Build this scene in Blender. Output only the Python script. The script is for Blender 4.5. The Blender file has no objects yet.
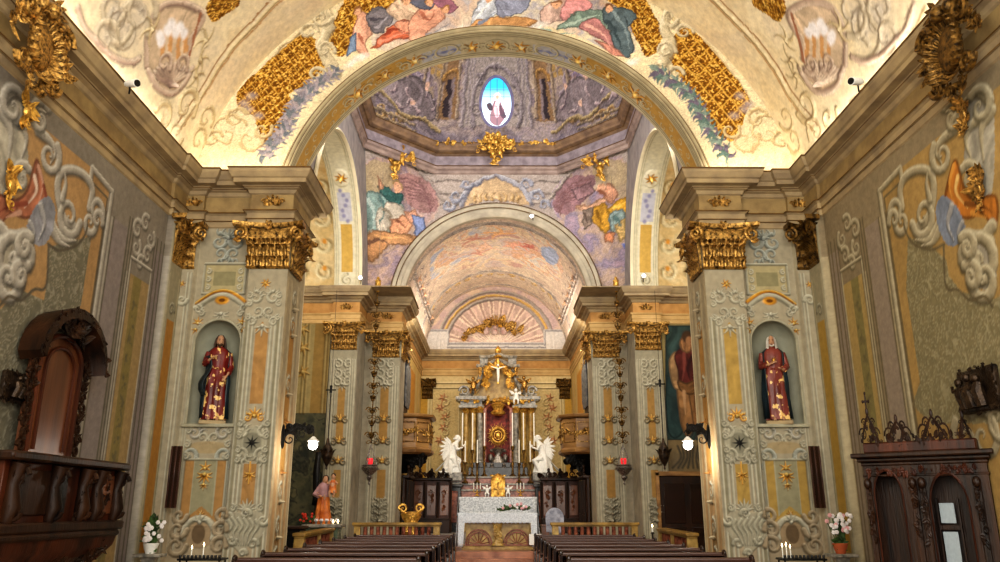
import bpy, math, random
import numpy as np
from mathutils import Vector, Matrix
R_ = math.radians
PI = math.pi
random.seed(7)
rng = np.random.default_rng(7)
C = bpy.context.scene.collection
# ------------------------------------------------------------------ camera model
F = 787.0; TH = math.atan(227/787.0); PSI = math.atan(0.00488); EYE = 1.6
ct, st = math.cos(TH), math.sin(TH)
def ray(px, py):
    u = (px-500)/F; v = (281-py)/F
    x, y, z = u, ct-v*st, st+v*ct
    return (x*math.cos(PSI)+y*math.sin(PSI), -x*math.sin(PSI)+y*math.cos(PSI), z)
def AY(px, py, Y):            # point of the plane Y seen at a photo pixel
    d = ray(px, py); t = Y/d[1]; return (d[0]*t, EYE+d[2]*t)
def AX(px, py, X):
    d = ray(px, py); t = X/d[0]; return (d[1]*t, EYE+d[2]*t)
def proj(P):
    x, y, z = P[..., 0], P[..., 1], P[..., 2]-EYE
    xc = x*math.cos(PSI)-y*math.sin(PSI); yc = x*math.sin(PSI)+y*math.cos(PSI)
    dep = yc*ct+z*st; up = -yc*st+z*ct
    dep = np.where(dep > 0.05, dep, 1e-3)
    return 500+F*xc/dep, 281-F*up/dep
cam = bpy.data.cameras.new('camera'); cam.sensor_width = 36; cam.lens = 36*F/1000
cam.clip_end = 200
co = bpy.data.objects.new('camera', cam); C.objects.link(co)
co.location = (0, 0, EYE); co.rotation_euler = (PI/2+TH, 0, -PSI)
bpy.context.scene.camera = co
# ------------------------------------------------------------------ colours / materials
def hx(s, k=1.0):
    s = s.lstrip('#')
    c = [int(s[i:i+2], 16)/255 for i in (0, 2, 4)]
    return np.array([((x/12.92) if x <= .04045 else ((x+.055)/1.055)**2.4)*k for x in c])
def NT(m):
    m.use_nodes = True; nt = m.node_tree; nt.nodes.clear()
    out = nt.nodes.new('ShaderNodeOutputMaterial'); b = nt.nodes.new('ShaderNodeBsdfPrincipled')
    nt.links.new(b.outputs[0], out.inputs[0]); return nt, b
def noise_mat(name, c1, c2, scale=6, rough=.6, metal=0, bump=.2, bscale=40, detail=5, stretch=None, spec=.4):
    m = bpy.data.materials.new(name); nt, b = NT(m)
    tc = nt.nodes.new('ShaderNodeTexCoord'); n = nt.nodes.new('ShaderNodeTexNoise')
    n.inputs['Scale'].default_value = scale; n.inputs['Detail'].default_value = detail
    src = tc.outputs['Object']
    if stretch:
        mp = nt.nodes.new('ShaderNodeMapping'); mp.inputs['Scale'].default_value = stretch
        nt.links.new(src, mp.inputs[0]); src = mp.outputs[0]
    nt.links.new(src, n.inputs['Vector'])
    r = nt.nodes.new('ShaderNodeValToRGB'); r.color_ramp.elements[0].position = .32; r.color_ramp.elements[1].position = .68
    r.color_ramp.elements[0].color = (*c1, 1); r.color_ramp.elements[1].color = (*c2, 1)
    nt.links.new(n.outputs[0], r.inputs[0]); nt.links.new(r.outputs[0], b.inputs['Base Color'])
    b.inputs['Roughness'].default_value = rough; b.inputs['Metallic'].default_value = metal
    b.inputs['Specular IOR Level'].default_value = spec
    if bump:
        n2 = nt.nodes.new('ShaderNodeTexNoise'); n2.inputs['Scale'].default_value = bscale; n2.inputs['Detail'].default_value = 3
        nt.links.new(src, n2.inputs['Vector'])
        bp = nt.nodes.new('ShaderNodeBump'); bp.inputs['Strength'].default_value = bump; bp.inputs['Distance'].default_value = .02
        nt.links.new(n2.outputs[0], bp.inputs['Height']); nt.links.new(bp.outputs[0], b.inputs['Normal'])
    return m
def paint_mat(name, rough=.75):
    m = bpy.data.materials.new(name); nt, b = NT(m)
    a = nt.nodes.new('ShaderNodeVertexColor'); a.layer_name = 'Col'
    tc = nt.nodes.new('ShaderNodeTexCoord'); n = nt.nodes.new('ShaderNodeTexNoise')
    n.inputs['Scale'].default_value = 9; n.inputs['Detail'].default_value = 8; nt.links.new(tc.outputs['Object'], n.inputs['Vector'])
    mr = nt.nodes.new('ShaderNodeMapRange'); mr.inputs['From Min'].default_value = .3; mr.inputs['From Max'].default_value = .7
    mr.inputs['To Min'].default_value = .86; mr.inputs['To Max'].default_value = 1.1
    nt.links.new(n.outputs[0], mr.inputs[0])
    mx = nt.nodes.new('ShaderNodeMix'); mx.data_type = 'RGBA'; mx.blend_type = 'MULTIPLY'; mx.inputs[0].default_value = 1
    nt.links.new(a.outputs['Color'], mx.inputs[6]); nt.links.new(mr.outputs[0], mx.inputs[7])
    nt.links.new(mx.outputs[2], b.inputs['Base Color'])
    mt = nt.nodes.new('ShaderNodeMath'); mt.operation = 'MULTIPLY'; mt.inputs[1].default_value = .45
    nt.links.new(a.outputs['Alpha'], mt.inputs[0]); nt.links.new(mt.outputs[0], b.inputs['Metallic'])
    rr = nt.nodes.new('ShaderNodeMapRange'); rr.inputs['To Min'].default_value = rough; rr.inputs['To Max'].default_value = .38
    nt.links.new(a.outputs['Alpha'], rr.inputs[0]); nt.links.new(rr.outputs[0], b.inputs['Roughness'])
    b.inputs['Specular IOR Level'].default_value = .25
    n2 = nt.nodes.new('ShaderNodeTexNoise'); n2.inputs['Scale'].default_value = 60; nt.links.new(tc.outputs['Object'], n2.inputs['Vector'])
    bp = nt.nodes.new('ShaderNodeBump'); bp.inputs['Strength'].default_value = .12; bp.inputs['Distance'].default_value = .01
    nt.links.new(n2.outputs[0], bp.inputs['Height']); nt.links.new(bp.outputs[0], b.inputs['Normal'])
    return m
def flat_mat(name, c, rough=.5, metal=0, emit=0, spec=.4):
    m = bpy.data.materials.new(name); nt, b = NT(m)
    tc = nt.nodes.new('ShaderNodeTexCoord'); n = nt.nodes.new('ShaderNodeTexNoise'); n.inputs['Scale'].default_value = 25
    nt.links.new(tc.outputs['Object'], n.inputs['Vector'])
    r = nt.nodes.new('ShaderNodeValToRGB')
    r.color_ramp.elements[0].color = (*(np.array(c)*.8), 1); r.color_ramp.elements[1].color = (*np.minimum(np.array(c)*1.15, 1), 1)
    nt.links.new(n.outputs[0], r.inputs[0]); nt.links.new(r.outputs[0], b.inputs['Base Color'])
    b.inputs['Roughness'].default_value = rough; b.inputs['Metallic'].default_value = metal; b.inputs['Specular IOR Level'].default_value = spec
    if emit:
        b.inputs['Emission Color'].default_value = (*c, 1); b.inputs['Emission Strength'].default_value = emit
    return m
M = {}
M['paint'] = paint_mat('painted_plaster')
M['stone'] = noise_mat('cornice_stone', hx('#86755b'), hx('#a8946f'), 3, .7, bump=.15)
M['olive'] = noise_mat('olive_frieze', hx('#7d6845'), hx('#9c8558'), 4, .7, bump=.15)
M['ochre'] = noise_mat('ochre_frieze', hx('#a5783f'), hx('#c09455'), 4, .7, bump=.15)
M['tan'] = noise_mat('tan_stone', hx('#b09058'), hx('#c8a871'), 3, .7, bump=.15)
M['cream'] = noise_mat('cream_plaster', hx('#cfc3a2'), hx('#e0d5b4'), 2, .8, bump=.1)
M['gold'] = noise_mat('gilding', hx('#2c1a09'), hx('#dcae60'), 18, .34, metal=.75, bump=.5, bscale=60)
M['goldlit'] = noise_mat('bright_gilding', hx('#8f5f1c'), hx('#f3c766'), 12, .32, metal=.6, bump=.4, bscale=50)
M['golddark'] = noise_mat('aged_gilding', hx('#1e140a'), hx('#8f6c34'), 14, .4, metal=.7, bump=.5, bscale=50)
M['wood'] = noise_mat('dark_walnut', hx('#100805'), hx('#38200f'), 5, .42, bump=.25, bscale=30, stretch=(1, 1, .15), spec=.3)
M['woodred'] = noise_mat('red_walnut', hx('#241009'), hx('#542a17'), 5, .42, bump=.2, bscale=30, stretch=(1, 1, .12), spec=.3)
M['woodlit'] = noise_mat('polished_walnut', hx('#3e2012'), hx('#7a4a2c'), 4, .3, bump=.1, bscale=30, stretch=(1, 1, .12), spec=.7)
M['pew'] = noise_mat('pew_wood', hx('#120a08'), hx('#2e1912'), 3, .25, bump=.1, bscale=30, stretch=(.1, 1, 1), spec=.6)
M['pewseat'] = noise_mat('pew_wood_worn', hx('#2c1812'), hx('#553428'), 3, .28, bump=.1, bscale=30, stretch=(.1, 1, 1), spec=.6)
M['black'] = noise_mat('black_iron', hx('#0a0a0a'), hx('#23211f'), 20, .4, metal=.5)
M['bronze'] = noise_mat('dark_bronze', hx('#1b1410'), hx('#4a3a2a'), 12, .38, metal=.6, bump=.5)
M['silver'] = noise_mat('tarnished_silver', hx('#4a4540'), hx('#a39c94'), 25, .35, metal=.8, bump=.4)
M['white'] = flat_mat('white_marble', hx('#e8e8e2'), .45)
M['linen'] = noise_mat('white_lace', hx('#b4bcc4'), hx('#dfe5ea'), 30, .9, bump=.2)
M['wax'] = flat_mat('white_wax', hx('#f2efe4'), .4)
M['flame'] = flat_mat('candle_flame', np.array((1, .75, .4)), emit=14)
M['bulb'] = flat_mat('lamp_globe', np.array((1, .97, .95)), emit=7)
M['led'] = flat_mat('spotlight_lens', np.array((.95, .97, 1)), emit=7)
M['skin'] = flat_mat('painted_skin', hx('#b58a6a'), .5)
M['hair'] = flat_mat('painted_hair', hx('#3b2618'), .6)
M['robe'] = noise_mat('red_painted_robe', hx('#701a14'), hx('#a8352a'), 4, .4, bump=.1)
M['mantle'] = noise_mat('dark_blue_mantle', hx('#0e1517'), hx('#22323a'), 5, .4)
M['greenleaf'] = noise_mat('leaf_green', hx('#1b2a14'), hx('#4e6a34'), 12, .6)
M['petal'] = flat_mat('white_petal', hx('#e9e4e2'), .7)
M['redflower'] = flat_mat('red_petal', hx('#c33a24'), .6)
M['terra'] = flat_mat('terracotta', hx('#b05a34'), .7)
M['marble_red'] = noise_mat('red_marble', hx('#5a2a20'), hx('#a5674f'), 9, .25, bump=0, detail=10)
M['marble_green'] = noise_mat('green_marble', hx('#27332a'), hx('#6d7a66'), 8, .25, bump=0, detail=10)
M['marble_grey'] = noise_mat('grey_marble', hx('#4d4c48'), hx('#a8a295'), 8, .3, bump=0, detail=10)
M['marble_yellow'] = noise_mat('yellow_marble', hx('#7d5f2c'), hx('#bd9f5c'), 6, .3, bump=0, detail=10)
M['black_marble'] = noise_mat('black_marble', hx('#101010'), hx('#3b3a38'), 8, .25, bump=0, detail=10)
# ------------------------------------------------------------------ mesh builder
class MB:
    def __init__(s): s.v = []; s.f = []; s.n = 0
    def add(s, V, Fs, M4=None):
        V = np.asarray(V, float).reshape(-1, 3)
        if M4 is not None:
            A = np.array(M4); V = V@A[:3, :3].T+A[:3, 3]
        s.v.append(V); n = s.n
        s.f.extend([tuple(int(i)+n for i in f) for f in Fs]); s.n += len(V); return s
    def box(s, x0, x1, y0, y1, z0, z1, M4=None):
        V = [(x, y, z) for z in (z0, z1) for y in (y0, y1) for x in (x0, x1)]
        return s.add(V, [(0, 2, 3, 1), (4, 5, 7, 6), (0, 1, 5, 4), (2, 6, 7, 3), (0, 4, 6, 2), (1, 3, 7, 5)], M4)
    def bbox(s, x0, x1, y0, y1, z0, z1, b=.01, M4=None):   # bevelled box
        b = min(b, abs(x1-x0)*.45, abs(y1-y0)*.45, abs(z1-z0)*.45)
        rings = []
        for z, k in ((z0, b), (z0+b, 0), (z1-b, 0), (z1, b)):
            rings.append([(x0+k, y0+b+k*0, z), (x0+b, y0+k, z), (x1-b, y0+k, z), (x1-k, y0+b, z), (x1-k, y1-b, z), (x1-b, y1-k, z), (x0+b, y1-k, z), (x0+k, y1-b, z)])
        return s.loft(rings, True, True, M4)
    def loft(s, rings, closed=True, caps=True, M4=None):
        n = len(rings[0]); V = [p for r in rings for p in r]; Fs = []
        for i in range(len(rings)-1):
            for j in range(n if closed else n-1):
                k = (j+1) % n
                Fs.append((i*n+j, i*n+k, (i+1)*n+k, (i+1)*n+j))
        if caps and closed:
            Fs.append(tuple(range(n))[::-1]); Fs.append(tuple((len(rings)-1)*n+j for j in range(n)))
        return s.add(V, Fs, M4)
    def lathe(s, prof, c=(0, 0, 0), seg=20, sx=1, sy=1, M4=None, a0=0, a1=2*PI):
        full = abs(a1-a0-2*PI) < 1e-6; m = seg if full else seg+1
        rings = [[(c[0]+r*sx*math.cos(a0+(a1-a0)*j/seg), c[1]+r*sy*math.sin(a0+(a1-a0)*j/seg), c[2]+z) for j in range(m)] for r, z in prof]
        return s.loft(rings, full, full, M4)
    def tube(s, pts, rad, seg=8, caps=True, M4=None, flat=1.0):
        P = np.asarray(pts, float); n = len(P)
        rad = np.full(n, rad, float) if np.isscalar(rad) else np.interp(np.linspace(0, 1, n), np.linspace(0, 1, len(rad)), rad)
        T = np.gradient(P, axis=0); T /= np.linalg.norm(T, axis=1)[:, None]+1e-9
        up = np.array((0, 0, 1.)) if abs(T[0][2]) < .9 else np.array((0, 1., 0))
        rings = []; N = np.cross(T[0], up); N /= np.linalg.norm(N)+1e-9
        for i in range(n):
            N = N-T[i]*np.dot(N, T[i]); N /= np.linalg.norm(N)+1e-9
            B = np.cross(T[i], N)
            rings.append([P[i]+rad[i]*(math.cos(a)*N+flat*math.sin(a)*B) for a in np.linspace(0, 2*PI, seg, endpoint=False)])
        return s.loft(rings, True, caps, M4)
    def ell(s, c, r, seg=12, M4=None, rings=8):
        r = (r, r, r) if np.isscalar(r) else r
        V = [(c[0], c[1], c[2]-r[2])]; Fs = []
        for i in range(1, rings):
            a = -PI/2+PI*i/rings
            for j in range(seg):
                b = 2*PI*j/seg; V.append((c[0]+r[0]*math.cos(a)*math.cos(b), c[1]+r[1]*math.cos(a)*math.sin(b), c[2]+r[2]*math.sin(a)))
        V.append((c[0], c[1], c[2]+r[2])); L = len(V)-1
        for j in range(seg):
            k = (j+1) % seg; Fs.append((0, 1+k, 1+j)); Fs.append((L, L-seg+j, L-seg+k))
            for i in range(rings-2): Fs.append((1+i*seg+j, 1+i*seg+k, 1+(i+1)*seg+k, 1+(i+1)*seg+j))
        return s.add(V, Fs, M4)
    def prism(s, poly, d0, d1, plane='XZ', M4=None):      # extrude a polygon
        n = len(poly)
        def p(a, b, d): return (a, d, b) if plane == 'XZ' else ((d, a, b) if plane == 'YZ' else (a, b, d))
        V = [p(a, b, d0) for a, b in poly]+[p(a, b, d1) for a, b in poly]
        Fs = [tuple(range(n)), tuple(range(2*n-1, n-1, -1))]+[(j, j+n, (j+1) % n+n, (j+1) % n) for j in range(n)]
        return s.add(V, Fs, M4)
    def leaf(s, base, d, nrm, L, W, curl=1.0, seg=7, lobes=3):
        """acanthus-like leaf growing along d, curling over towards nrm"""
        d = np.array(d, float); d /= np.linalg.norm(d)+1e-9; nn = np.array(nrm, float); nn -= d*np.dot(nn, d); nn /= np.linalg.norm(nn)+1e-9
        sd = np.cross(d, nn); b = np.array(base, float); V = []; Fs = []
        for i in range(seg+1):
            t = i/seg; a = curl*t*t*2.0
            p = b+d*L*(t if curl == 0 else (t*.75+math.sin(min(a, 3))*.25/max(curl, .3)))+nn*L*.28*(1-math.cos(a))
            if a > 1.6: p = p-d*L*.06*(a-1.6)
            w = W*(math.sin(PI*min(t*.8+.18, 1))**.7)*(1+.22*math.sin(t*lobes*2*PI))*(1 if t < .98 else .3)
            V += [p-sd*w-nn*.15*w, p-sd*w*.45+nn*.12*w, p-nn*.05*W, p+sd*w*.45+nn*.12*w, p+sd*w-nn*.15*w]
        for i in range(seg):
            for j in range(4): k = i*5+j; Fs.append((k, k+1, k+6, k+5))
        return s.add(V, Fs)
    def volute(s, c, r, ax1, ax2, turns=1.75, th=.25, seg=28, sgn=1, a0=0, depth=None):
        """spiral scroll in the plane spanned by ax1, ax2"""
        c = np.array(c, float); ax1 = np.array(ax1, float); ax2 = np.array(ax2, float); pts = []; rad = []
        for i in range(seg):
            t = i/(seg-1); a = a0+sgn*t*turns*2*PI; rr = r*(1-t)**.8
            pts.append(c+ax1*rr*math.cos(a)+ax2*rr*math.sin(a)); rad.append(r*th*(1-t*.6))
        return s.tube(pts, rad, 6)
    def build(s, name, mat, parent=None, smooth=True, loc=None):
        me = bpy.data.meshes.new(name); V = np.concatenate(s.v) if s.v else np.zeros((0, 3))
        if loc is not None: V = V-np.array(loc)
        me.from_pydata([tuple(p) for p in V], [], s.f); me.update()
        if smooth:
            me.shade_smooth()
            try: me.set_sharp_from_angle(angle=R_(38))
            except Exception: pass
        me.materials.append(M[mat] if isinstance(mat, str) else mat)
        o = bpy.data.objects.new(name, me); C.objects.link(o)
        if loc is not None: o.location = loc
        if parent: o.parent = parent
        return o
def fixnormals(o):
    import bmesh
    bm = bmesh.new(); bm.from_mesh(o.data); bmesh.ops.recalc_face_normals(bm, faces=bm.faces); bm.to_mesh(o.data); bm.free(); return o
def tag(o, label=None, cat=None, group=None, kind=None):
    if label: o['label'] = label
    if cat: o['category'] = cat
    if group: o['group'] = group
    if kind: o['kind'] = kind
    return o
def empty(name, loc, label, cat, group=None, rz=0):
    o = bpy.data.objects.new(name, None); C.objects.link(o); o.location = loc; o.rotation_euler = (0, 0, rz); o.empty_display_size = .2
    return tag(o, label, cat, group)
def struct(o): o['kind'] = 'structure'; return o
def copy_tree(o, parent=None):
    c = o.copy(); C.objects.link(c); c.parent = parent
    for ch in [x for x in bpy.data.objects if x.parent == o]: copy_tree(ch, c)
    return c
def sweep(prof, path, mat, name, side=1, closed=False, kind=True):
    """mitred moulding: prof=(out,z) along plan path; out is to the right of travel*side"""
    P = [np.array(p, float) for p in path]; n = len(P); N = []
    for i in range(n-1):
        d = P[i+1]-P[i]; d /= np.linalg.norm(d); N.append(np.array((d[1], -d[0]))*side)
    V = []; k = len(prof)
    for i in range(n):
        a = N[i-1] if i > 0 else N[0]; b = N[i] if i < n-1 else N[-1]
        m = a+b; m = m/(np.dot(m, a)+1e-9) if np.dot(a, b) > -.99 else a
        for o_, z in prof: V.append((P[i][0]+m[0]*o_, P[i][1]+m[1]*o_, z))
    Fs = [(i*k+j, (i+1)*k+j, (i+1)*k+j+1, i*k+j+1) for i in range(n-1) for j in range(k-1)]
    mb = MB(); mb.add(V, Fs); o = mb.build(name, mat, smooth=False)
    return struct(o) if kind else o
def arc_sweep(prof, c, R, a0, a1, mat, name, seg=64, plane='XZ'):
    """prof=(radial offset, depth coordinate) swept on an arc; c=(u,z)"""
    mb = MB(); rings = []
    for i in range(seg+1):
        a = a0+(a1-a0)*i/seg; r = []
        for ro, d in prof:
            u = c[0]+(R+ro)*math.cos(a); z = c[1]+(R+ro)*math.sin(a)
            r.append((u, d, z) if plane == 'XZ' else (d, u, z))
        rings.append(r)
    mb.loft(rings, False, False); return struct(mb.build(name, mat, smooth=True))
# ------------------------------------------------------------------ fresco painter: dense painted relief surfaces
def vnoise(x, y, seed=0):
    xi = np.floor(x).astype(int); yi = np.floor(y).astype(int); fx = x-xi; fy = y-yi
    fx = fx*fx*(3-2*fx); fy = fy*fy*(3-2*fy)
    def h(a, b):
        v = (a*374761393+b*668265263+seed*974711) & 0x7fffffff
        v = ((v ^ (v >> 13))*1274126177) & 0x7fffffff
        return ((v ^ (v >> 16)) & 0xffff)/65535.0
    return (h(xi, yi)*(1-fx)+h(xi+1, yi)*fx)*(1-fy)+(h(xi, yi+1)*(1-fx)+h(xi+1, yi+1)*fx)*fy
def fbm(x, y, seed=0, o=4):
    s = 0; a = .5; t = 0
    for i in range(o): s = s+a*vnoise(x*2**i, y*2**i, seed+i); t += a; a *= .5
    return s/t
def clerp(a, b, t): return a+(b-a)*t[..., None]
class Canvas:
    def __init__(s, u0, u1, v0, v1, res, base, pos, nrm):
        s.nu = int((u1-u0)/res)+1; s.nv = int((v1-v0)/res)+1
        s.u = np.linspace(u0, u1, s.nu); s.v = np.linspace(v0, v1, s.nv)
        s.U, s.V = np.meshgrid(s.u, s.v); s.col = np.zeros((s.nv, s.nu, 4)); s.col[..., :3] = base
        s.H = np.zeros((s.nv, s.nu)); s.mask = np.ones((s.nv, s.nu), bool); s.pos = pos; s.nrm = nrm
        s.P = pos(s.U, s.V); s.I, s.J = proj(s.P); s.mir = False; s.res = res
        s.sel = None; s.hs = 1.0; s.gain = 1.0
    def q(s, *pts):                      # photo pixels -> surface coordinates
        out = []
        for a, b in pts:
            if s.mir: a = 992-a
            d = (s.I-a)**2+(s.J-b)**2; k = int(np.argmin(d)); out.append((s.U.flat[k], s.V.flat[k]))
        return out
    def win(s, a0, a1, b0, b1):
        i0, i1 = np.searchsorted(s.u, (a0, a1)); j0, j1 = np.searchsorted(s.v, (b0, b1))
        return slice(max(j0-1, 0), j1+1), slice(max(i0-1, 0), i1+1)
    def put(s, w, m, col, metal=0, h=None, clip=None):
        m = np.clip(m, 0, 1)
        if clip is not None: m = m*clip[w]
        sub = s.col[w]; c = np.asarray(col, float)
        if c.ndim == 1: c = np.broadcast_to(c, sub.shape[:-1]+(3,))
        sub[..., :3] += (c-sub[..., :3])*m[..., None]; sub[..., 3] += (metal-sub[..., 3])*m
        if h is not None: s.H[w] += np.asarray(h)*m*s.hs
    def inside(s, w, pts):
        U, V = s.U[w], s.V[w]; r = np.zeros(U.shape, bool); n = len(pts)
        for i in range(n):
            x0, y0 = pts[i]; x1, y1 = pts[(i+1) % n]
            if y0 == y1: continue
            c = ((y0 > V) != (y1 > V)) & (U < (x1-x0)*(V-y0)/(y1-y0)+x0); r ^= c
        return r
    def pmask(s, pts):
        pts = np.array(pts); w = s.win(pts[:, 0].min(), pts[:, 0].max(), pts[:, 1].min(), pts[:, 1].max())
        m = np.zeros(s.U.shape); m[w] = s.inside(w, pts); return m
    def poly(s, pts, col, metal=0, h=None, clip=None, shade=0, tex=.0, seed=1):
        pts = np.array(pts, float)
        w = s.win(pts[:, 0].min(), pts[:, 0].max(), pts[:, 1].min(), pts[:, 1].max())
        if s.U[w].size == 0: return
        m = s.inside(w, pts).astype(float); c = np.asarray(col, float)
        if tex:
            k = 1/(max(np.ptp(pts[:, 0]), np.ptp(pts[:, 1]), .01)); an = seed*1.3+.6; U, V = s.U[w]*k, s.V[w]*k
            A = U*math.cos(an)+V*math.sin(an); B = -U*math.sin(an)+V*math.cos(an); wv = fbm(U*3+seed, V*3, seed+2, 2)*.5
            n = fbm(A*2.5+7*seed, (B+wv)*11, seed, 3); n2 = fbm(U*6, V*6+seed, seed+5, 3)
            c = c*(1+tex*(n-.5)*5.0+tex*(n2-.5)*1.2)[..., None]
        s.put(w, m, np.clip(c, 0, 1) if np.ndim(c) > 1 else c, metal, h, clip)
        if tex > .2:
            q = [tuple(p) for p in pts]+[tuple(pts[0])]; s.stroke(q, max(s.res*.9, .012), np.asarray(col)*.45, clip=clip)
    def sdist(s, pts, wmax):
        """distance to a polyline, arc parameter and signed side vector"""
        pts = np.array(pts, float)
        w = s.win(pts[:, 0].min()-wmax, pts[:, 0].max()+wmax, pts[:, 1].min()-wmax, pts[:, 1].max()+wmax)
        U, V = s.U[w], s.V[w]; best = np.full(U.shape, 1e9); T = np.zeros(U.shape); DX = np.zeros(U.shape); DY = np.zeros(U.shape)
        n = len(pts)-1
        for i in range(n):
            x0, y0 = pts[i]; dx, dy = pts[i+1]-pts[i]; L = dx*dx+dy*dy+1e-12
            t = np.clip(((U-x0)*dx+(V-y0)*dy)/L, 0, 1); ex = U-x0-t*dx; ey = V-y0-t*dy; d = ex*ex+ey*ey
            b = d < best; best = np.where(b, d, best); T = np.where(b, (i+t)/n, T); DX = np.where(b, ex, DX); DY = np.where(b, ey, DY)
        return w, np.sqrt(best), T, DX, DY
    def stroke(s, pts, wd, col, dark=None, light=None, metal=0, h=0, taper=False, clip=None, lit=(-.5, .8)):
        w, d, T, DX, DY = s.sdist(pts, wd*1.6+s.res)
        if d.size == 0: return
        ww = wd*(np.clip(1.15-T, .12, 1) if taper else 1.0)+0*T
        if dark is not None and wd > s.res:
            of = max(s.res*.8, wd*.28); d2 = np.hypot(DX+lit[0]*of, DY+lit[1]*of); m0 = np.clip((ww*1.1+s.res*.4-d2)/(s.res*1.2)+.5, 0, 1)*.6  # cast shadow of the ornament painted as an offset dark halo
            s.put(w, m0, np.asarray(dark)*.7, 0, None, clip)
        m = np.clip((ww-d)/(s.res*.9)+.5, 0, 1)
        c = np.broadcast_to(np.asarray(col, float), d.shape+(3,)).copy()
        if dark is not None:
            sgn = (DX*lit[0]+DY*lit[1])/(ww+1e-6)
            c = clerp(c, np.asarray(light if light is not None else np.asarray(col)*1.25), np.clip(sgn*.4, 0, 1)+.95*np.exp(-((sgn-.5)/.2)**2))  # highlight along the lit edge painted into the stroke colour
            c = clerp(c, np.asarray(dark), np.clip(-sgn*1.3, 0, 1))  # shaded side painted darker
        hh = h*np.sqrt(np.clip(1-(d/(ww+1e-6))**2, 0, 1)) if h else None
        s.put(w, m, c, metal, hh, clip)
    def blob(s, c, rx, ry, col, rot=0, soft=.3, alpha=1, metal=0, h=None, clip=None):
        r = max(rx, ry)*1.1; w = s.win(c[0]-r, c[0]+r, c[1]-r, c[1]+r)
        U = s.U[w]-c[0]; V = s.V[w]-c[1]
        if U.size == 0: return
        a = U*math.cos(rot)+V*math.sin(rot); b = -U*math.sin(rot)+V*math.cos(rot)
        d = np.sqrt((a/rx)**2+(b/ry)**2); m = np.clip((1-d)/max(soft, .02), 0, 1)*alpha
        s.put(w, m, col, metal, h, clip)
    def spiral(s, c, r, a0, turns, sgn, wd, **k):
        pts = [(c[0]+r*(1-t)**.85*math.cos(a0+sgn*t*turns*2*PI), c[1]+r*(1-t)**.85*math.sin(a0+sgn*t*turns*2*PI)) for t in np.linspace(0, 1, 20)]
        s.stroke(pts, wd*1.1, **{**k, 'taper': True})
    def build(s, name, mat='paint', parent=None, flip=False):
        N = s.nrm(s.U, s.V); P = s.P+N*s.H[..., None]
        idx = -np.ones(s.mask.size, int); fm = s.mask
        cell = fm[:-1, :-1] & fm[1:, :-1] & fm[:-1, 1:] & fm[1:, 1:]
        jj, ii = np.nonzero(cell); a = jj*s.nu+ii
        q = np.stack([a, a+1, a+s.nu+1, a+s.nu], 1)
        if flip: q = q[:, ::-1]
        used = np.unique(q); idx[used] = np.arange(len(used)); q = idx[q]
        me = bpy.data.meshes.new(name); me.vertices.add(len(used)); me.vertices.foreach_set('co', P.reshape(-1, 3)[used].astype(np.float32).ravel())
        me.loops.add(q.size); me.loops.foreach_set('vertex_index', q.astype(np.int32).ravel())
        me.polygons.add(len(q)); me.polygons.foreach_set('loop_start', (np.arange(len(q))*4).astype(np.int32))
        me.polygons.foreach_set('loop_total', np.full(len(q), 4, np.int32)); me.update(calc_edges=True)
        at = me.color_attributes.new('Col', 'FLOAT_COLOR', 'POINT')
        s.col[..., :3] *= s.gain; at.data.foreach_set('color', np.clip(s.col.reshape(-1, 4)[used], 0, 1).astype(np.float32).ravel())
        me.shade_smooth(); me.materials.append(M[mat])
        o = bpy.data.objects.new(name, me); C.objects.link(o)
        if parent: o.parent = parent
        return o
def arr(*a):
    a = np.broadcast_arrays(*[np.asarray(x, float) for x in a]); return np.stack(a, -1)
def crv(pts, n=6):
    """smooth a px polyline (catmull-rom)"""
    P = [np.array(p, float) for p in pts]; P = [2*P[0]-P[1]]+P+[2*P[-1]-P[-2]]; out = []
    for i in range(1, len(P)-2):
        for k in range(n):
            t = k/n; a, b, c, d = P[i-1], P[i], P[i+1], P[i+2]
            out.append(tuple(.5*((2*b)+(c-a)*t+(2*a-5*b+4*c-d)*t*t+(3*b-a-3*c+d)*t**3)))
    out.append(tuple(P[-2])); return out
M['fillet'] = noise_mat('brown_fillet', hx('#4a3216'), hx('#7a5a2c'), 4, .5, bump=0)
# ================================================================== painted ornament vocabulary (surface metres)
G1 = hx('#d79a34'); G2 = hx('#7a4a14'); G3 = hx('#ffe08a')
def gk(): return dict(col=G1, dark=G2, light=G3, metal=1)
def sk(c='#a8a48e', d='#6d6a58', l='#dcd9c4'): return dict(col=hx(c)*.92, dark=hx(d)*.8, light=hx(c)*.35+hx(l)*.62)
def jit(cv, k=.06, sc=1.3, seed=3):
    n = fbm(cv.U*sc+5, cv.V*sc+9, seed, 5)
    cv.col[..., :3] *= (1+k*2*(n-.5)*2)[..., None]
def leafstroke(cv, p, ang, L, wd, bend, k, h=.01):
    pts = [(p[0]+L*t*math.cos(ang+bend*t), p[1]+L*t*math.sin(ang+bend*t)) for t in np.linspace(0, 1, 8)]
    cv.stroke(pts, wd, taper=True, h=h, **k)
def scroll(cv, c, r, sx, k, up=1, wd=.22, turns=1.3, h=.015):
    """S scroll with acanthus offshoots; sx mirrors"""
    cv.spiral(c, r, PI/2*up if up > 0 else -PI/2, turns, sx*up, r*wd, h=h, **k)
    for t in (0.2, .7, 1.2, 1.7):
        a = t+(.3 if sx > 0 else 0); leafstroke(cv, (c[0]-sx*r*.9*math.cos(a), c[1]+up*r*.9*math.sin(a)), math.atan2(up*math.sin(a+.9), -sx*math.cos(a+.9)), r*.75, r*.13, sx*.9*up, k, h*.6)
def scrollpair(cv, cx, cz, dx, r, k, up=1, **kw):
    for s in (-1, 1): scroll(cv, (cx+s*dx, cz), r, s, k, up, **kw)
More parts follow.
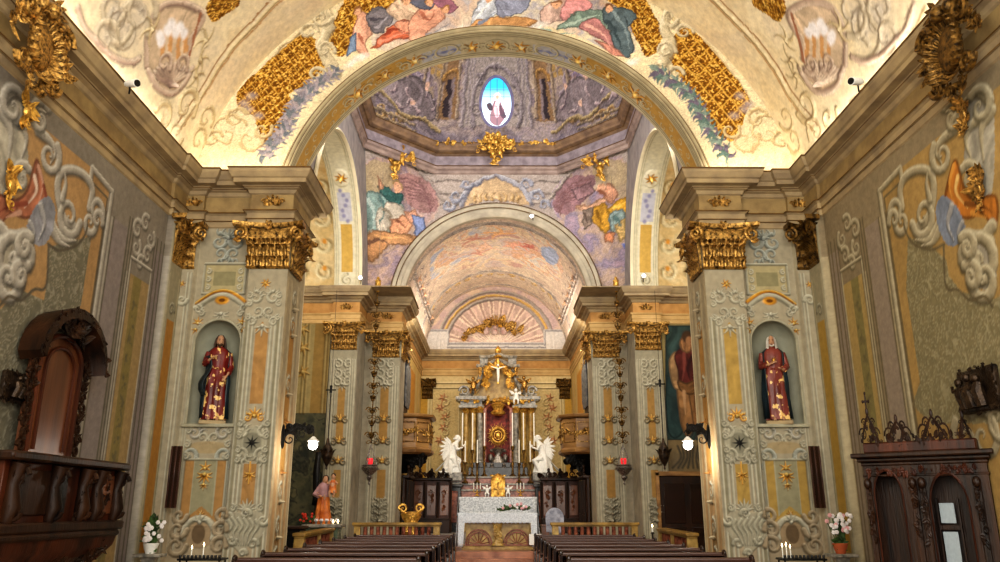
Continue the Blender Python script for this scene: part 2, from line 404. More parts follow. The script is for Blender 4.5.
def palmette(cv, cx, cz, r, k, n=7, spread=1.35, up=1, h=.02):
    for i in range(n):
        a = (i/(n-1)-.5)*2*spread; leafstroke(cv, (cx, cz), up*(PI/2)+a*up, r*(1-.25*abs(a)/spread), r*.14, a*.35*up, k, h)
    cv.blob((cx, cz), r*.2, r*.2, k['light'], soft=.4, metal=k.get('metal', 0), h=h)
def rosette(cv, cx, cz, r, k, n=6):
    for i in range(n): leafstroke(cv, (cx, cz), 2*PI*i/n, r, r*.25, .3, k, .02)
    cv.blob((cx, cz), r*.3, r*.3, k['light'], soft=.4, metal=k.get('metal', 0), h=.02)
def frame(cv, x0, x1, z0, z1, w, k, h=.02):
    for a, b in (((x0, z0), (x0, z1)), ((x1, z0), (x1, z1)), ((x0, z0), (x1, z0)), ((x0, z1), (x1, z1))): cv.stroke([a, b], w, h=h, **k)
def vline(cv, x, z0, z1, w, k, h=.015): cv.stroke([(x, z0), (x, z1)], w, h=h, **k)
def rect(cv, x0, x1, z0, z1, col, metal=0, h=None, **k): cv.poly([(x0, z0), (x1, z0), (x1, z1), (x0, z1)], col, metal, h, **k)
def vermic(cv, clip, base, line, sc=6, seed=4, dens=5, strength=.7):
    """damask of curling stems"""
    wx = fbm(cv.U*sc*.6, cv.V*sc*.6, seed)*1.6; wy = fbm(cv.U*sc*.6+31, cv.V*sc*.6+17, seed+5)*1.6
    n = fbm(cv.U*sc*.5+wx, cv.V*sc*.5+wy, seed+9, 2)
    f = np.abs(np.mod(n*dens*2, 1)-.5)*2; m = np.clip((f-.62)*5, 0, 1)*clip
    cv.col[..., :3] = clerp(cv.col[..., :3], np.broadcast_to(base, cv.col[..., :3].shape), clip)
    cv.col[..., :3] = clerp(cv.col[..., :3], np.broadcast_to(line, cv.col[..., :3].shape), m*strength)
    cv.H += m*.006
def lattice(cv, clip, c0='#6e4612', c1='#dcb052', sp=.2, ang=.5, h=.012):
    U, V = cv.U, cv.V; n1 = fbm(U*3, V*3, 8)*.08
    a = U*math.cos(ang)+V*math.sin(ang)+n1; b = -U*math.cos(ang)*.9+V*math.sin(ang)*1.3+n1
    def ln(t): f = np.abs(np.mod(t/sp, 1)-.5)*2; return np.clip((f-.84)*8, 0, 1)
    l = np.maximum(ln(a), ln(b)); sp2 = fbm(U*34, V*34, 5, 2)
    base = clerp(np.broadcast_to(hx(c0), U.shape+(3,)), np.broadcast_to(hx('#b98024'), U.shape+(3,)), np.clip((sp2-.4)*4, 0, 1))
    base = clerp(base, np.broadcast_to(hx('#ffd97a'), U.shape+(3,)), np.clip((sp2-.62)*8, 0, 1))
    base = clerp(base, np.broadcast_to(hx(c1), U.shape+(3,)), l)
    cv.col[..., :3] = clerp(cv.col[..., :3], base, clip); cv.col[..., 3] = cv.col[..., 3]*(1-clip)+clip*.9
    cv.H += clip*(l*h+sp2*.012)
def clouds(cv, clip, cols, sc=1.5, seed=2, warp=1.5, o=5):
    """painterly swirled field between several colours"""
    wx = fbm(cv.U*sc, cv.V*sc, seed)*warp; wy = fbm(cv.U*sc+13, cv.V*sc+7, seed+3)*warp
    n = fbm(cv.U*sc+wx, cv.V*sc+wy, seed+6, o); n = np.clip((n-.28)/.44, 0, .999)*(len(cols)-1)
    i = n.astype(int); f = n-i; P = np.array([hx(c) if isinstance(c, str) else c for c in cols])
    c = P[i]+(P[np.minimum(i+1, len(cols)-1)]-P[i])*f[..., None]
    cv.col[..., :3] = clerp(cv.col[..., :3], c, clip)
def figure(cv, px, body, folds=None, head=None, skin='#d9a98a', hair='#7a5a3c', clip=None, tex=.25):
    """body: list of (polygon px, colour); folds: list of (polyline px, colour, width m); head: (px,py,r m)"""
    for i, (pts, c) in enumerate(body): cv.poly(cv.q(*pts) if len(pts) < 5 else smooth_poly(cv.q(*pts)), hx(c), clip=clip, tex=tex, seed=i+1, h=.006)
    for pts, c, wd in (folds or []): cv.stroke(crv(cv.q(*pts), 4), wd, hx(c), taper=True, clip=clip)
    if head:
        c = cv.q((head[0], head[1]))[0]; r = head[2]
        cv.blob((c[0], c[1]+r*.25), r*1.05, r*1.05, hx(hair), clip=clip, soft=.15); cv.blob((c[0], c[1]-r*.15), r*.78, r*.95, hx(skin), clip=clip, soft=.15)
        cv.blob((c[0]+r*.2, c[1]-r*.05), r*.12, r*.1, hx('#5a3524'), clip=clip); cv.blob((c[0]-r*.3, c[1]-r*.05), r*.12, r*.1, hx('#5a3524'), clip=clip)
def smear(cv, amp=.04, f=5, amp2=.015, f2=22, clip=None, brush=.25):
    """loosens painted edges into brushwork"""
    U, V = cv.U, cv.V; du = (fbm(U*f, V*f, 51, 3)-.5)*2*amp+(fbm(U*f2, V*f2, 52, 2)-.5)*2*amp2; dv = (fbm(U*f+9, V*f+4, 53, 3)-.5)*2*amp+(fbm(U*f2+3, V*f2, 54, 2)-.5)*2*amp2
    J, I = np.meshgrid(np.arange(cv.nv), np.arange(cv.nu), indexing='ij'); sv = (cv.v[1]-cv.v[0]); su = (cv.u[1]-cv.u[0])
    I2 = np.clip(I+np.round(du*2.5/su).astype(int), 0, cv.nu-1); J2 = np.clip(J+np.round(dv*2.5/sv).astype(int), 0, cv.nv-1); new = cv.col[J2, I2].copy()
    ang = fbm(U*.8, V*.8, 57, 2)*6; bn = fbm((U*np.cos(ang)+V*np.sin(ang))*f*2.2, (V*np.cos(ang)-U*np.sin(ang))*f*9, 58, 2); new[..., :3] *= (1+brush*2*(bn-.5)*2)[..., None]
    m = np.ones(U.shape) if clip is None else clip; cv.col += (new-cv.col)*m[..., None]
def smooth_poly(P, n=4):
    L = len(P); out = []
    for i in range(L):
        a, b, c, d = [np.array(P[(i+k-1) % L]) for k in range(4)]
        for k in range(n):
            t = k/n; out.append(tuple(.5*((2*b)+(c-a)*t+(2*a-5*b+4*c-d)*t*t+(3*b-a-3*c+d)*t**3)))
    return out
# ================================================================== floor, steps
mb = MB(); mb.box(-9, 9, -3, 34, -.3, 0); struct(mb.build('floor', noise_mat('floor_marble', hx('#6b5646'), hx('#9b8672'), 2, .25, bump=0), smooth=False))
mb = MB(); mb.box(-4, 4, 21.55, 32.2, 0, .16); mb.box(-4, 4, 21.85, 32.2, .16, .32); mb.box(-4, 4, 22.15, 32.2, .32, .48)
struct(mb.build('floor_presbytery', noise_mat('step_marble', hx('#7a4c38'), hx('#b98468'), 3, .3, bump=0), smooth=False))
mb = MB(); mb.box(-3.05, 3.05, 26.6, 32.2, .48, .8); struct(mb.build('floor_choir', M['marble_grey'], smooth=False))
# ================================================================== nave vault
VC, VR = 6.6, 5.95
def vpos(u, v): a = v/VR; return arr(-VR*np.cos(a), u, VC+VR*np.sin(a))
def vnr(u, v): a = v/VR; return arr(np.cos(a), 0*u, -np.sin(a))
cv = Canvas(4.5, 14.0, .75, VR*PI-.75,   .025, hx('#e4d7b8'), vpos, vnr); cv.hs = .5
jit(cv, .10, .9)
clouds(cv, np.ones(cv.U.shape)*.35, ['#d2bd98', '#ebdfc4', '#ddcdb4', '#cdc3b8', '#d8c2b0'], 1.2, 4)
kc = sk('#d2c09a', '#a58d66', '#f1e6c6'); kp = sk('#c9b4a4', '#8f766c', '#eadccb')
for mir in (False, True):
    cv.mir = mir
    # transverse band edge (double moulding) next to the end wall
    e = crv([(178, 128), (189, 112), (201, 96), (227, 54), (256, 22), (285, -8)], 6)
    P = cv.q(*e)
    cv.stroke(P, .045, h=.05, **kc); P2 = [(a-.12, b) for a, b in P]; cv.stroke(P2, .02, hx('#a07a52'))
    P3 = [(a+.10, b) for a, b in P]; cv.stroke(P3, .02, hx('#b89468'))
    # scroll feet of the band
    q = cv.q((186, 105))[0]; cv.spiral(q, .38, 0, 1.2, 1, .06, h=.05, **kc)
    q = cv.q((163, 118))[0]; cv.spiral(q, .30, PI, 1.2, -1, .05, h=.05, **kc)
    # painted niche with shell vase
    cv.poly(smooth_poly(cv.q((146, 45), (152, 18), (172, 4), (196, 6), (204, 20), (192, 40), (188, 62), (182, 80), (172, 92), (160, 86), (150, 66))), hx('#cdb8a0'), tex=.15)
    cv.stroke(crv(cv.q((147, 64), (148, 30), (160, 8), (180, 2), (202, 12), (200, 26), (190, 42), (188, 60)), 5), .06, **kp)
    cv.stroke(crv(cv.q((200, 14), (194, 36), (188, 62)), 5), .035, hx('#9c6a50'))
    v = cv.q((171, 84))[0]
    for i in range(11):
        a = (i/10-.5)*2.1; t = cv.q((171+22*math.sin(a), 84-20*math.cos(a)))[0]; cv.stroke([v, t], .05, h=.03, taper=False, **kp)
    cv.stroke(crv(cv.q((149, 70), (156, 86), (171, 94), (184, 84), (192, 68)), 5), .06, h=.03, **kp)
    for x in (164, 171, 179, 186): cv.stroke(cv.q((x, 36), (x-1, 56)), .05, hx('#c99a68'))
    for x, y in ((160, 36), (168, 30), (176, 32), (184, 33), (162, 40), (172, 24), (180, 27)): cv.blob(cv.q((x, y))[0], .16, .12, hx('#eceaf0'), soft=.5)
    for x, y, rr in ((165, 62, .2), (182, 64, .2)): cv.spiral(cv.q((x, y))[0], rr, 0, 1.3, 1, .04, **kp)
    # grey scroll cartouche above the cornice
    for x, y, rr, s in ((128, 30, .5, 1), (118, 22, .36, -1), (140, 12, .4, 1), (112, 8, .3, -1), (105, 38, .3, 1)):
        cv.spiral(cv.q((x, y))[0], rr, .5, 1.4, s, .05, h=.02, **sk('#cbbfa8', '#a3937c', '#e6dcc8')); cv.blob(cv.q((x, y))[0], rr*.9, rr*.7, hx('#b0a9a8'), soft=1, alpha=.35)
    cv.stroke(crv(cv.q((78, 8), (86, 28), (100, 44), (112, 56), (128, 62), (140, 58)), 5), .05, h=.03, **kp)
    cv.stroke(crv(cv.q((66, 8), (78, 34), (98, 62), (118, 80), (142, 104)), 5), .03, **kc)
    # ochre patch with gilt lattice at the top
    cl = cv.pmask(smooth_poly(cv.q((212, 22), (206, 8), (214, -4), (236, -6), (240, 4), (226, 14))))
    lattice(cv, cl, sp=.16)
    for x, y, s in ((152, 30, 1), (200, 60, -1), (206, 40, 1), (196, 75, -1)):
        for t in range(4): leafstroke(cv, cv.q((x, y))[0], 1.2*t+s, .3, .035, .8*s, kc, .02)
    # low vegetation-like scrolls over the cornice
    for x, y, s in ((198, 140, 1), (176, 132, -1), (206, 118, 1)):
        cv.spiral(cv.q((x, y))[0], .3, 0, 1.2, s, .035, h=.02, **kc)
cv.mir = False; smear(cv, .012, 4, .002, 20, brush=.05)
struct(cv.build('ceiling'))
# ================================================================== end wall with the great arch
def ypl(Y): return (lambda u, v: arr(u, Y+0*u, v)), (lambda u, v: arr(0*u, -1+0*u, 0*u))
p_, n_ = ypl(14.0)
cv = Canvas(-5.95, 5.95, 7.4, 12.3, .015, hx('#dfd0ae'), p_, n_)
A1Z, A1R = 6.75, 4.25
d1 = np.hypot(cv.U, cv.V-A1Z); cv.mask = (d1 > 4.16) & (np.hypot(cv.U, cv.V-VC) < VR+.05)
jit(cv, .08, 1.0)
top = ((np.hypot(cv.U, cv.V-VC) < VR)).astype(float)
rim = np.clip((np.hypot(cv.U, cv.V-VC)-5.3)*4, 0, 1)
kc = sk('#cdbb94', '#9c8762', '#efe4c4')
for mir in (False, True):
    cv.mir = mir
    cv.stroke(crv(cv.q((236, 112), (256, 80), (278, 51), (299, 33), (330, 8), (345, -4)), 6), .03, **kc)
    L = [(238, 92), (258, 72), (280, 52), (300, 36), (312, 38), (316, 48), (323, 58), (321, 72), (306, 86), (290, 94), (292, 104), (282, 122), (270, 143), (260, 134), (256, 118), (240, 108)]
    if mir: L = [(243, 100), (256, 80), (280, 50), (300, 30), (312, 30), (320, 40), (322, 58), (314, 74), (302, 90), (290, 108), (282, 124), (262, 142), (252, 128), (246, 112)]
    cl = cv.pmask(smooth_poly(cv.q(*L)))
    if mir: cl_r = cl
    else: cl_l = cl
    lattice(cv, cl, sp=.15 if not mir else .27, ang=.6)
    cl2 = cv.pmask(smooth_poly(cv.q((333, 50), (330, 30), (340, 12), (352, -4), (420, -6), (395, 14), (368, 30), (352, 44), (344, 56)))); lattice(cv, cl2, sp=.2, ang=.6)
    # scroll pier between the two gilt fields
    P = crv(cv.q((318, 6), (326, 14), (328, 30), (322, 44), (328, 60), (334, 74)), 5)
    cv.stroke(P, .12, h=.03, **sk('#cfc3a6', '#9d9178', '#eee6cf'))
    for x, y, r, s in ((308, 32, .2, 1), (322, 18, .22, -1), (326, 52, .2, 1), (334, 70, .16, -1), (316, 74, .16, 1)):
        cv.spiral(cv.q((x, y))[0], r, 0, 1.4, s, .035, h=.02, **sk('#cfc3a6', '#94876c', '#eee6cf'))
    # leafy garland along the arch
    gar = crv([(336, 72), (322, 82), (308, 90), (300, 100), (292, 112), (286, 126), (276, 140), (264, 156)], 5)
    G = cv.q(*gar); gcol = ['#8d8894', '#6f7680', '#a49aa0'] if not mir else ['#5f7672', '#7d9088', '#6c6478']
    for i, g in enumerate(G):
        for t in range(3):
            a = i*.9+t*2.1; leafstroke(cv, (g[0]+.05*math.cos(a), g[1]+.05*math.sin(a)), a, .17, .045, .5, dict(col=hx(gcol[(i+t) % 3])), .01)
    for x, y in ((252, 96), (248, 110), (258, 116), (244, 104)): cv.blob(cv.q((x, y))[0], .16, .12, hx('#a9a0a4'), soft=.8, alpha=.7)
    # ghostly scrolls in the lower corner
    for x, y, r, s in ((226, 132, .42, 1), (248, 140, .3, -1), (212, 140, .22, 1), (262, 130, .2, -1), (236, 118, .25, 1)):
        cv.spiral(cv.q((x, y))[0], r, .4, 1.2, s, .03, **sk('#cbb88f', '#a98f68', '#ead9b2'))
    cv.blob(cv.q((240, 145))[0], .5, .3, hx('#d8b58c'), soft=1, alpha=.5)
cv.mir = False
# frescoed figures riding on the arch
sky = cv.pmask(smooth_poly(cv.q((372, 40), (390, 8), (430, -6), (560, -6), (610, 2), (632, 30), (628, 56), (560, 30), (500, 26), (430, 34), (390, 52))))
clouds(cv, sky*.9, ['#b6a6a0', '#d6c9bb', '#c8b0a4', '#a4a3b4', '#d8cdb4'], 1.6, 11)
FG = [
 ([(356, 26), (362, 12), (372, 22), (374, 34), (366, 44), (370, 56), (358, 52), (352, 40)], '#d9a792'),
 ([(368, 14), (378, 8), (392, 12), (390, 24), (378, 34), (370, 26)], '#77737c'),
 ([(350, 40), (356, 32), (356, 52), (346, 56)], '#7a8fae'),
 ([(388, 8), (402, -2), (420, 2), (424, 14), (410, 20), (396, 18)], '#d3b9a4'),
 ([(372, 48), (384, 34), (400, 20), (416, 22), (416, 36), (398, 40), (384, 44)], '#c06a4f'),
 ([(394, 24), (408, 20), (420, 26), (414, 34), (400, 32)], '#d89b84'),
 ([(412, 18), (424, 6), (436, 4), (446, 14), (440, 24), (428, 30), (420, 40), (410, 38)], '#d7a18c'),
 ([(398, -4), (420, -6), (436, 0), (430, 10), (414, 6)], '#64687c'),
 ([(428, 0), (446, -4), (458, 8), (450, 14)], '#9a6a80'),
 ([(470, 22), (478, 4), (490, -6), (504, -4), (498, 12), (486, 20), (472, 28)], '#b5bccb'),
 ([(500, -6), (528, -6), (526, 10), (508, 16), (496, 14)], '#8d93ac'),
 ([(466, 26), (490, 18), (520, 18), (536, 22), (520, 26), (486, 26)], '#c99a6a'),
 ([(540, 18), (548, 2), (566, 2), (570, 14), (556, 22), (546, 24)], '#c3a8a0'),
 ([(560, 16), (566, 0), (580, -4), (592, 6), (582, 18), (568, 20)], '#c98f92'),
 ([(556, 30), (576, 14), (598, 10), (610, 22), (616, 44), (598, 36), (580, 26)], '#7d928a'),
 ([(580, 26), (594, 18), (606, 26), (616, 46), (600, 38)], '#b07c7e'),
 ([(602, 10), (616, 8), (636, 14), (628, 26), (624, 18), (632, 44), (630, 58), (618, 50), (610, 30)], '#56666f'),
 ([(596, 40), (612, 44), (626, 58), (612, 54)], '#c98e80'),
]
figure(cv, None, FG)
for x, y, r, hcol in ((358, 12, .1, '#8a6038'), (407, 2, .1, '#8a6a4c'), (430, 4, .09, '#9a7048'), (488, -2, .1, '#6a5c50'), (556, 4, .1, '#7d5a40'), (609, 9, .11, '#6d4a34'), (446, 10, .08, '#9a7048')):
    figure(cv, None, [], head=(x, y, r), hair=hcol)
for pts, c in (([(384, 34), (396, 30), (410, 34)], '#8a3c2c'), ([(380, 42), (396, 36), (414, 30)], '#e0907a'), ([(372, 20), (384, 18)], '#4c4854'), ([(376, 28), (388, 16)], '#a09ca8'),
               ([(476, 20), (486, 6), (494, -2)], '#dfe4ec'), ([(480, 24), (494, 12)], '#7d88a0'), ([(566, 26), (584, 18), (600, 16)], '#a8bcb4'), ([(608, 20), (616, 34), (624, 52)], '#36464e'),
               ([(614, 14), (624, 30), (630, 50)], '#7f9098'), ([(586, 26), (600, 32), (612, 46)], '#d8a8a0'), ([(420, 12), (430, 20), (436, 12)], '#a86a58'), ([(360, 34), (366, 46)], '#a86a58'),
               ([(426, 34), (440, 30), (450, 24)], '#8b8a94'), ([(540, 30), (560, 34), (576, 32)], '#8aa09a')):
    cv.stroke(crv(cv.q(*pts), 4), .035, hx(c), taper=True)
for x, y in ((430, 40), (440, 34), (362, 58), (352, 62), (460, 28), (540, 26), (632, 62)): cv.blob(cv.q((x, y))[0], .25, .1, hx('#e2ded8'), soft=.8, rot=.5)
smear(cv, .026, 5, .005, 16, brush=.22, clip=1-np.clip(cl_l+cl_r, 0, 1))
struct(cv.build('wall_arch_fresco'))
# soffit + archivolt of the great arch
cs = Canvas(-1.42*4.10, 1.42*4.10, 13.88, 14.8, .016, hx('#c0b596'), lambda u, v: arr(4.10*np.sin(u/4.10), v, A1Z+4.10*np.cos(u/4.10)), lambda u, v: arr(-np.sin(u/4.10), 0*u, -np.cos(u/4.10)))
cs.hs = .35; ks = sk('#cabf9c', '#8c8064', '#efe6c8')
for v in (13.93, 13.99, 14.05, 14.66, 14.72): cs.stroke([(-5.6, v), (5.6, v)], .022, h=.02, **ks)
for s in (-1, 1):
    for a, b in ((1.9, 3.0), (3.35, 5.4)): rect(cs, min(s*a, s*b), max(s*a, s*b), 14.12, 14.6, hx('#c09a50'), .4)
    rect(cs, min(s*.75, s*1.6), max(s*.75, s*1.6), 14.22, 14.58, hx('#b3b3b8'))
    for t in (.9, 1.1, 1.3, 1.5): cs.blob((s*t, 14.4), .12, .08, hx('#7f84a8'), soft=.6)
    for t, r in ((1.75, .16), (3.15, .2)): rosette(cs, s*t, 14.38, r*1.3, gk(), 7)
    rosette(cs, s*.52, 14.4, .2, gk(), 7); rosette(cs, s*2.45, 14.38, .2, gk(), 7)
    for t in (.3, .72, 1.62, 2.0, 2.9, 3.4): cs.spiral((s*t, 14.42), .13, 0, 1.2, s, .022, h=.015, **ks)
rosette(cs, 0, 14.4, .2, gk(), 8)
for t in np.arange(-5.4, 5.5, .33): cs.spiral((t, 14.28), .09, t, 1.2, 1, .014, h=.01, **ks); cs.spiral((t+.16, 14.5), .09, t, 1.2, -1, .014, h=.01, **ks)
for t in (0, -1.05, 1.05): cs.stroke([(t+.24*math.cos(a), 14.38+.2*math.sin(a)) for a in np.linspace(0, 2*PI, 20)], .02, h=.02, **ks)
struct(cs.build('trim_great_arch_soffit', flip=True))
arc_sweep([(-.115, 13.91), (-.11, 13.88), (-.10, 13.86), (-.09, 13.86), (-.08, 13.90), (-.06, 13.91), (-.05, 13.86), (-.02, 13.83), (0, 13.83), (.02, 13.87), (.04, 13.95), (.04, 14.02)], (0, A1Z), 4.22, .2, PI-.2, noise_mat('arch_moulding', hx('#a89c7e'), hx('#c8bc9c'), 3, .7, bump=.1), 'trim_great_arch', 96)
for r_, d_ in ((4.15, 13.895), (4.265, 13.93), (4.205, 13.83)): arc_sweep([(-.008, d_), (0, d_-.012), (.008, d_)], (0, A1Z), r_, .2, PI-.2, M['fillet'], 'trim_arch_fillet', 96)
mb = MB()   # rear face of the arch wall (towards the crossing)
n = 48; V = []; Fs = []
for i in range(n+1):
    a = .15+(PI-.3)*i/n; V += [(4.1*math.cos(a), 14.8, A1Z+4.1*math.sin(a)), (8.6*math.cos(a), 14.8, A1Z+8.6*math.sin(a))]
for i in range(n): Fs.append((2*i, 2*i+1, 2*i+3, 2*i+2))
mb.add(V, Fs); struct(mb.build('wall_arch_rear', M['cream'], smooth=False))
# ================================================================== nave side walls
def sidewall(s):
    mir = s > 0
    cv = Canvas(5.0, 14.0, 0, 6.75, .022, hx('#8d8578') if not mir else hx('#97886c'), lambda u, v: arr(s*5.9+0*u, u, v), lambda u, v: arr(-s+0*u, 0*u, 0*u))
    cv.mir = mir; cv.hs = .1; cv.gain = .76; jit(cv, .10, .8, 5 if mir else 3)
    if mir: C2 = dict(dam='#8b8160', line='#aca482', band='#ad8f58', pur='#9d8e7c', lightl='#b5a888', tan='#b39a62', ol='#8b8152', shad='#6e6248')
    else: C2 = dict(dam='#77725f', line='#a29c87', band='#ab8a5e', pur='#8f8580', lightl='#aaa498', tan='#a58d62', ol='#8a7c4c', shad='#5f584a')
    Yx = lambda px: cv.q((px, 280))[0][0]
    y0, y1 = Yx(2), Yx(82)
    kg = sk('#b3ada0', '#6a655c', '#dcd8ca') if not mir else sk('#b7ac8e', '#74694e', '#dfd6b8')
    # vertical bands
    for a, b, c in ((97, 105, 'lightl'), (105, 121, 'pur'), (124, 127, 'lightl'), (127, 134, 'tan'), (134, 142, 'ol'), (142, 150, 'tan'), (150, 160, 'pur'), (160, 166, 'lightl')):
        rect(cv, Yx(a), Yx(b), 0, 5.9 if a < 124 or a >= 150 else 5.25, hx(C2[c]), h=.01 if c == 'lightl' else None, tex=.0)
    for a in (97, 105, 121.5, 124, 127, 150, 153, 157, 160): vline(cv, Yx(a), 0, 5.9 if a < 107 else 6.1, .02, dict(col=hx(C2['shad'])), 0)
    cl = np.zeros(cv.U.shape); cl[(cv.U > Yx(135)) & (cv.U < Yx(141)) & (cv.V < 5.1)] = 1
    n = fbm(cv.U*14, cv.V*14, 3, 2); cl *= np.clip((n-.5)*6, 0, 1); cv.col[..., :3] = clerp(cv.col[..., :3], np.broadcast_to(hx(C2['shad']), cv.col[..., :3].shape), cl*.6)
    # damask field with its beige border
    rect(cv, 5, Yx(97), 1.2, 6.3, hx(C2['pur']))
    top = cv.q((118, 196), (92, 168))
    fld = cv.q((0, 182), (20, 196), (30, 178), (55, 168), (70, 176), (92, 170), (118, 196))
    fz = max(p[1] for p in fld)
    cv.poly([(5, 1.0), (Yx(97), 1.0), (Yx(97), top[0][1]), (cv.q((92, 168))[0][0], top[1][1]), (5, top[1][1])], hx(C2['band']), tex=.08)
    dm = cv.pmask([(5, 1.2), (Yx(82), 1.2), cv.q((92, 236))[0], cv.q((50, 246))[0], cv.q((44, 300))[0], cv.q((20, 290))[0], cv.q((0, 310))[0], (5, cv.q((2, 310))[0][1]+.2)] if not mir else
                  [(5, 2.2), cv.q((20, 424))[0], cv.q((60, 424))[0], cv.q((80, 405))[0], (Yx(88), cv.q((84, 385))[0][1]), (Yx(88), 4.6), cv.q((84, 236))[0], cv.q((60, 246))[0], cv.q((46, 260))[0], cv.q((44, 275))[0], cv.q((30, 292))[0], cv.q((0, 300))[0], (5, 4.6)])
    vermic(cv, dm, hx(C2['dam']), hx(C2['line']), 7 if not mir else 9, 4, 6)
    # moulded frame: vertical, sloping head, notch
    yf = Yx(100); zt = top[0][1]
    cv.stroke([(yf, 1.0), (yf, zt), top[1], cv.q((90, 182))[0]], .05, h=.05, **kg)
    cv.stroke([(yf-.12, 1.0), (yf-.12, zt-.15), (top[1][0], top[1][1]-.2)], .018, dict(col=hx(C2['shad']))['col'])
    # grisaille scrolls
    S = lambda pts, w, k=kg, h=.04, tp=True: cv.stroke(crv(cv.q(*pts), 5), w*.72, taper=tp, h=h, **k)
    S([(90, 208), (92, 190), (86, 176), (74, 170), (62, 172), (58, 186), (60, 206), (66, 222), (74, 226)], .10, tp=False)
    cv.spiral(cv.q((69, 216))[0], .3, 0, 1.5, -1, .07, h=.05, **kg)
    S([(48, 214), (54, 228), (64, 240), (76, 240)], .14); S([(52, 230), (60, 242), (70, 246)], .09)
    for x, y, r, sg in ((96, 212, .2, 1), (90, 222, .18, -1), (98, 220, .15, 1)): cv.spiral(cv.q((x, y))[0], r, 0, 1.2, sg, .06, h=.04, **kg)
    S([(62, 200), (66, 184), (64, 170)], .08)
    # central cartouche column and drapery
    dc = ('#a46a50', '#c79c86', '#8a4a38', '#d8c2b0') if not mir else ('#b9762e', '#d99c48', '#8a5520', '#e8c27a')
    cv.poly(smooth_poly(cv.q((0, 92), (20, 96), (30, 110), (24, 130), (28, 160), (20, 190), (0, 196))), hx('#a9a392'), tex=.2, h=.03)
    for pts in ([(2, 100), (14, 92), (30, 104), (46, 112)], [(6, 116), (20, 124), (26, 140), (20, 160)], [(0, 110), (10, 130), (8, 160)], [(38, 130), (50, 140), (56, 152), (50, 164)], [(30, 112), (40, 120), (44, 134)]): S(pts, .11)
    for x, y, r, sg in ((40, 118, .25, 1), (50, 156, .25, -1), (12, 106, .25, 1), (22, 178, .2, 1)): cv.spiral(cv.q((x, y))[0], r, 1, 1.3, sg, .06, h=.04, **kg)
    cv.poly(smooth_poly(cv.q((36, 160), (42, 176), (46, 196), (40, 210), (26, 218), (10, 214), (-4, 226), (-4, 196), (16, 200), (28, 190))), hx(dc[0]), tex=.3, h=.03)
    for pts, c in (([(38, 166), (42, 184), (38, 204)], dc[1]), ([(34, 176), (36, 192), (24, 208)], dc[3]), ([(26, 204), (10, 206), (0, 212)], dc[2]), ([(44, 186), (46, 200), (36, 212)], dc[2]), ([(20, 212), (6, 218)], dc[1])): S(pts, .05, dict(col=hx(c)))
    bl = '#8f9096' if not mir else '#8790a0'
    cv.poly(smooth_poly(cv.q((36, 206), (48, 196), (56, 210), (50, 236), (40, 246), (28, 240), (26, 226))), hx(bl), tex=.15, h=.03)
    S([(40, 206), (44, 224), (38, 240)], .07, sk('#aaa9a8', '#66676c', '#dcdcd8')); S([(30, 222), (34, 234), (30, 244)], .05, sk('#aaa9a8', '#66676c', '#dcdcd8'))
    for pts in ([(0, 226), (10, 236), (22, 232), (30, 240)], [(2, 242), (12, 246), (20, 256)]): S(pts, .12)
    cv.poly(smooth_poly(cv.q((-2, 250), (14, 244), (26, 256), (24, 280), (8, 290), (-4, 286))), hx('#a39c8a'), tex=.2, h=.02)
    for x, y, r, sg in ((12, 262, .35, 1), (22, 256, .2, -1), (8, 280, .28, -1), (20, 276, .18, 1), (24, 246, .16, 1)): cv.spiral(cv.q((x, y))[0], r, 1, 1.5, sg, .08, h=.05, **kg)
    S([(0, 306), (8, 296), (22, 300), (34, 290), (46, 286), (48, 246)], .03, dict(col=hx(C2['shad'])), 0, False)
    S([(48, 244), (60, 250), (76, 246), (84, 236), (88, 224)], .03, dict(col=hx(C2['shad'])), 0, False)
    # small panel head ornament
    yc = Yx(138); zc = cv.q((140, 232))[0][1]
    for dx, dz, r, sg in ((-.16, 0, .13, 1), (.16, 0, .13, -1), (-.13, -.3, .12, -1), (.13, -.3, .12, 1), (0, .2, .12, 1), (0, -.5, .1, 1)): cv.spiral((yc+dx*1.6, zc+dz), r*1.3, 1, 1.3, sg, .045, h=.03, **kg)
    frame(cv, Yx(128), Yx(150), .6, zc-.5, .025, kg)
    # lower zone
    rect(cv, 5, Yx(96), 0, 1.0, hx(C2['pur'])); vline(cv, 9, 0, 1, .01, kg)
    if mir:   # scroll cartouche below the field on the right wall
        for x, y, r, sg in ((8, 436, .35, 1), (26, 440, .3, -1), (-6, 420, .4, 1)): cv.spiral(cv.q((x, y))[0], r, 1, 1.3, sg, .06, h=.03, **kg)
    smear(cv, .004, 5, 0, 22, brush=.06)
    # folded corner pilaster
    e = np.clip((cv.U-13.32)/.03, 0, 1); cv.H += .12*e
    k2 = np.clip((cv.U-13.34)/.02, 0, 1); cv.col[..., :3] = clerp(cv.col[..., :3], np.broadcast_to(hx('#a8a085'), cv.col[..., :3].shape), k2)
    rect(cv, 13.48, 13.78, .9, cv.q((173, 325))[0][1], hx('#b88640') if not mir else hx('#b89648'))
    for a in (13.42, 13.84): vline(cv, a, .6, 5.6, .02, sk('#c0b899', '#7d7660', '#dcd5b8'))
    cv.spiral((13.63, 5.0), .12, 0, 1.3, 1, .03, h=.02, **sk())
    return struct(cv.build('wall_left' if s < 0 else 'wall_right', flip=s > 0))
sidewall(-1); sidewall(1)
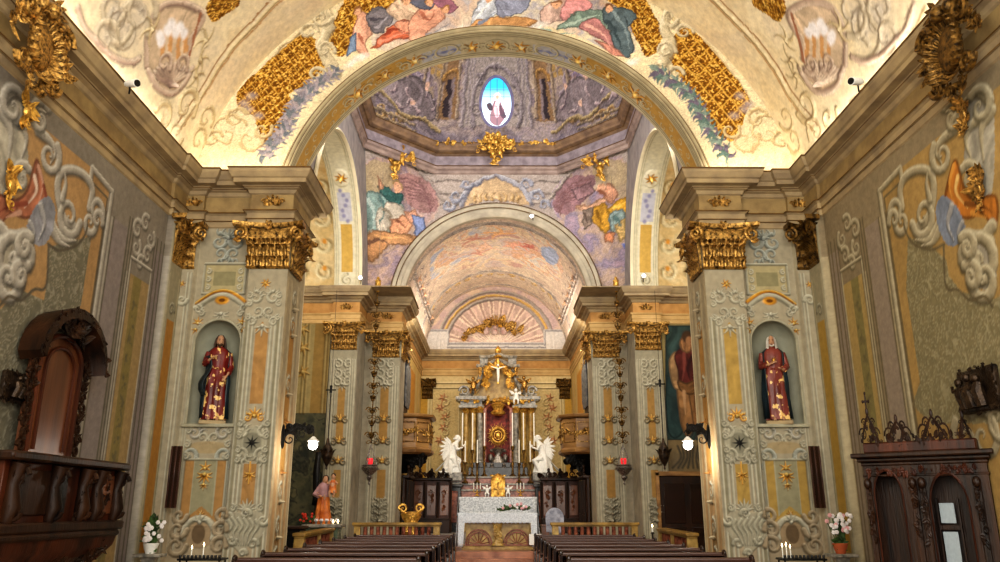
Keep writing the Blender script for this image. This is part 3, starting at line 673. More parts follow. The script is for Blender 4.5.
# ================================================================== pier fronts
def zy(y, Y=13.9, x=250): return AY(x, y, Y)[1]
def pierfront(s):
    cv = Canvas(-5.9, -3.83, 0, 6.75, .0135, hx('#aba28a'), lambda u, v: arr(-s*u*(-1) if False else (u if s < 0 else -u), 14+0*u, v), lambda u, v: arr(0*u, -1+0*u, 0*u))
    cv.gain = .82; cv.hs = 1; jit(cv, .07, 1.2, 6+s)
    low = np.clip(1-cv.V/2.2, 0, 1); cv.col[..., :3] = clerp(cv.col[..., :3], np.broadcast_to(hx('#b0916c'), cv.col[..., :3].shape), low*.45)
    kg = sk('#b4b09a', '#77735f', '#dedac6'); kw = sk('#c2bea8', '#8a8670', '#e6e2ce'); oc = hx('#ab8450') if s < 0 else hx('#b29450')
    sm = lambda t: t*t*(3-2*t)
    H = .12*sm(np.clip((-5.54-cv.U)/.03, 0, 1))+.14*sm(np.clip((cv.U+4.585)/.03, 0, 1)); cv.H += H; cv.hs = .4
    # main pilaster
    cx = -4.215
    for dx in (-.33, -.24, -.17, .17, .24, .33): vline(cv, cx+dx, .35, zy(318), .018, kw)
    for dx in (-.285, .285): vline(cv, cx+dx, .35, zy(318), .016, dict(col=hx('#8d886f')), 0)
    rect(cv, cx-.115, cx+.115, zy(404), zy(328), oc, 0, tex=.12)
    cv.poly([(cx-.115, zy(330)), (cx, zy(322)), (cx+.115, zy(330))], oc)
    rosette(cv, cx, zy(284), .09, gk(), 7)
    scrollpair(cv, cx, zy(298), .16, .12, kw); scrollpair(cv, cx, zy(312), .1, .1, kg, up=-1); scrollpair(cv, cx, zy(322), .2, .08, kw)
    palmette(cv, cx, zy(326), .2, kw, 5, 1.0, -1)
    palmette(cv, cx, zy(416), .17, gk(), 7, 1.5); scrollpair(cv, cx, zy(418), .12, .07, gk())
    cv.blob((cx, zy(443)), .26, .3, hx('#a9a58f'), soft=.15, h=.03); cv.blob((cx, zy(443)), .17, .19, hx('#8b8875'), soft=.15)
    scrollpair(cv, cx, zy(432), .2, .12, kw); scrollpair(cv, cx, zy(454), .18, .13, kg, up=-1)
    for i in range(8): leafstroke(cv, (cx, zy(443)), i*PI/4, .13, .02, 0, dict(col=hx('#1c1c1a')), .01)
    rect(cv, cx-.11, cx+.11, zy(504), zy(464), oc, 0, tex=.12); palmette(cv, cx, zy(474), .13, gk(), 6, 1.4, -1); vline(cv, cx, zy(484), zy(462), .012, gk())
    palmette(cv, cx, zy(512), .22, kw, 7, .9, 1)
    cv.poly(smooth_poly([(cx-.36, zy(516)), (cx-.12, zy(512)), (cx, zy(518)), (cx+.15, zy(510)), (cx+.36, zy(520)), (cx+.27, zy(538)), (cx+.08, zy(546)), (cx+.02, zy(556)), (cx-.1, zy(550)), (cx-.3, zy(538))]), hx('#a8a28c'), h=.04)
    SH = cv.pmask(smooth_poly([(cx-.36, zy(516)), (cx-.12, zy(512)), (cx, zy(518)), (cx+.15, zy(510)), (cx+.36, zy(520)), (cx+.27, zy(538)), (cx+.08, zy(546)), (cx+.02, zy(556)), (cx-.1, zy(550)), (cx-.3, zy(538))]))
    for dx, y, r, sg in ((-.3, 518, .09, 1), (.3, 520, .09, -1), (0, 514, .08, 1), (-.2, 540, .08, -1), (.16, 544, .08, 1), (0, 553, .06, 1)): cv.spiral((cx+dx, zy(y)), r, 0, 1.3, sg, .03, h=.03, **kg)
    for i in range(6):
        t = i/5; cv.stroke(crv([(cx-.32+.5*t, zy(517+3*t)), (cx-.22+.45*t, zy(526)), (cx-.26+.42*t, zy(534)), (cx-.12+.2*t, zy(545))], 4), .028, taper=True, h=.03, clip=SH, **kg)
    # corner half pilaster
    for x in (-5.6, -5.66, -5.80, -5.86): vline(cv, x, .35, 5.75, .014, kw)
    cv.spiral((-5.72, zy(300)), .1, 0, 1.3, s, .03, h=.02, **kw); rosette(cv, -5.75, zy(284), .06, gk(), 6)
    # niche bay
    nx = -5.03; sc = kw
    for dx in (-.45, .45, -.40, .40): vline(cv, nx+dx, .9, 4.6, .012, kg)
    scrollpair(cv, nx, zy(240), .17, .17, sk('#a4a99f', '#6c7068', '#d4d8cc')); scrollpair(cv, nx, zy(252), .12, .13, sk('#a4a99f', '#6c7068', '#d4d8cc'), up=-1)
    palmette(cv, nx, zy(236), .2, sk('#a4a99f', '#6c7068', '#d4d8cc'), 7, 1.2)
    rect(cv, nx-.38, nx+.38, zy(290), zy(262), hx('#b5a980')); rect(cv, nx-.2, nx+.2, zy(284), zy(270), hx('#97906c')); frame(cv, nx-.38, nx+.38, zy(292), zy(262), .02, kg)
    P = [(nx+t*.46, zy(306)+.24*math.cos(t*PI/2)) for t in np.linspace(-1, 1, 15)]
    cv.stroke(P, .05, h=.05, **kw); cv.stroke([(a, b+.08) for a, b in P], .03, h=.03, **gk())
    cv.blob((nx, zy(299)), .15, .09, G1, metal=1, soft=.3, h=.03); cv.blob((nx, zy(299)), .07, .04, G2, metal=1, soft=.3)
    scrollpair(cv, nx, zy(308), .42, .08, kw); palmette(cv, nx, zy(312), .18, kw, 7, 1.3, -1, .01)
    for sx in (-1, 1): palmette(cv, nx+sx*.4, zy(322), .13, gk(), 5, 1.2); palmette(cv, nx+sx*.43, zy(328), .1, gk(), 4, 1.2, -1)
    # below niche
    scrollpair(cv, nx, zy(432), .25, .13, sk('#b3afa2', '#74705f', '#dcd9cc')); scrollpair(cv, nx, zy(437), .1, .1, kg, up=-1)
    cv.blob((nx, zy(447)), .4, .11, hx('#ad9c78'), soft=.1); scrollpair(cv, nx, zy(455), .3, .15, sk('#a9aca0', '#6f7264', '#d2d5c8'), up=-1)
    rect(cv, nx-.34, nx+.34, zy(520), zy(460), hx('#a9a58a')); 
    for sx in (-1, 1): rect(cv, nx+sx*.28-.08, nx+sx*.28+.08, zy(522), zy(460), oc)
    rect(cv, nx-.18, nx+.18, zy(516), zy(460), hx('#9b9678')); cv.poly([(nx-.2, zy(516)), (nx, zy(506)), (nx+.2, zy(516)), (nx+.2, zy(524)), (nx-.2, zy(524))], oc)
    frame(cv, nx-.37, nx+.37, zy(526), zy(459), .015, kg)
    palmette(cv, nx, zy(468), .13, gk(), 5, 1.5, 1); palmette(cv, nx, zy(474), .17, gk(), 7, 1.3, -1); palmette(cv, nx, zy(484), .1, gk(), 5, 1, -1); rosette(cv, nx, zy(514), .06, gk())
    cv.blob((nx, zy(532)), .34, .28, hx('#a48f70'), soft=.1, h=.03); cv.blob((nx, zy(534)), .12, .17, hx('#6f5c44'), soft=.1)
    P = [(nx+.26*math.cos(a), zy(534)+.26*math.sin(a)) for a in np.linspace(-.3, PI+.3, 16)]; cv.stroke(P, .045, h=.05, **kw)
    for sx in (-1, 1):
        for y, r in ((516, .13), (530, .16), (546, .17)): cv.spiral((nx+sx*.36, zy(y)), r, 0, 1.3, sx, .04, h=.04, **sk('#a8987c', '#6d5e46', '#d4c6aa'))
    palmette(cv, nx, zy(522), .16, kw, 5, 1, 1)
    for y in (270, 278, 286): scrollpair(cv, nx, zy(y), .3, .05, kw, wd=.3)
    for y in (312, 326, 430, 444, 456): scrollpair(cv, nx, zy(y), .36, .06, kg, wd=.3)
    for y in (296, 304, 318): scrollpair(cv, cx, zy(y), .27, .055, kw, wd=.3)
    for y in (424, 436, 450, 460, 508): scrollpair(cv, cx, zy(y), .24, .06, kg, wd=.3)
    cv.mask = ~((np.abs(cv.U-nx) < .40) & (cv.V > 3.02) & ((cv.V < 4.48) | (np.hypot(cv.U-nx, cv.V-4.48) < .40)))
    o = struct(cv.build('trim_pier_front', flip=s > 0)); o.name = 'wall_pier_left' if s < 0 else 'wall_pier_right'
    # niche: half cylinder with quarter-sphere head, sill
    S_ = -1 if s < 0 else 1; X = S_*5.03; mb = MB(); rings = []
    for k in range(9): z = 3.02+(4.48-3.02)*k/8; rings.append([(X-.42*math.cos(a), 14+.42*math.sin(a), z) for a in np.linspace(0, PI, 17)])
    for k in range(1, 9): b = PI/2*k/8; rings.append([(X-.42*math.cos(b)*math.cos(a), 14+.42*math.cos(b)*math.sin(a), 4.48+.42*math.sin(b)) for a in np.linspace(0, PI, 17)])
    mb.loft(rings, False, False)
    mb.add([(X-.42*math.cos(a), 14+.42*math.sin(a), 3.02) for a in np.linspace(0, PI, 17)], [tuple(range(17))])
    niche_m = M.get('niche') or noise_mat('niche_plaster', hx('#7c7c6c'), hx('#9a9a88'), 2, .8, bump=.1); M['niche'] = niche_m
    struct(mb.build('trim_niche', niche_m))
    mb = MB(); P = [(X-.42, 13.99, 3.02), (X-.42, 13.99, 4.48)]+[(X-.42*math.cos(a), 13.99, 4.48+.42*math.sin(a)) for a in np.linspace(0, PI, 20)][1:]+[(X+.42, 13.99, 3.02)]
    mb.tube(P, .022, 6); mb.bbox(X-.47, X+.47, 13.93, 14.02, 2.96, 3.02); struct(mb.build('trim_niche_frame', noise_mat('niche_frame', hx('#8e8a74'), hx('#aba790'), 4, .7)))
    # inner face of the pier
    cv = Canvas(13.86, 15.15, 0, 6.72, .02, hx('#a89c80'), lambda u, v: arr(S_*3.84+0*u, u, v), lambda u, v: arr(-S_+0*u, 0*u, 0*u))
    cv.gain = .85; jit(cv, .08, 1.5); lw = np.clip((3.9-cv.V)*1.2, 0, 1)
    cv.col[..., :3] = clerp(cv.col[..., :3], np.broadcast_to(hx('#c49a66'), cv.col[..., :3].shape), lw*.65)  # warm light on the lower face painted into its colour
    for u in (13.93, 14.0, 14.25, 14.3, 14.72, 14.78, 15.0, 15.08): vline(cv, u, .2, 5.7, .018, sk('#b9a988', '#6e634c', '#dccfae'))
    rect(cv, 14.36, 14.66, 2.2, 5.0, hx('#b58a4c')); rect(cv, 14.36, 14.66, .5, 1.4, hx('#9a7a4c'))
    for z in (5.4, 4.9, 3.8, 1.9, 1.3, .8): scroll(cv, (14.5, z), .14, 1, kg); palmette(cv, 14.5, z-.2, .18, sk('#9a8a6c', '#5a4e3a', '#d0c2a2'), 5)
    for z in (3.1, 2.2): palmette(cv, 14.5, z, .12, dict(col=hx('#8a5a2c'), dark=hx('#4a2c14'), light=hx('#c8904a')), 6)
    struct(cv.build('wall_pier_inner', flip=s > 0))
    mb = MB(); mb.box(min(S_*3.84, S_*9), max(S_*3.84, S_*9), 15.15, 15.2, 0, 7.7); mb.box(min(S_*5.92, S_*6.3), max(S_*5.92, S_*6.3), -3, 15.2, 0, 7.7)
    struct(mb.build('wall_pier_core', M['cream'], smooth=False))
pierfront(-1); pierfront(1)
# ================================================================== entablatures
ENT = [(o*.8, z) for o, z in [(0, 6.66), (.03, 6.68), (.03, 6.78), (.05, 6.79), (.05, 6.90), (.09, 6.93), (.10, 6.96), (0, 6.98), (0, 7.28), (.04, 7.30), (.07, 7.36), (.14, 7.38), (.18, 7.42), (.34, 7.43), (.34, 7.51), (.38, 7.53), (.44, 7.62), (.45, 7.66), (.45, 7.70), (0, 7.74)]]
for s in (-1, 1):
    path = [(5.9, -2), (5.9, 13.3), (5.84, 13.3), (5.84, 13.9), (5.52, 13.9), (5.52, 14), (4.62, 14), (4.62, 13.84), (3.82, 13.84), (3.82, 15.22), (6, 15.22)]
    pl = [(s*a, b) for a, b in path]
    sweep(ENT[:8], pl, 'stone', 'trim_architrave', side=-s); sweep(ENT[7:9], pl, 'olive', 'trim_frieze', side=-s); sweep(ENT[8:], pl, 'stone', 'trim_cornice', side=-s)
    for o_, z_, r_ in ((.112, 6.94, .012), (.065, 6.785, .008), (.15, 7.40, .01), (.44, 7.69, .016), (.38, 7.56, .008)):
        sweep([(o_*.8+r_, z_-r_), (o_*.8+r_*1.6, z_), (o_*.8+r_, z_+r_)], pl, 'fillet', 'trim_fillet', side=-s)
    mb = MB(); mb.box(min(s*5.58, s*6.2), max(s*5.58, s*6.2), -2, 14, 7.69, 7.72); mb.box(min(s*3.6, s*6), max(s*3.6, s*6), 13.7, 15.1, 7.69, 7.72); struct(mb.build('trim_cornice_top', M['stone'], smooth=False))
ENT2 = [(o, z+.12) for o, z in ENT]
for s in (-1, 1):
    path = [(8, 22.5), (4.78, 22.5), (4.78, 22.38), (4.0, 22.38), (4.0, 23.72), (3.76, 23.72), (3.76, 23.58), (2.9, 23.58), (2.9, 24.8), (3.05, 24.8), (3.05, 31.95)]
    sweep(ENT2[:7], [(s*a, b) for a, b in path], 'tan', 'trim_architrave_crossing', side=-s)
    sweep(ENT2[6:9], [(s*a, b) for a, b in path], 'ochre', 'trim_frieze_crossing', side=-s)
    sweep(ENT2[8:], [(s*a, b) for a, b in path], 'stone', 'trim_cornice_crossing', side=-s)
    mb = MB(); mb.box(min(s*2.5, s*8), max(s*2.5, s*8), 22.1, 24.8, 7.80, 7.83); struct(mb.build('trim_cornice_top_crossing', M['stone'], smooth=False))
sweep(ENT2[:7], [(-3.05, 31.95), (3.05, 31.95)], 'tan', 'trim_architrave_choir', side=1)
sweep(ENT2[6:9], [(-3.05, 31.95), (3.05, 31.95)], 'ochre', 'trim_frieze_choir', side=1)
sweep(ENT2[8:], [(-3.05, 31.95), (3.05, 31.95)], 'stone', 'trim_cornice_choir', side=1)
# ================================================================== crossing: far wall with pendentives
A2Z, A2R = 7.65, 2.9
YB = 23.6
def cxz(v): return 2.0*np.clip((v-7.9)/4.7, 0, 1)**1.4
def bpos(u, v): return arr(u, YB-np.maximum(0, np.abs(u)-(4.0-cxz(v))), v)
cv = Canvas(-4.0, 4.0, 7.6, 12.95, .026, hx('#a79b92'), bpos, lambda u, v: arr(0*u, -1+0*u, 0*u))
cv.mask = np.hypot(cv.U, cv.V-A2Z) > 2.95
jit(cv, .1, 1.2, 9)
clouds(cv, np.clip((9.6-cv.V)*2, 0, 1)*.7, ['#8f8380', '#b5a89a', '#a0938c'], 1.6, 3)
kv = sk('#a39890', '#6a5f58', '#d0c6b8')
for z in (11.0, 11.35, 11.8, 12.1, 12.4): cv.stroke([(-3, z), (3, z)], .03, h=.02, **kv)
for mir in (False, True):
    cv.mir = mir
    mask = cv.pmask(smooth_poly(cv.q((362, 164), (385, 158), (420, 172), (436, 186), (440, 206), (428, 226), (412, 246), (400, 268), (390, 284), (366, 284), (360, 240), (360, 200))))
    clouds(cv, mask, (['#a3918c', '#b59c86', '#8f8088', '#c2a694', '#9c8a94'] if not mir else ['#9d8c8c', '#a89498', '#b8a08c', '#8c8294', '#b39aa4']), 1.3, 14 if mir else 12)
    m2 = cv.pmask(smooth_poly(cv.q((362, 166), (380, 160), (400, 168), (394, 186), (372, 200), (362, 196)))); clouds(cv, m2*.8, ['#b3a27c', '#9a8a6c'], 1.5, 5)
    cv.poly(smooth_poly(cv.q((396, 176), (424, 178), (438, 198), (436, 212), (420, 212), (404, 196))), hx('#9c7a76' if not mir else '#8f6f72'), tex=.2, h=.02)
    for i in range(6): cv.stroke(crv(cv.q((400+i*2, 178+i*4), (418+i*2, 184+i*4), (436-i, 200+i*3)), 4), .02, hx('#7d5c5c'))
    # scroll ends beside the pediment
    cv.stroke(crv(cv.q((420, 172), (430, 182), (440, 196), (450, 202)), 4), .05, h=.02, **kv)
cv.mir = False
figure(cv, None, [
 ([(364, 196), (380, 194), (398, 200), (404, 214), (388, 232), (372, 240), (362, 232)], '#8aa39c'),
 ([(378, 184), (392, 190), (402, 196), (400, 204), (386, 198)], '#3f6a66'),
 ([(376, 212), (388, 204), (400, 206), (404, 216), (392, 226), (378, 232)], '#cfc6b4'),
 ([(392, 222), (404, 216), (412, 226), (402, 234), (390, 232)], '#d49c78'),
 ([(404, 212), (416, 210), (420, 220), (410, 224)], '#d8a284'),
 ([(412, 214), (424, 218), (426, 230), (416, 236)], '#7f8cb0'),
 ([(362, 236), (380, 230), (416, 236), (408, 244), (388, 246), (374, 262), (364, 256)], '#b98c62'),
 ([(378, 176), (380, 190), (384, 186)], '#d0a080')], head=(398, 187, .14), hair='#a58a60')
for pts, c in (([(368, 200), (374, 216), (370, 234)], '#b7c8c0'), ([(380, 198), (384, 212), (378, 228)], '#5a7a78'), ([(384, 210), (392, 216), (386, 228)], '#8f8674'), ([(376, 236), (392, 238), (408, 240)], '#e2b078'), ([(398, 220), (406, 228)], '#8c5a44'), ([(366, 244), (382, 240), (390, 250)], '#7a5a48')): cv.stroke(crv(cv.q(*pts), 4), .05, hx(c), taper=True)
figure(cv, None, [
 ([(576, 206), (592, 204), (606, 196), (612, 190), (608, 200), (596, 208), (580, 210)], '#d8ac8c'),
 ([(600, 186), (612, 184), (618, 194), (612, 204), (604, 200)], '#c9967a'),
 ([(594, 208), (606, 206), (610, 226), (604, 232), (594, 222)], '#c99a3c'),
 ([(608, 210), (620, 200), (632, 202), (630, 214), (616, 216)], '#cf9e34'),
 ([(610, 214), (620, 210), (628, 218), (624, 230), (612, 230)], '#8fa3a0'),
 ([(616, 224), (630, 220), (632, 236), (620, 242)], '#d8b878'),
 ([(582, 210), (594, 208), (592, 224), (584, 228)], '#8c7c70'),
 ([(604, 234), (616, 232), (612, 244), (606, 242)], '#c98a64'), ([(572, 190), (590, 182), (596, 190), (576, 200)], '#96777a')], head=(600, 186, .14), hair='#b8a890')
for pts, c in (([(598, 210), (602, 226)], '#7f5c1c'), ([(612, 208), (626, 204)], '#f0c860'), ([(614, 218), (622, 226)], '#5f7a78'), ([(584, 214), (588, 224)], '#5c4c44'), ([(600, 192), (608, 198)], '#8a5a44'), ([(624, 244), (632, 250)], '#6c78b4')): cv.stroke(crv(cv.q(*pts), 4), .05, hx(c), taper=True)
# pediment painting above the choir arch
cv.poly(smooth_poly(cv.q((462, 206), (472, 190), (484, 182), (496, 178), (508, 182), (520, 190), (530, 206), (514, 202), (496, 200), (478, 202))), hx('#c0a683'), tex=.2, h=.02)
for s in (-1, 1):
    cv.stroke(crv(cv.q((496+s*34, 204), (496+s*28, 190), (496+s*14, 180), (496, 176)), 5), .08, h=.04, **sk('#a9a8ae', '#6d6c78', '#d2d2d4'))
    for x, y, r in ((30, 184, .2), (40, 196, .22), (48, 205, .18)): cv.spiral(cv.q((496+s*x, y))[0], r, 0, 1.3, s, .05, h=.03, **sk('#9fa0aa', '#666878', '#cdcfd4'))
    for x in (4, 10, 16, 22): leafstroke(cv, cv.q((496+s*x, 200))[0], PI/2-s*.5, .25, .05, s*.8, sk('#c8a878', '#8a6c48', '#e6cfa0'), .02)
smear(cv, .03, 5, .007, 16, brush=.22); BC = cv
struct(cv.build('wall_crossing_far'))
kar = noise_mat('choir_arch_moulding', hx('#9f9684'), hx('#bdb39c'), 3, .7, bump=.1)
arc_sweep([(-.42, 23.75), (-.42, 23.56), (-.34, 23.5), (-.28, 23.5), (-.26, 23.55), (-.14, 23.55), (-.12, 23.5), (-.02, 23.46), (.02, 23.5), (.03, 23.6)], (0, A2Z), 3.3, .02, PI-.02, kar, 'trim_choir_arch', 72)
for r_, d_ in ((3.02, 23.54), (3.17, 23.5), (3.31, 23.45), (2.9, 23.6)): arc_sweep([(-.012, d_), (0, d_-.016), (.012, d_)], (0, A2Z), r_, .02, PI-.02, M['fillet'], 'trim_choir_fillet', 72)
# gilt leaves painted on archivolt via small soffit band
# ring cornice (octagon)
OCT = [(-4.0, 14.9), (-4.0, 21.6), (-2.0, 23.6), (2.0, 23.6), (4.0, 21.6), (4.0, 14.9)]
km = noise_mat('mauve_ring', hx('#806f68'), hx('#a8958a'), 3, .7, bump=.1)
sweep([(0, 12.0), (.05, 12.03), (.05, 12.12), (.12, 12.16), (.12, 12.24), (.05, 12.28)], OCT, km, 'trim_octagon_architrave', side=1)
sweep([(.05, 12.28), (.05, 12.62)], OCT, noise_mat('lilac_frieze', hx('#7c7278'), hx('#a0959a'), 5, .7, bump=.1), 'trim_octagon_frieze', side=1)
sweep([(.05, 12.62), (.14, 12.66), (.16, 12.70), (.28, 12.73), (.28, 12.80), (.34, 12.86), (.36, 12.94), (.36, 12.98), (0, 13.02)], OCT, noise_mat('brown_cornice', hx('#6b5646'), hx('#93785c'), 4, .7, bump=.1), 'trim_octagon_cornice', side=1)
for o_, z_ in ((.12, 12.26), (.17, 12.68), (.36, 12.96)): sweep([(o_, z_-.015), (o_+.02, z_), (o_, z_+.015)], OCT, M['fillet'], 'trim_octagon_fillet', side=1)
# dome facets
OC = np.array(OCT); seg = np.hypot(*(OC[1:]-OC[:-1]).T); cum = np.concatenate([[0], np.cumsum(seg)]); CEN = np.array((0, 19.3))
def dk(v): t = np.clip((v-13.0)/7.0, 0, 1); return 1-.10*t-.85*t**2.2
def dpos(u, v):
    x = np.interp(u, cum, OC[:, 0]); y = np.interp(u, cum, OC[:, 1]); k = dk(v)
    return arr(x*k, CEN[1]+(y-CEN[1])*k, v)
def dnr(u, v): p = dpos(u, v); d = np.stack([-p[..., 0], CEN[1]-p[..., 1], 0*u-1.0], -1); return d/np.linalg.norm(d, axis=-1)[..., None]
cv = Canvas(0, cum[-1], 12.95, 19.9, .035, hx('#8d8088'), dpos, dnr); jit(cv, .1, 1)
clouds(cv, np.ones(cv.U.shape)*.85, ['#6c5f5a', '#998c8c', '#b09c80', '#8a7c84', '#bdaa94', '#7a6c68', '#a58f70'], 1.1, 21, 2)
lowc = np.clip((14.2-cv.V)*1.0, 0, 1); clouds(cv, lowc*.8, ['#6a6474', '#8a8290', '#a79a98', '#625c72'], 1.2, 8, 2)
mid = (cum[2]+cum[3])/2
kb = sk('#94836c', '#54463c', '#c4b08c'); kvv = sk('#9a8f92', '#564c50', '#c9bfbc')
# painted architecture: central aedicule
rect(cv, mid-1.15, mid+1.15, 13.7, 16.6, hx('#a0958e')); cv.stroke([(mid-1.15, 13.7), (mid-1.15, 16.0), (mid-.7, 16.5), (mid+.7, 16.5), (mid+1.15, 16.0), (mid+1.15, 13.7)], .05, h=.02, **kvv)
for dx in (-.98, -.85, .85, .98): vline(cv, mid+dx, 13.8, 15.9, .03, kvv)
for s in (-1, 1):
    scroll(cv, (mid+s*.68, 15.2), .2, s, kvv); scroll(cv, (mid+s*.7, 14.3), .22, s, kvv, up=-1)
    cv.poly([(mid+s*1.4, 13.9), (mid+s*1.95, 13.9), (mid+s*1.85, 15.9), (mid+s*1.45, 15.9)], hx('#8c6f50'), h=.02)
    cv.poly([(mid+s*1.55, 14.0), (mid+s*1.85, 14.0), (mid+s*1.8, 15.2), (mid+s*1.55, 15.2)], hx('#3a3034'), h=.03)
    cv.stroke([(mid+s*1.6, 14.0), (mid+s*1.6, 15.2)], .05, hx('#8b7c7c'))
    P = [(mid+s*1.68+.25*math.cos(a), 15.2+.3*math.sin(a)) for a in np.linspace(0, PI, 10)]; cv.stroke(P, .05, h=.02, **dict(col=hx('#a8804a'), dark=hx('#5c4020'), light=hx('#d8b070')))
    for dz in (0, .25): 
        for dx in (2.1, 2.4): rect(cv, min(mid+s*dx, mid+s*(dx+.2)), max(mid+s*dx, mid+s*(dx+.2)), 15.2+dz, 15.4+dz, hx('#b59660'))
    for i, z in enumerate((15.9, 16.1, 16.3)): cv.stroke([(mid+s*1.2, z), (mid+s*2.6, z+.25), (mid+s*3.4, z-.1)], .05, h=.02, **kb)
    clouds(cv, np.clip(1-np.hypot((cv.U-mid-s*3.4)/1.1, (cv.V-14.6)/.8), 0, 1)*2 > .5, ['#8f8198', '#b7a7a6', '#75698c', '#9c8060'], 2, 30)
    for t in range(7): cv.spiral((mid+s*(2.5+.33*t), 14.3+.5*math.sin(t*1.7)+.2), .28, t, 1.3, s, .06, h=.02, **sk('#a898a0', '#5f5060', '#cfc2c4'))
    for t in range(5): cv.spiral((mid+s*(2.7+.4*t), 13.6+.2*math.cos(t)), .2, t, 1.3, -s, .05, h=.02, **dict(col=hx('#a8885c'), dark=hx('#604828'), light=hx('#d8bc88')))
    for x in (3.2, 3.7, 4.9, 5.5):
        cv.poly([(mid+s*x, 15.0), (mid+s*(x+.25), 15.0), (mid+s*(x+.22), 17.2), (mid+s*x, 17.2)], hx('#6a5c60'), h=.03); vline(cv, mid+s*(x+.06), 15.0, 17.2, .03, kvv)
    for z in (13.25, 13.45, 17.4, 17.6): cv.stroke([(mid+s*2.9, z), (mid+s*7, z)], .04, h=.02, **kb)
for s in (-1, 1):
    for k, x in enumerate((1.35, 2.0, 2.75, 3.6, 4.4, 5.2)):
        cv.stroke([(mid+s*x, 13.9 if k % 2 else 14.0), (mid+s*(x+.05), 15.7+.12*k)], .05, h=.02, **sk('#a08c78', '#4a3a34', '#d8c4a4'))
    for k in range(6): cv.stroke([(mid+s*1.3, 15.8+.16*k), (mid+s*(3.4+.1*k), 16.3+.2*k), (mid+s*6.5, 15.9+.2*k)], .03, h=.01, **sk('#97805c', '#40301f', '#cdb488'))
    cv.poly(smooth_poly([(mid+s*2.1, 13.9), (mid+s*2.4, 14.6), (mid+s*3.1, 14.9), (mid+s*4.0, 14.5), (mid+s*4.6, 13.9), (mid+s*3.6, 13.6)]), hx('#8a7e80'), tex=.25)
    cv.stroke(crv([(mid+s*1.9, 13.5), (mid+s*2.6, 13.75), (mid+s*3.4, 13.6), (mid+s*4.4, 14.0), (mid+s*5.4, 13.6)], 5), .06, h=.02, **sk('#a8946c', '#584428', '#dcc898'))
    for t in range(9): leafstroke(cv, (mid+s*(2.3+.28*t), 14.2+.35*math.sin(t*2.1)), t*1.1, .34, .06, .8, sk('#b5a0a0', '#5c4c5c', '#ddd0cc'), .01)
    for (x, z) in ((2.6, 14.8), (3.5, 14.9), (3.1, 14.1)): cv.blob((mid+s*x, z), .12, .14, hx('#d8b49c'), soft=.3)
for x in (-.75, .75): cv.stroke(crv([(mid+x, 13.7), (mid+x*1.15, 14.3), (mid+x*1.0, 15.0), (mid+x*.5, 15.5), (mid, 15.65)], 5), .06, h=.03, **kvv)
d = np.hypot((cv.U-mid)/.54, (cv.V-14.5)/.78)
cv.mask = d > 1.0
smear(cv, .035, 4, .008, 14, brush=.3); DM = cv
struct(cv.build('ceiling_dome'))
# oval stained window
zc0 = 14.5
def wpos(a, r): 
    u = mid+.56*r*math.cos(a); z = zc0+.82*r*math.sin(a); p = dpos(np.array(u), np.array(z)); return (float(p[0]), float(p[1])+.03, z)
wn = Canvas(-.6, .6, -.86, .86, .012, hx('#bfe2f2'), lambda u, v: (lambda p: arr(p[..., 0], p[..., 1]+.05, p[..., 2]))(dpos(mid+u, zc0+v)), lambda u, v: arr(0*u, -1+0*u, 0*u))
wn.mask = np.hypot(wn.U/.57, wn.V/.83) < 1.0
tp = np.clip((wn.V)*1.6+.2, 0, 1); wn.col[..., :3] = clerp(np.broadcast_to(hx('#dff0fa'), wn.col[..., :3].shape), np.broadcast_to(hx('#2fa8d8'), wn.col[..., :3].shape), tp)
W = lambda pts, c: wn.poly(smooth_poly(pts), hx(c))
W([(-.22, -.55), (-.15, -.1), (-.05, .1), (.1, .1), (.2, -.1), (.3, -.4), (.1, -.74), (-.1, -.72)], '#8a6a72'); W([(-.1, -.2), (0, .08), (.1, .05), (.14, -.3), (0, -.5)], '#d0aab0')
W([(-.35, -.05), (-.2, 0), (-.12, -.2), (-.25, -.25)], '#4a3c44'); W([(.1, 0), (.2, -.2), (.34, -.45), (.2, -.5), (.1, -.3)], '#5c4450')
wn.blob((.03, .2), .13, .15, hx('#efe6de'), soft=.2); wn.blob((.03, .18), .07, .09, hx('#d8b49a'), soft=.2); W([(-.02, .1), (.08, .1), (.08, -.12), (.02, -.14)], '#f0f0ee')
for x in (-.22, .02, .26): wn.stroke([(x, -.75), (x, .75)], .008, hx('#3a4650'))
for z in (-.4, -.1, .2, .42): wn.stroke([(-.47, z), (.47, z)], .007, hx('#3a4650'))
m = bpy.data.materials.new('stained_glass'); nt, b = NT(m); a = nt.nodes.new('ShaderNodeVertexColor'); a.layer_name = 'Col'
nt.links.new(a.outputs[0], b.inputs['Base Color']); nt.links.new(a.outputs[0], b.inputs['Emission Color']); b.inputs['Emission Strength'].default_value = 1.3; b.inputs['Roughness'].default_value = .2
M['stained'] = m; o = wn.build('stained_pane', 'stained')
wf = MB(); wf.tube([wpos(a, 1.02) for a in np.linspace(0, 2*PI, 49)], .055, 8); fr = wf.build('window_1', noise_mat('window_surround', hx('#6f6a90'), hx('#8f8aa8'), 5, .5)); struct(fr); o.parent = fr; o.name = 'window_pane'
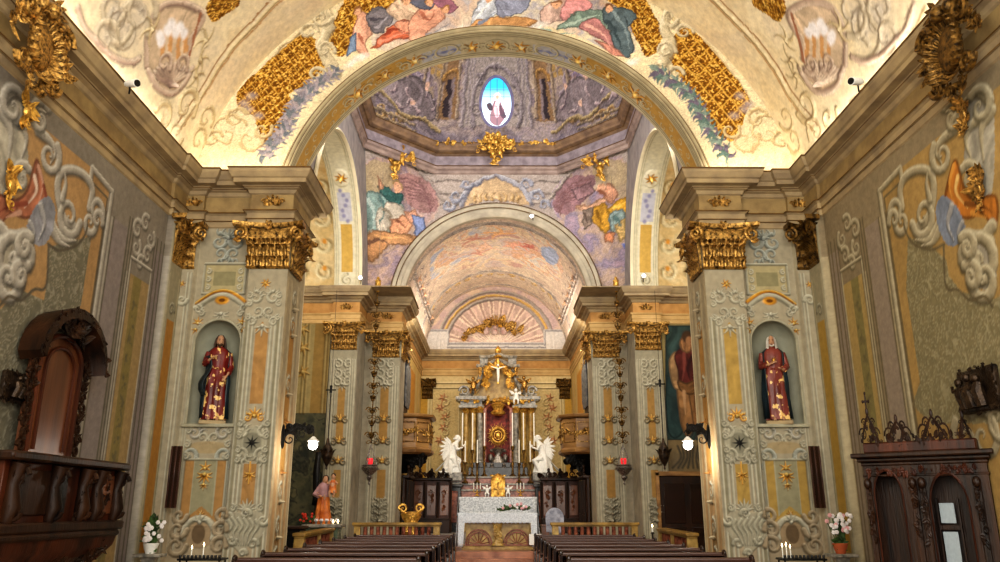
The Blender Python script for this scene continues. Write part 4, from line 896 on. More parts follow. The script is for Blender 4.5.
# crossing side walls above cornice with arches + transepts
SZ, SR, SY = 7.75, 3.15, 19.0
kso = sk('#cfc6a4', '#8c8468', '#f0e8cc')
for s in (-1, 1):
    mb = MB(); n = 40; V = []; Fs = []
    for i in range(n+1):
        a = PI*i/n; ca, sa = math.cos(a), math.sin(a)
        y = SY+SR*ca; z = SZ+SR*sa
        # outer boundary rectangle y 14.8..23.7, z 7.7..12.1
        ty = (24.4-SY)/ca if ca > 1e-3 else ((14.6-SY)/ca if ca < -1e-3 else 1e9); tz = (13.4-SZ)/sa if sa > 1e-3 else 1e9; t = min(ty, tz)
        V += [(s*4.02, y, z), (s*4.02, SY+ca*t, SZ+sa*t)]
    for i in range(n): Fs.append((2*i, 2*i+1, 2*i+3, 2*i+2))
    V2 = len(V); pass
    mb.add(V, Fs); struct(mb.build('wall_crossing_side', noise_mat('grey_violet_plaster', hx('#8d8788'), hx('#aaa29c'), 3, .8), smooth=False))
    mb2 = MB()
    # soffit canvas
    cs = Canvas(0, PI*SR, 0, .75, .022, hx('#cfc9ae'), lambda u, v: arr(s*(4.0+v), SY+SR*np.cos(u/SR), SZ+SR*np.sin(u/SR)), lambda u, v: arr(0*u, -np.cos(u/SR), -np.sin(u/SR)))
    for v in (.05, .11, .64, .7): cs.stroke([(0, v), (PI*SR, v)], .02, h=.02, **kso)
    for a, b in ((.5, 1.9), (8.0, 9.4)): rect(cs, a, b, .2, .55, hx('#bf9d50'), .35)
    for a, b in ((2.0, 2.9), (7.0, 7.9)): rect(cs, a, b, .18, .57, hx('#b4b4bc'))
    for t in np.arange(2.0, 3.0, .16): cs.blob((t, .38+.08*math.sin(t*9)), .09, .08, hx('#8a88a4'), soft=.6)
    cs.blob((3.4, .37), .33, .24, hx('#d8d0b4'), soft=.15, h=.03); rosette(cs, 3.4, .37, .18, gk(), 7)
    cs.spiral((.25, .38), .18, 0, 1.3, 1, .03, h=.02, **kso)
    struct(cs.build('trim_transept_arch_soffit', flip=s > 0))
    arc_sweep([(.06, s*4.0), (.06, s*3.96), (.0, s*3.93), (-.02, s*3.96), (-.02, s*4.02)] if s > 0 else [(.06, -4.0), (.06, -3.96), (.0, -3.93), (-.02, -3.96), (-.02, -4.02)], (SY, SZ), SR, 0, PI, 'cream', 'trim_transept_arch', 48, plane='YZ')
    # transept barrel and end wall
    cs = Canvas(0, PI*3.45, 4.72, 9.0, .05, hx('#d6c190'), lambda u, v: arr(s*v, SY+3.45*np.cos(u/3.45), SZ+3.45*np.sin(u/3.45)), lambda u, v: arr(0*u, -np.cos(u/3.45), -np.sin(u/3.45)))
    clouds(cs, np.ones(cs.U.shape)*.5, ['#d8c08a', '#c9a868', '#e2d2a8', '#cfa870'], 1.2, 6)
    for u in (.6, 1.4, 2.2, 3.2, 4.4):
        for v in (5.1, 5.8, 6.6): cs.spiral((u, v), .25, u, 1.4, 1, .05, **sk('#e4d8b0', '#9c8450', '#f6eecc')); cs.blob((u+.1, v), .1, .1, hx('#d89838'), soft=.5)
    struct(cs.build('ceiling_transept', flip=s > 0))
    mb = MB(); mb.box(min(s*4.75, s*4.7), max(s*4.75, s*4.7), SY-3.6, SY-SR, 7, 11.6); mb.box(s*9-.05, s*9+.05, 15.2, 22.6, 0, 11.6); struct(mb.build('wall_transept_end', M['cream'], smooth=False))
    mb = MB(); n = 24; V = []; Fs = []
    for i in range(n+1):
        a = PI*i/n; V += [(s*4.74, SY+(SR-.02)*math.cos(a), SZ+(SR-.02)*math.sin(a)), (s*4.74, SY+3.7*math.cos(a), SZ+3.7*math.sin(a))]
    for i in range(n): Fs.append((2*i, 2*i+1, 2*i+3, 2*i+2))
    mb.add(V, Fs); struct(mb.build('trim_transept_rib', M['cream'], smooth=False))
# ================================================================== transept far walls
def transept(s):
    cv = Canvas(4.0, 9.0, 0, 6.9, .025, hx('#b9a66e'), lambda u, v: arr(s*u, 22.5+0*u, v), lambda u, v: arr(0*u, -1+0*u, 0*u))
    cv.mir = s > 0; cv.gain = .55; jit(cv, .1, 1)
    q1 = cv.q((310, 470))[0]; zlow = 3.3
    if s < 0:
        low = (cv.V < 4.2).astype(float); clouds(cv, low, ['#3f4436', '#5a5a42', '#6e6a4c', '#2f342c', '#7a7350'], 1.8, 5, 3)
        rect(cv, 4.7, 5.3, 4.2, 8, hx('#b08e4c')); 
        for x in (4.85, 4.95, 5.45, 5.55, 6.0): vline(cv, x, 4.2, 7.9, .03, sk('#c2a868', '#705a30', '#e2cc90'))
        for y in (330, 348, 372): rosette(cv, cv.q((303, y))[0][0], cv.q((303, y))[0][1], .2, dict(col=hx('#caa050'), dark=hx('#6e4c1c'), light=hx('#f0d080')))
    else:
        q = cv.q
        cv.poly(q((326, 326), (288, 326), (288, 440), (326, 440)), hx('#3d5450'), tex=.5, seed=3)
        figure(cv, None, [([(322, 372), (326, 395), (324, 430), (316, 438), (308, 425), (312, 395)], '#35504f'),
            ([(290, 350), (296, 344), (298, 360), (296, 390), (290, 395)], '#2e4644'),
            ([(306, 384), (314, 388), (313, 405), (310, 425), (304, 436), (299, 425), (301, 400)], '#b98a58'), ([(296, 384), (303, 388), (301, 408), (297, 430), (291, 425), (292, 400)], '#a67848'),
            ([(316, 352), (322, 360), (321, 375), (317, 388), (311, 386), (312, 366)], '#c8a070'), ([(294, 352), (302, 347), (311, 349), (317, 356), (314, 370), (312, 382), (302, 386), (294, 380), (292, 366)], '#6d2c26'),
            ([(296, 380), (306, 384), (314, 380), (312, 390), (302, 394), (295, 390)], '#8a6238'), ([(300, 338), (308, 336), (312, 344), (308, 352), (301, 350)], '#b88658')], tex=.3)
        cv.blob(q((305, 337))[0], .19, .22, hx('#5c4028'), soft=.3); cv.blob(q((303, 341))[0], .12, .16, hx('#c08c60'), soft=.3)
        for pts, cc in (([(300, 356), (304, 368), (302, 380)], '#3d1412'), ([(308, 354), (308, 368), (310, 380)], '#9a5044'), ([(296, 392), (298, 412)], '#7a5430'), ([(308, 392), (307, 415)], '#dcb080')): cv.stroke(crv(q(*pts), 4), .05, hx(cc), taper=True)
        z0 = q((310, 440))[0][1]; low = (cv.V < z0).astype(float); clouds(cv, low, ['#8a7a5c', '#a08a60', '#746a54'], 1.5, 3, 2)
        for i in range(8): cv.stroke(crv(q((286+i*4, 446), (290+i*3, 458), (284+i*5, 468)), 3), .03, hx('#5c5444'))
        d0 = q((318, 472))[0][1]; rect(cv, 4.6, 5.75, 0, d0, hx('#b09a5c')); rect(cv, 4.7, 5.7, 0, d0-.12, hx('#1f1713'))
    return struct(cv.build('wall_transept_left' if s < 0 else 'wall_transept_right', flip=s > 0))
transept(-1); transept(1)
# ================================================================== far piers
def farpier(s):
    S_ = s
    def face(x0, x1, Y, orn, name, res=.02, base='#a69f86', side=0):
        cv = Canvas(x0, x1, 0, 6.85, res, hx(base), lambda u, v: arr(S_*u, Y+0*u, v), lambda u, v: arr(0*u, -1+0*u, 0*u)); cv.gain = .78; jit(cv, .08, 1.5)
        if orn:
            cx = (x0+x1)/2; kw = sk('#bdb79e', '#6f6a54', '#e2dcc4'); oc = hx('#a98448')
            zz = lambda y: AY(496-cx*34, y, Y)[1]
            w = (x1-x0)/2
            for dx in (-w*.85, -w*.68, -w*.5, w*.5, w*.68, w*.85): vline(cv, cx+dx, .4, 5.7, .018, kw)
            rect(cv, cx-w*.27, cx+w*.27, zz(440), zz(386), oc); rect(cv, cx-w*.27, cx+w*.27, zz(498), zz(470), oc)
            for y in (364, 374, 382): scrollpair(cv, cx, zz(y), w*.38, w*.33, kw)
            palmette(cv, cx, zz(384), .2, kw, 5, 1, -1)
            for y in (420, 442, 462): palmette(cv, cx, zz(y), .2, gk(), 7, 1.5); scrollpair(cv, cx, zz(y), w*.4, .1, sk('#7a6c50', '#2c2e28', '#b8a070'))
            
            for y in (504, 510, 517): scrollpair(cv, cx, zz(y), w*.35, w*.33, sk('#9a947c', '#4c4a3c', '#cfcab4')); palmette(cv, cx, zz(y+4), .24, sk('#9a947c', '#4c4a3c', '#cfcab4'), 7)
        return struct(cv.build(name, flip=s < 0 and False))
    face(4.0, 4.78, 22.38, True, 'wall_far_pier'); face(3.74, 4.02, 23.72, False, 'wall_far_pier_recess', .05, '#aea48c')
    face(2.9, 3.78, 23.58, True, 'wall_far_pier_inner')
    mb = MB()
    mb.add([(S_*4.0, 22.38, 0), (S_*4.0, 23.72, 0), (S_*4.0, 23.72, 6.9), (S_*4.0, 22.38, 6.9)], [(0, 1, 2, 3)])
    mb.add([(S_*2.9, 23.58, 0), (S_*2.9, 24.8, 0), (S_*2.9, 24.8, 6.9), (S_*2.9, 23.58, 6.9)], [(0, 1, 2, 3)])
    mb.add([(S_*2.9, 24.8, 0), (S_*3.1, 24.8, 0), (S_*3.1, 24.8, 6.9), (S_*2.9, 24.8, 6.9)], [(0, 1, 2, 3)])
    mb.add([(S_*4.8, 22.38, 0), (S_*4.8, 22.6, 0), (S_*4.8, 22.6, 6.9), (S_*4.8, 22.38, 6.9)], [(0, 1, 2, 3)])
    struct(mb.build('wall_far_pier_side', noise_mat('pier_side', hx('#8d8878'), hx('#a8a08c'), 3, .8), smooth=False))
    # choir side wall
    cv = Canvas(24.8, 32.0, .4, 6.85, .05, hx('#c2a768'), lambda u, v: arr(S_*3.05+0*u, u, v), lambda u, v: arr(-S_+0*u, 0*u, 0*u)); jit(cv, .1, 1)
    for u in (25.2, 26, 27, 28.5, 30, 31): vline(cv, u, .5, 6.6, .06, sk('#cdb88a', '#7d6638', '#ecdcae'))
    rect(cv, 25.0, 27.0, 4.6, 6.4, hx('#8f97a8')); rect(cv, 27.6, 29.5, 3.4, 6.4, hx('#b8863c'))
    struct(cv.build('wall_choir_left' if s < 0 else 'wall_choir_right', flip=s > 0))
farpier(-1); farpier(1)
# ================================================================== choir back wall + vault
p_, n_ = ypl(32.0)
cv = Canvas(-3.1, 3.1, .4, 6.85, .022, hx('#cdb887'), p_, n_); jit(cv, .08, 1)
vermic(cv, (cv.V < 6.2)*1.0, hx('#cbb682'), hx('#b39a62'), 4, 9, 5, .6)
for s in (-1, 1):
    for x in (1.35, 1.5, 2.62, 2.72): vline(cv, s*x, 1, 6.2, .03, sk('#d8c695', '#8f7c50', '#f0e4ba'))
    for z in (6.3, 6.5): cv.stroke([(-3, z), (3, z)], .03, h=.02, **sk('#d8c695', '#8f7c50', '#f0e4ba'))
    for i, z in enumerate((5.9, 5.5, 5.1, 4.7, 4.2, 3.7)):
        rosette(cv, s*(2.15+.12*math.sin(i*2)), z, .2, dict(col=hx('#b98458'), dark=hx('#7c4c34'), light=hx('#dcb088'))); scroll(cv, (s*2.05, z-.2), .16, s, sk('#c7b27c', '#8f7c50', '#efe2b6'))
    rect(cv, min(s*2.78, s*3.1), max(s*2.78, s*3.1), .4, 6.4, hx('#b8903c'))
struct(cv.build('wall_choir_back'))
cv = Canvas(-3.0, 3.0, 7.6, 10.7, .025, hx('#c3aaa0'), p_, n_); cv.mask = np.hypot(cv.U, cv.V-A2Z) < 3.0
jit(cv, .08, 1); clouds(cv, np.ones(cv.U.shape)*.6, ['#bfa8a0', '#cdb8a8', '#b39a9c', '#d8c0a0'], 1.5, 31)
r = np.hypot(cv.U, cv.V-7.95); inn = (r < 2.1)*1.0
clouds(cv, inn, ['#d8bfae', '#e0cdb6', '#c8a8a0'], 1.5, 33)
for i in range(13):
    a = PI*(i+.5)/13; cv.poly([(.35*math.cos(a), 7.95+.35*math.sin(a)), (2.05*math.cos(a-.06), 7.95+2.05*math.sin(a-.06)), (2.05*math.cos(a+.06), 7.95+2.05*math.sin(a+.06))], hx('#c2a79a'), tex=.15)
    cv.poly([(.4*math.cos(a+.11), 7.95+.4*math.sin(a+.11)), (2.05*math.cos(a+.09), 7.95+2.05*math.sin(a+.09)), (2.05*math.cos(a+.14), 7.95+2.05*math.sin(a+.14))], hx('#ab9084'), h=.02)
for rr, w, k in ((2.1, .06, kv), (2.25, .05, sk('#d0a860', '#8f7040', '#f0d898')), (2.42, .06, kv)): cv.stroke([(rr*math.cos(a), 7.95+rr*math.sin(a)) for a in np.linspace(0, PI, 30)], w, h=.03, **k)
rect(cv, -3, 3, 7.6, 8.15, hx('#c6bfb6')); rect(cv, -3, -2.0, 7.6, 8.7, hx('#cfc8c0')); rect(cv, 2.0, 3, 7.6, 8.7, hx('#cfc8c0'))
for z in (8.0, 8.15): cv.stroke([(-2, z), (2, z)], .035, h=.03, **sk('#bdb8b4', '#7d7a80', '#e4e0da'))
for s in (-1, 1): cv.stroke([(s*2.95, 8.7), (s*2.0, 8.7), (s*2.0, 8.1)], .035, h=.03, **sk('#bdb8b4', '#7d7a80', '#e4e0da'))
smear(cv, .012, 5, .002, 20, brush=.1)
struct(cv.build('wall_choir_lunette'))
cv = Canvas(23.6, 32.0, 0, PI*2.93, .03, hx('#c6b29c'), lambda u, v: arr(-2.93*np.cos(v/2.93), u, A2Z+2.93*np.sin(v/2.93)), lambda u, v: arr(np.cos(v/2.93), 0*u, -np.sin(v/2.93)))
jit(cv, .08, 1); full = np.ones(cv.U.shape)
clouds(cv, full*.8, ['#b09a8c', '#cfbaa2', '#bda698', '#dac8b0', '#c4ac9c'], 1.3, 41, 2)
mid_ = PI*2.93/2
sky = cv.pmask(smooth_poly([(24.6, mid_-2.2), (24.5, mid_), (24.6, mid_+2.2), (27.4, mid_+2.6), (28.6, mid_+1.2), (29.2, mid_), (28.6, mid_-1.2), (27.4, mid_-2.6)]))
clouds(cv, sky, ['#a8acbc', '#d8c8b0', '#cfa484', '#c4b4b0', '#dcc6a4', '#bf9a90'], .8, 44, 3)
for (u, v, L, a, c) in ((26.2, mid_+.9, .5, .4, '#d59a86'), (26.4, mid_+.6, .5, 2.2, '#dda890'), (26.0, mid_+1.2, .4, 1.2, '#c27a6c'), (26.6, mid_-.4, .7, 2.8, '#dcb8a0'), (27.2, mid_-.7, .6, .3, '#c99a88'), (25.6, mid_-.8, .6, 1.1, '#c08c7c'), (25.3, mid_+.1, .7, 1.5, '#e0b080')):
    for t in range(4): leafstroke(cv, (u, v), a+t*1.3, L, .09, .5, dict(col=hx(c)), .01)
cv.poly(smooth_poly([(24.9, mid_+1.9), (25.9, mid_+1.6), (26.6, mid_+2.1), (25.2, mid_+2.4)]), hx('#98a2b8'), tex=.2)
for u in (24.2, 24.35, 29.6, 29.75, 31.6): cv.stroke([(u, .2), (u, PI*2.93-.2)], .05, h=.03, **kv)
for v in (1.2, 1.35, PI*2.93-1.2, PI*2.93-1.35): cv.stroke([(24.4, v), (31.8, v)], .04, h=.03, **kv)
for s in (-1, 1):
    for u in (25, 26, 27, 28.2, 30.5): scroll(cv, (u, mid_+s*3.1), .25, 1, sk('#c4b2a4', '#7f6c6c', '#e2d6c8')); rosette(cv, u+.4, mid_+s*3.2, .18, dict(col=hx('#b88c70'), dark=hx('#7a5048'), light=hx('#e0bc98')))
for v in np.arange(1.6, PI*2.93-1.5, .45): cv.spiral((30.1, v), .16, 0, 1.2, 1, .035, h=.02, **dict(col=hx('#d0a860'), dark=hx('#8f7040'), light=hx('#f0d898')))
smear(cv, .04, 4, .01, 14)
struct(cv.build('ceiling_choir'))
def pt(px, py, Y): x, z = AY(px, py, Y); return x, z
# ================================================================== human figures (local: facing -Y, unit height)
def hand(mb, p, d, s=1.0, curl=.6, up=(0, 0, 1), side=1):
    """palm, four fingers and a thumb; d = pointing direction"""
    d = np.array(d, float); d /= np.linalg.norm(d); u = np.array(up, float); u -= d*np.dot(u, d); u /= np.linalg.norm(u)+1e-9; sd = np.cross(d, u)*side
    p = np.array(p, float); L = .055*s
    mb.loft([[p+d*t*L+sd*w*math.cos(a)+u*w*.45*math.sin(a) for a in np.linspace(0, 2*PI, 8, endpoint=False)] for t, w in ((0, .011*s), (.3, .016*s), (.8, .02*s), (1, .017*s))])
    for k, ln in enumerate((.036, .042, .04, .032)):
        b = p+d*L*.95+sd*(k-1.5)*.0095*s; q1 = b+d*ln*.5*s; q2 = q1+(d*math.cos(curl)-u*math.sin(curl))*ln*.35*s; q3 = q2+(d*math.cos(2*curl)-u*math.sin(2*curl))*ln*.25*s
        mb.tube([b-d*.008, q1, q2, q3], [.0052*s, .005*s, .0045*s, .0035*s], 6)
    b = p+d*L*.3-sd*.016*s; mb.tube([b, b+d*.016*s-sd*.014*s-u*.004, b+d*.034*s-sd*.018*s-u*.008], [.006*s, .0055*s, .004*s], 6)
def head(mb, c, r=.062, yaw=0, tilt=0):
    Mt = Matrix.Translation(c) @ Matrix.Rotation(yaw, 4, 'Z') @ Matrix.Rotation(tilt, 4, 'X')
    def lf(p): return Mt @ Vector(p)
    rings = []
    for t in np.linspace(-1, 1, 17):
        z = t*r*1.28; w = math.sqrt(max(0, 1-t*t))
        wx = r*.80*w*(1 if t > -.2 else 1+.10*(t+.2)); wy = r*.98*w; ring = []
        for a in np.linspace(0, 2*PI, 20, endpoint=False):
            x = wx*math.cos(a); y = wy*math.sin(a); f = max(0, -math.sin(a))
            g = math.exp(-((x/(r*.16))**2)); prot = 0
            if -.42 < t < .18: prot += .24*g*(1-abs((t+.12)/.3))*1.1 if abs(t+.12) < .3 else 0       # nose
            prot += .05*math.exp(-((t-.22)/.1)**2)*f                                                   # brow
            prot -= .10*math.exp(-((abs(x)-r*.34)/(r*.15))**2)*math.exp(-((t-.06)/.1)**2)*f             # eye sockets
            prot += .07*math.exp(-((t+.52)/.07)**2)*math.exp(-(x/(r*.25))**2)*f                         # lips
            prot += .10*math.exp(-((t+.82)/.14)**2)*math.exp(-(x/(r*.3))**2)*f                          # chin
            y -= r*max(prot, -.2)*(f > 0); ring.append(tuple(lf((x, y, z))))
        rings.append(ring)
    mb.loft(rings)
    for sx in (-1, 1): mb.ell(tuple(lf((sx*r*.82, r*.08, -.02*r))), (r*.1, r*.2, r*.3), 8)                # ears
    for sx in (-1, 1): mb.ell(tuple(lf((sx*r*.32, -r*.84, r*.08))), (r*.13, r*.08, r*.08), 8)
def robe_rings(prof, folds=9, amp=.06, ph=0, th0=0, th1=2*PI, n=44, off=0, lean=(0, 0), cx=0, cy=0):
    rings = []
    for k, (z, w, d, a) in enumerate(prof):
        ring = []
        for j in range(n+(0 if th1-th0 > 6.2 else 1)):
            th = th0+(th1-th0)*j/n; f = 1+amp*a*(math.sin(folds*th+ph+z*3)+.5*math.sin((folds*2+1)*th-z*7+ph))
            ring.append((cx+(w+off)*f*math.cos(th)+lean[0]*z, cy+(d+off)*f*math.sin(th)+lean[1]*z, z))
        rings.append(ring)
    return rings
def remesh(o, v):
    m = o.modifiers.new('join', 'REMESH'); m.mode = 'VOXEL'; m.voxel_size = v; m.use_smooth_shade = True
    return o
ROBE = [(.015, .150, .105, 1.3), (.06, .150, .104, 1.2), (.2, .143, .098, 1.1), (.35, .138, .096, 1.0), (.47, .138, .100, .8), (.56, .125, .092, .5), (.615, .112, .082, .35), (.66, .118, .084, .4), (.74, .135, .088, .3), (.80, .138, .078, .2), (.835, .105, .062, .1), (.86, .048, .044, 0)]
def gold_robe(name, c1, c2, sc=7, thr=.58):
    m = noise_mat(name, hx(c1), hx(c2), 4, .4, bump=.1); nt = m.node_tree; b = nt.nodes['Principled BSDF']
    tc = nt.nodes.new('ShaderNodeTexCoord'); n = nt.nodes.new('ShaderNodeTexNoise'); n.inputs['Scale'].default_value = sc; n.inputs['Detail'].default_value = 2
    nt.links.new(tc.outputs['Object'], n.inputs['Vector']); r = nt.nodes.new('ShaderNodeValToRGB'); r.color_ramp.elements[0].position = thr; r.color_ramp.elements[1].position = thr+.03
    nt.links.new(n.outputs[0], r.inputs[0]); mx = nt.nodes.new('ShaderNodeMix'); mx.data_type = 'RGBA'
    nt.links.new(r.outputs[0], mx.inputs[0]); l = b.inputs['Base Color'].links[0].from_socket; nt.links.new(l, mx.inputs[6]); mx.inputs[7].default_value = (*hx('#e8c27a'), 1)
    nt.links.new(mx.outputs[2], b.inputs['Base Color']); return m
M['goldrobe'] = gold_robe('red_robe_with_gold_flowers', '#4f120e', '#7d2620', 13, .57)
M['goldrobe2'] = gold_robe('faded_red_robe_with_gold_flowers', '#5f2620', '#8a4438', 12, .58)
def finish(root, parts, H, loc, rz):
    for p in parts: p.parent = root
    root.scale = (H, H, H); root.location = loc; root.rotation_euler = (0, 0, rz)
def saint(loc, H, label, robe, veil, rz, mantle='mantle'):
    root = empty('saint_statue', loc, label, 'statue', 'painted saints in the pier niches')
    b = MB(); head(b, (0, -.012, .925), .062, R_(14) if not veil else R_(-6), R_(4))
    b.tube([(0, .005, .80), (0, 0, .87), (0, -.005, .90)], [.05, .032, .034], 10)
    b.loft([[(.09*k*math.cos(a), .06*k*math.sin(a), z) for a in np.linspace(0, 2*PI, 12, endpoint=False)] for z, k in ((.06, .8), (.4, 1), (.75, 1.1), (.83, .7))])
    # arms
    if not veil: A = [[(-.135, 0, .79), (-.165, -.02, .66), (-.10, -.115, .70)], [(.135, 0, .79), (.165, .0, .62), (.13, -.10, .52)]]; D = [(.8, -.5, .45), (-.5, -.5, -.6)]
    else: A = [[(-.135, 0, .79), (-.16, -.02, .64), (-.06, -.12, .645)], [(.135, 0, .79), (.165, .0, .63), (.10, -.115, .57)]]; D = [(.9, -.35, .35), (-.4, -.7, .25)]
    for a, d, sd in zip(A, D, (1, -1)):
        b.tube(a, [.028, .024, .016], 8); hand(b, a[2], d, 1.15, .5, (0, -.6, .8), sd)
    for sx in (-1, 1): b.loft([[(sx*.055+.022*k*math.cos(a), -.10+dy+.03*k*math.sin(a), z) for a in np.linspace(0, 2*PI, 10, endpoint=False)] for z, k, dy in ((0, .9, -.02), (.018, 1, -.02), (.05, .7, .02))])
    body = b.build('body', 'skin'); remesh(body, .0075)
    yw = R_(14) if not veil else R_(-6); Mh = Matrix.Translation((0, -.012, .925)) @ Matrix.Rotation(yw, 4, 'Z'); f = MB()
    for sx in (-1, 1):
        p = Mh @ Vector((sx*.021, -.052, .006)); f.ell(tuple(p), (.0075, .006, .0045), 8, rings=5)
        f.tube([tuple(Mh @ Vector((sx*.010, -.058, .018))), tuple(Mh @ Vector((sx*.022, -.057, .021))), tuple(Mh @ Vector((sx*.033, -.050, .016)))], .003, 5)
    f.tube([tuple(Mh @ Vector((-.012, -.062, -.036))), tuple(Mh @ Vector((0, -.066, -.034))), tuple(Mh @ Vector((.012, -.062, -.036)))], .0035, 5)
    face = f.build('eyes_and_mouth', 'hair')
    h = MB()
    if not veil:
        for t in np.linspace(-1.9, 1.9, 17):
            x = .055*math.sin(t); y = .048*math.cos(t); h.tube([(x*.5, y*.5-.01, .995), (x*1.05, y*1.1-.01, .95), (x*1.25, y*1.15, .89), (x*1.35, y*1.1, .84), (x*1.3, y*1.2, .80)], [.011, .014, .016, .014, .006], 6)
        h.ell((0, .012, .957), (.056, .054, .050), 14); h.tube([(-.03, -.055, .885), (0, -.072, .865), (.03, -.055, .885)], .014, 6); h.tube([(0, -.066, .88), (0, -.068, .845)], [.022, .008], 8)
        hair = h.build('hair', 'hair')
    else:
        h.loft(robe_rings([(.80, .10, .07, .6), (.85, .078, .062, .6), (.90, .074, .068, .4), (.95, .066, .064, .2), (.985, .048, .048, .1), (1.0, .012, .012, 0)], 7, .08, 0, R_(-58), R_(238), 36), False, False)
        h.tube([(-.03, -.055, .885), (0, -.07, .868), (.03, -.055, .885)], .010, 6)
        hair = h.build('veil', noise_mat('pale_veil', hx('#b9b2a8'), hx('#ded8cc'), 8, .7))
    r = MB(); r.loft(robe_rings(ROBE, 8, .075), True, False)
    for a in A: r.tube([a[0], tuple(np.array(a[0])*.35+np.array(a[1])*.65), a[1], tuple(np.array(a[1])*.35+np.array(a[2])*.65)], [.036, .042, .044, .040], 10)
    r.tube([(-.115, -.02, .60), (0, -.095, .595), (.115, -.02, .60)], .012, 6)
    rb = r.build('robe', robe)
    m = MB(); mp = [(.03, .165, .12, 1.4), (.25, .162, .115, 1.2), (.45, .160, .115, 1), (.6, .150, .106, .8), (.72, .152, .10, .6), (.80, .148, .088, .3), (.85, .085, .06, .1)]
    m.loft(robe_rings(mp, 6, .09, 1, R_(-28) if not veil else R_(-35), R_(205) if not veil else R_(222), 40), False, False)
    if not veil: m.loft([[(-.175+.05*math.sin(i*.9)+.02*j, -.03-.03*j, .74-.065*i) for j in range(4)] for i in range(8)], False, False)
    mt = m.build('mantle', mantle)
    mt.modifiers.new('t', 'SOLIDIFY').thickness = .008
    parts = [body, face, hair, rb, mt]
    p = MB(); p.bbox(-.17, .17, -.14, .13, -.045, .0, .008); parts.append(p.build('plinth', 'stone'))
    if veil:
        k = MB(); k.ell((0, -.115, .695), (.02, .012, .022), 10)
        for i in range(10): k.tube([(.02*math.cos(i*.63), -.118, .695+.02*math.sin(i*.63)), (.045*math.cos(i*.63), -.115, .695+.045*math.sin(i*.63))], [.005, .001], 4)
        parts.append(k.build('golden_heart', 'goldlit'))
    finish(root, parts, H, loc, rz); root.scale = (H*.86, H*.9, H)
    return root
saint((-5.03, 14.13, 3.08), 1.55, 'painted statue with long brown hair, red gold-flowered robe and dark mantle in left niche', 'goldrobe', False, R_(18))
saint((5.03, 14.13, 3.08), 1.55, 'painted statue with pale veil and folded hands, red robe, in right pier niche', 'goldrobe2', True, R_(-14))
def wing(mb, root, d, up, L, n=9):
    root = np.array(root, float); d = np.array(d, float); up = np.array(up, float)
    for k in range(n):
        t = k/(n-1); b = root+up*L*.5*(1-t)*.9+d*L*.12*t; dr = d*(.45+.2*t)+up*(.55-1.5*t); mb.leaf(b, dr, np.cross(d, up), L*(.6+.3*math.sin(t*2)), L*.10, .1, 5, 1)
    mb.tube([root, root+up*L*.35+d*L*.05, root+up*L*.55+d*L*.25], [L*.07, L*.06, L*.03], 8)
def angel(loc, s, label):
    root = empty('kneeling_angel', loc, label, 'statue', 'white marble angels beside the high altar')
    b = MB(); head(b, (.12, 0, .93), .075, PI/2-.2, .25)
    b.tube([(-.05, 0, .42), (-.02, 0, .6), (.03, 0, .74), (.08, 0, .83), (.11, 0, .88)], [.12, .115, .12, .06, .045], 12)
    for sy in (-1, 1):
        b.tube([(.04, sy*.11, .78), (.12, sy*.13, .64), (.25, sy*.05, .70)], [.045, .04, .028], 8); hand(b, (.25, sy*.03, .70), (.6, -sy*.1, .8), 1.4, .2, (0, sy, 0))
    b.tube([(-.02, .07, .42), (.20, .08, .34), (.06, .09, .08)], [.12, .09, .06], 10); b.tube([(-.02, -.07, .42), (.06, -.08, .22), (-.28, -.09, .08)], [.12, .09, .05], 10)
    b.ell((.10, .09, .05), (.08, .035, .03)); b.ell((-.33, -.09, .05), (.07, .035, .03))
    body = b.build('body', 'white'); remesh(body, .011)
    r = MB(); r.loft(robe_rings([(.0, .26, .17, 1.5), (.1, .24, .17, 1.3), (.25, .21, .165, 1.1), (.4, .16, .14, .8), (.52, .13, .12, .5), (.58, .12, .11, .3)], 7, .1, cx=-.05), True, False)
    r.loft([[(-.22-.05*i+.03*math.sin(j*2), -.12+.08*j, .34-.05*i-.02*(j % 2)) for j in range(4)] for i in range(6)], False, False)
    rb = r.build('robe', 'white')
    h = MB(); h.ell((.10, 0, .97), (.08, .08, .07), 12)
    for i in range(9): a = i*.7; h.ell((.06+.05*math.cos(a), .055*math.sin(a), .93), .03, 8)
    hr = h.build('hair', 'white')
    w1 = MB(); wing(w1, (-.08, .08, .62), (-.75, .25, 0), (0, 0, 1), .4); w2 = MB(); wing(w2, (-.08, -.08, .62), (-.75, -.25, 0), (0, 0, 1), .4)
    finish(root, [body, rb, hr, w1.build('wing', 'white'), w2.build('wing', 'white')], s, loc, 0)
    return root
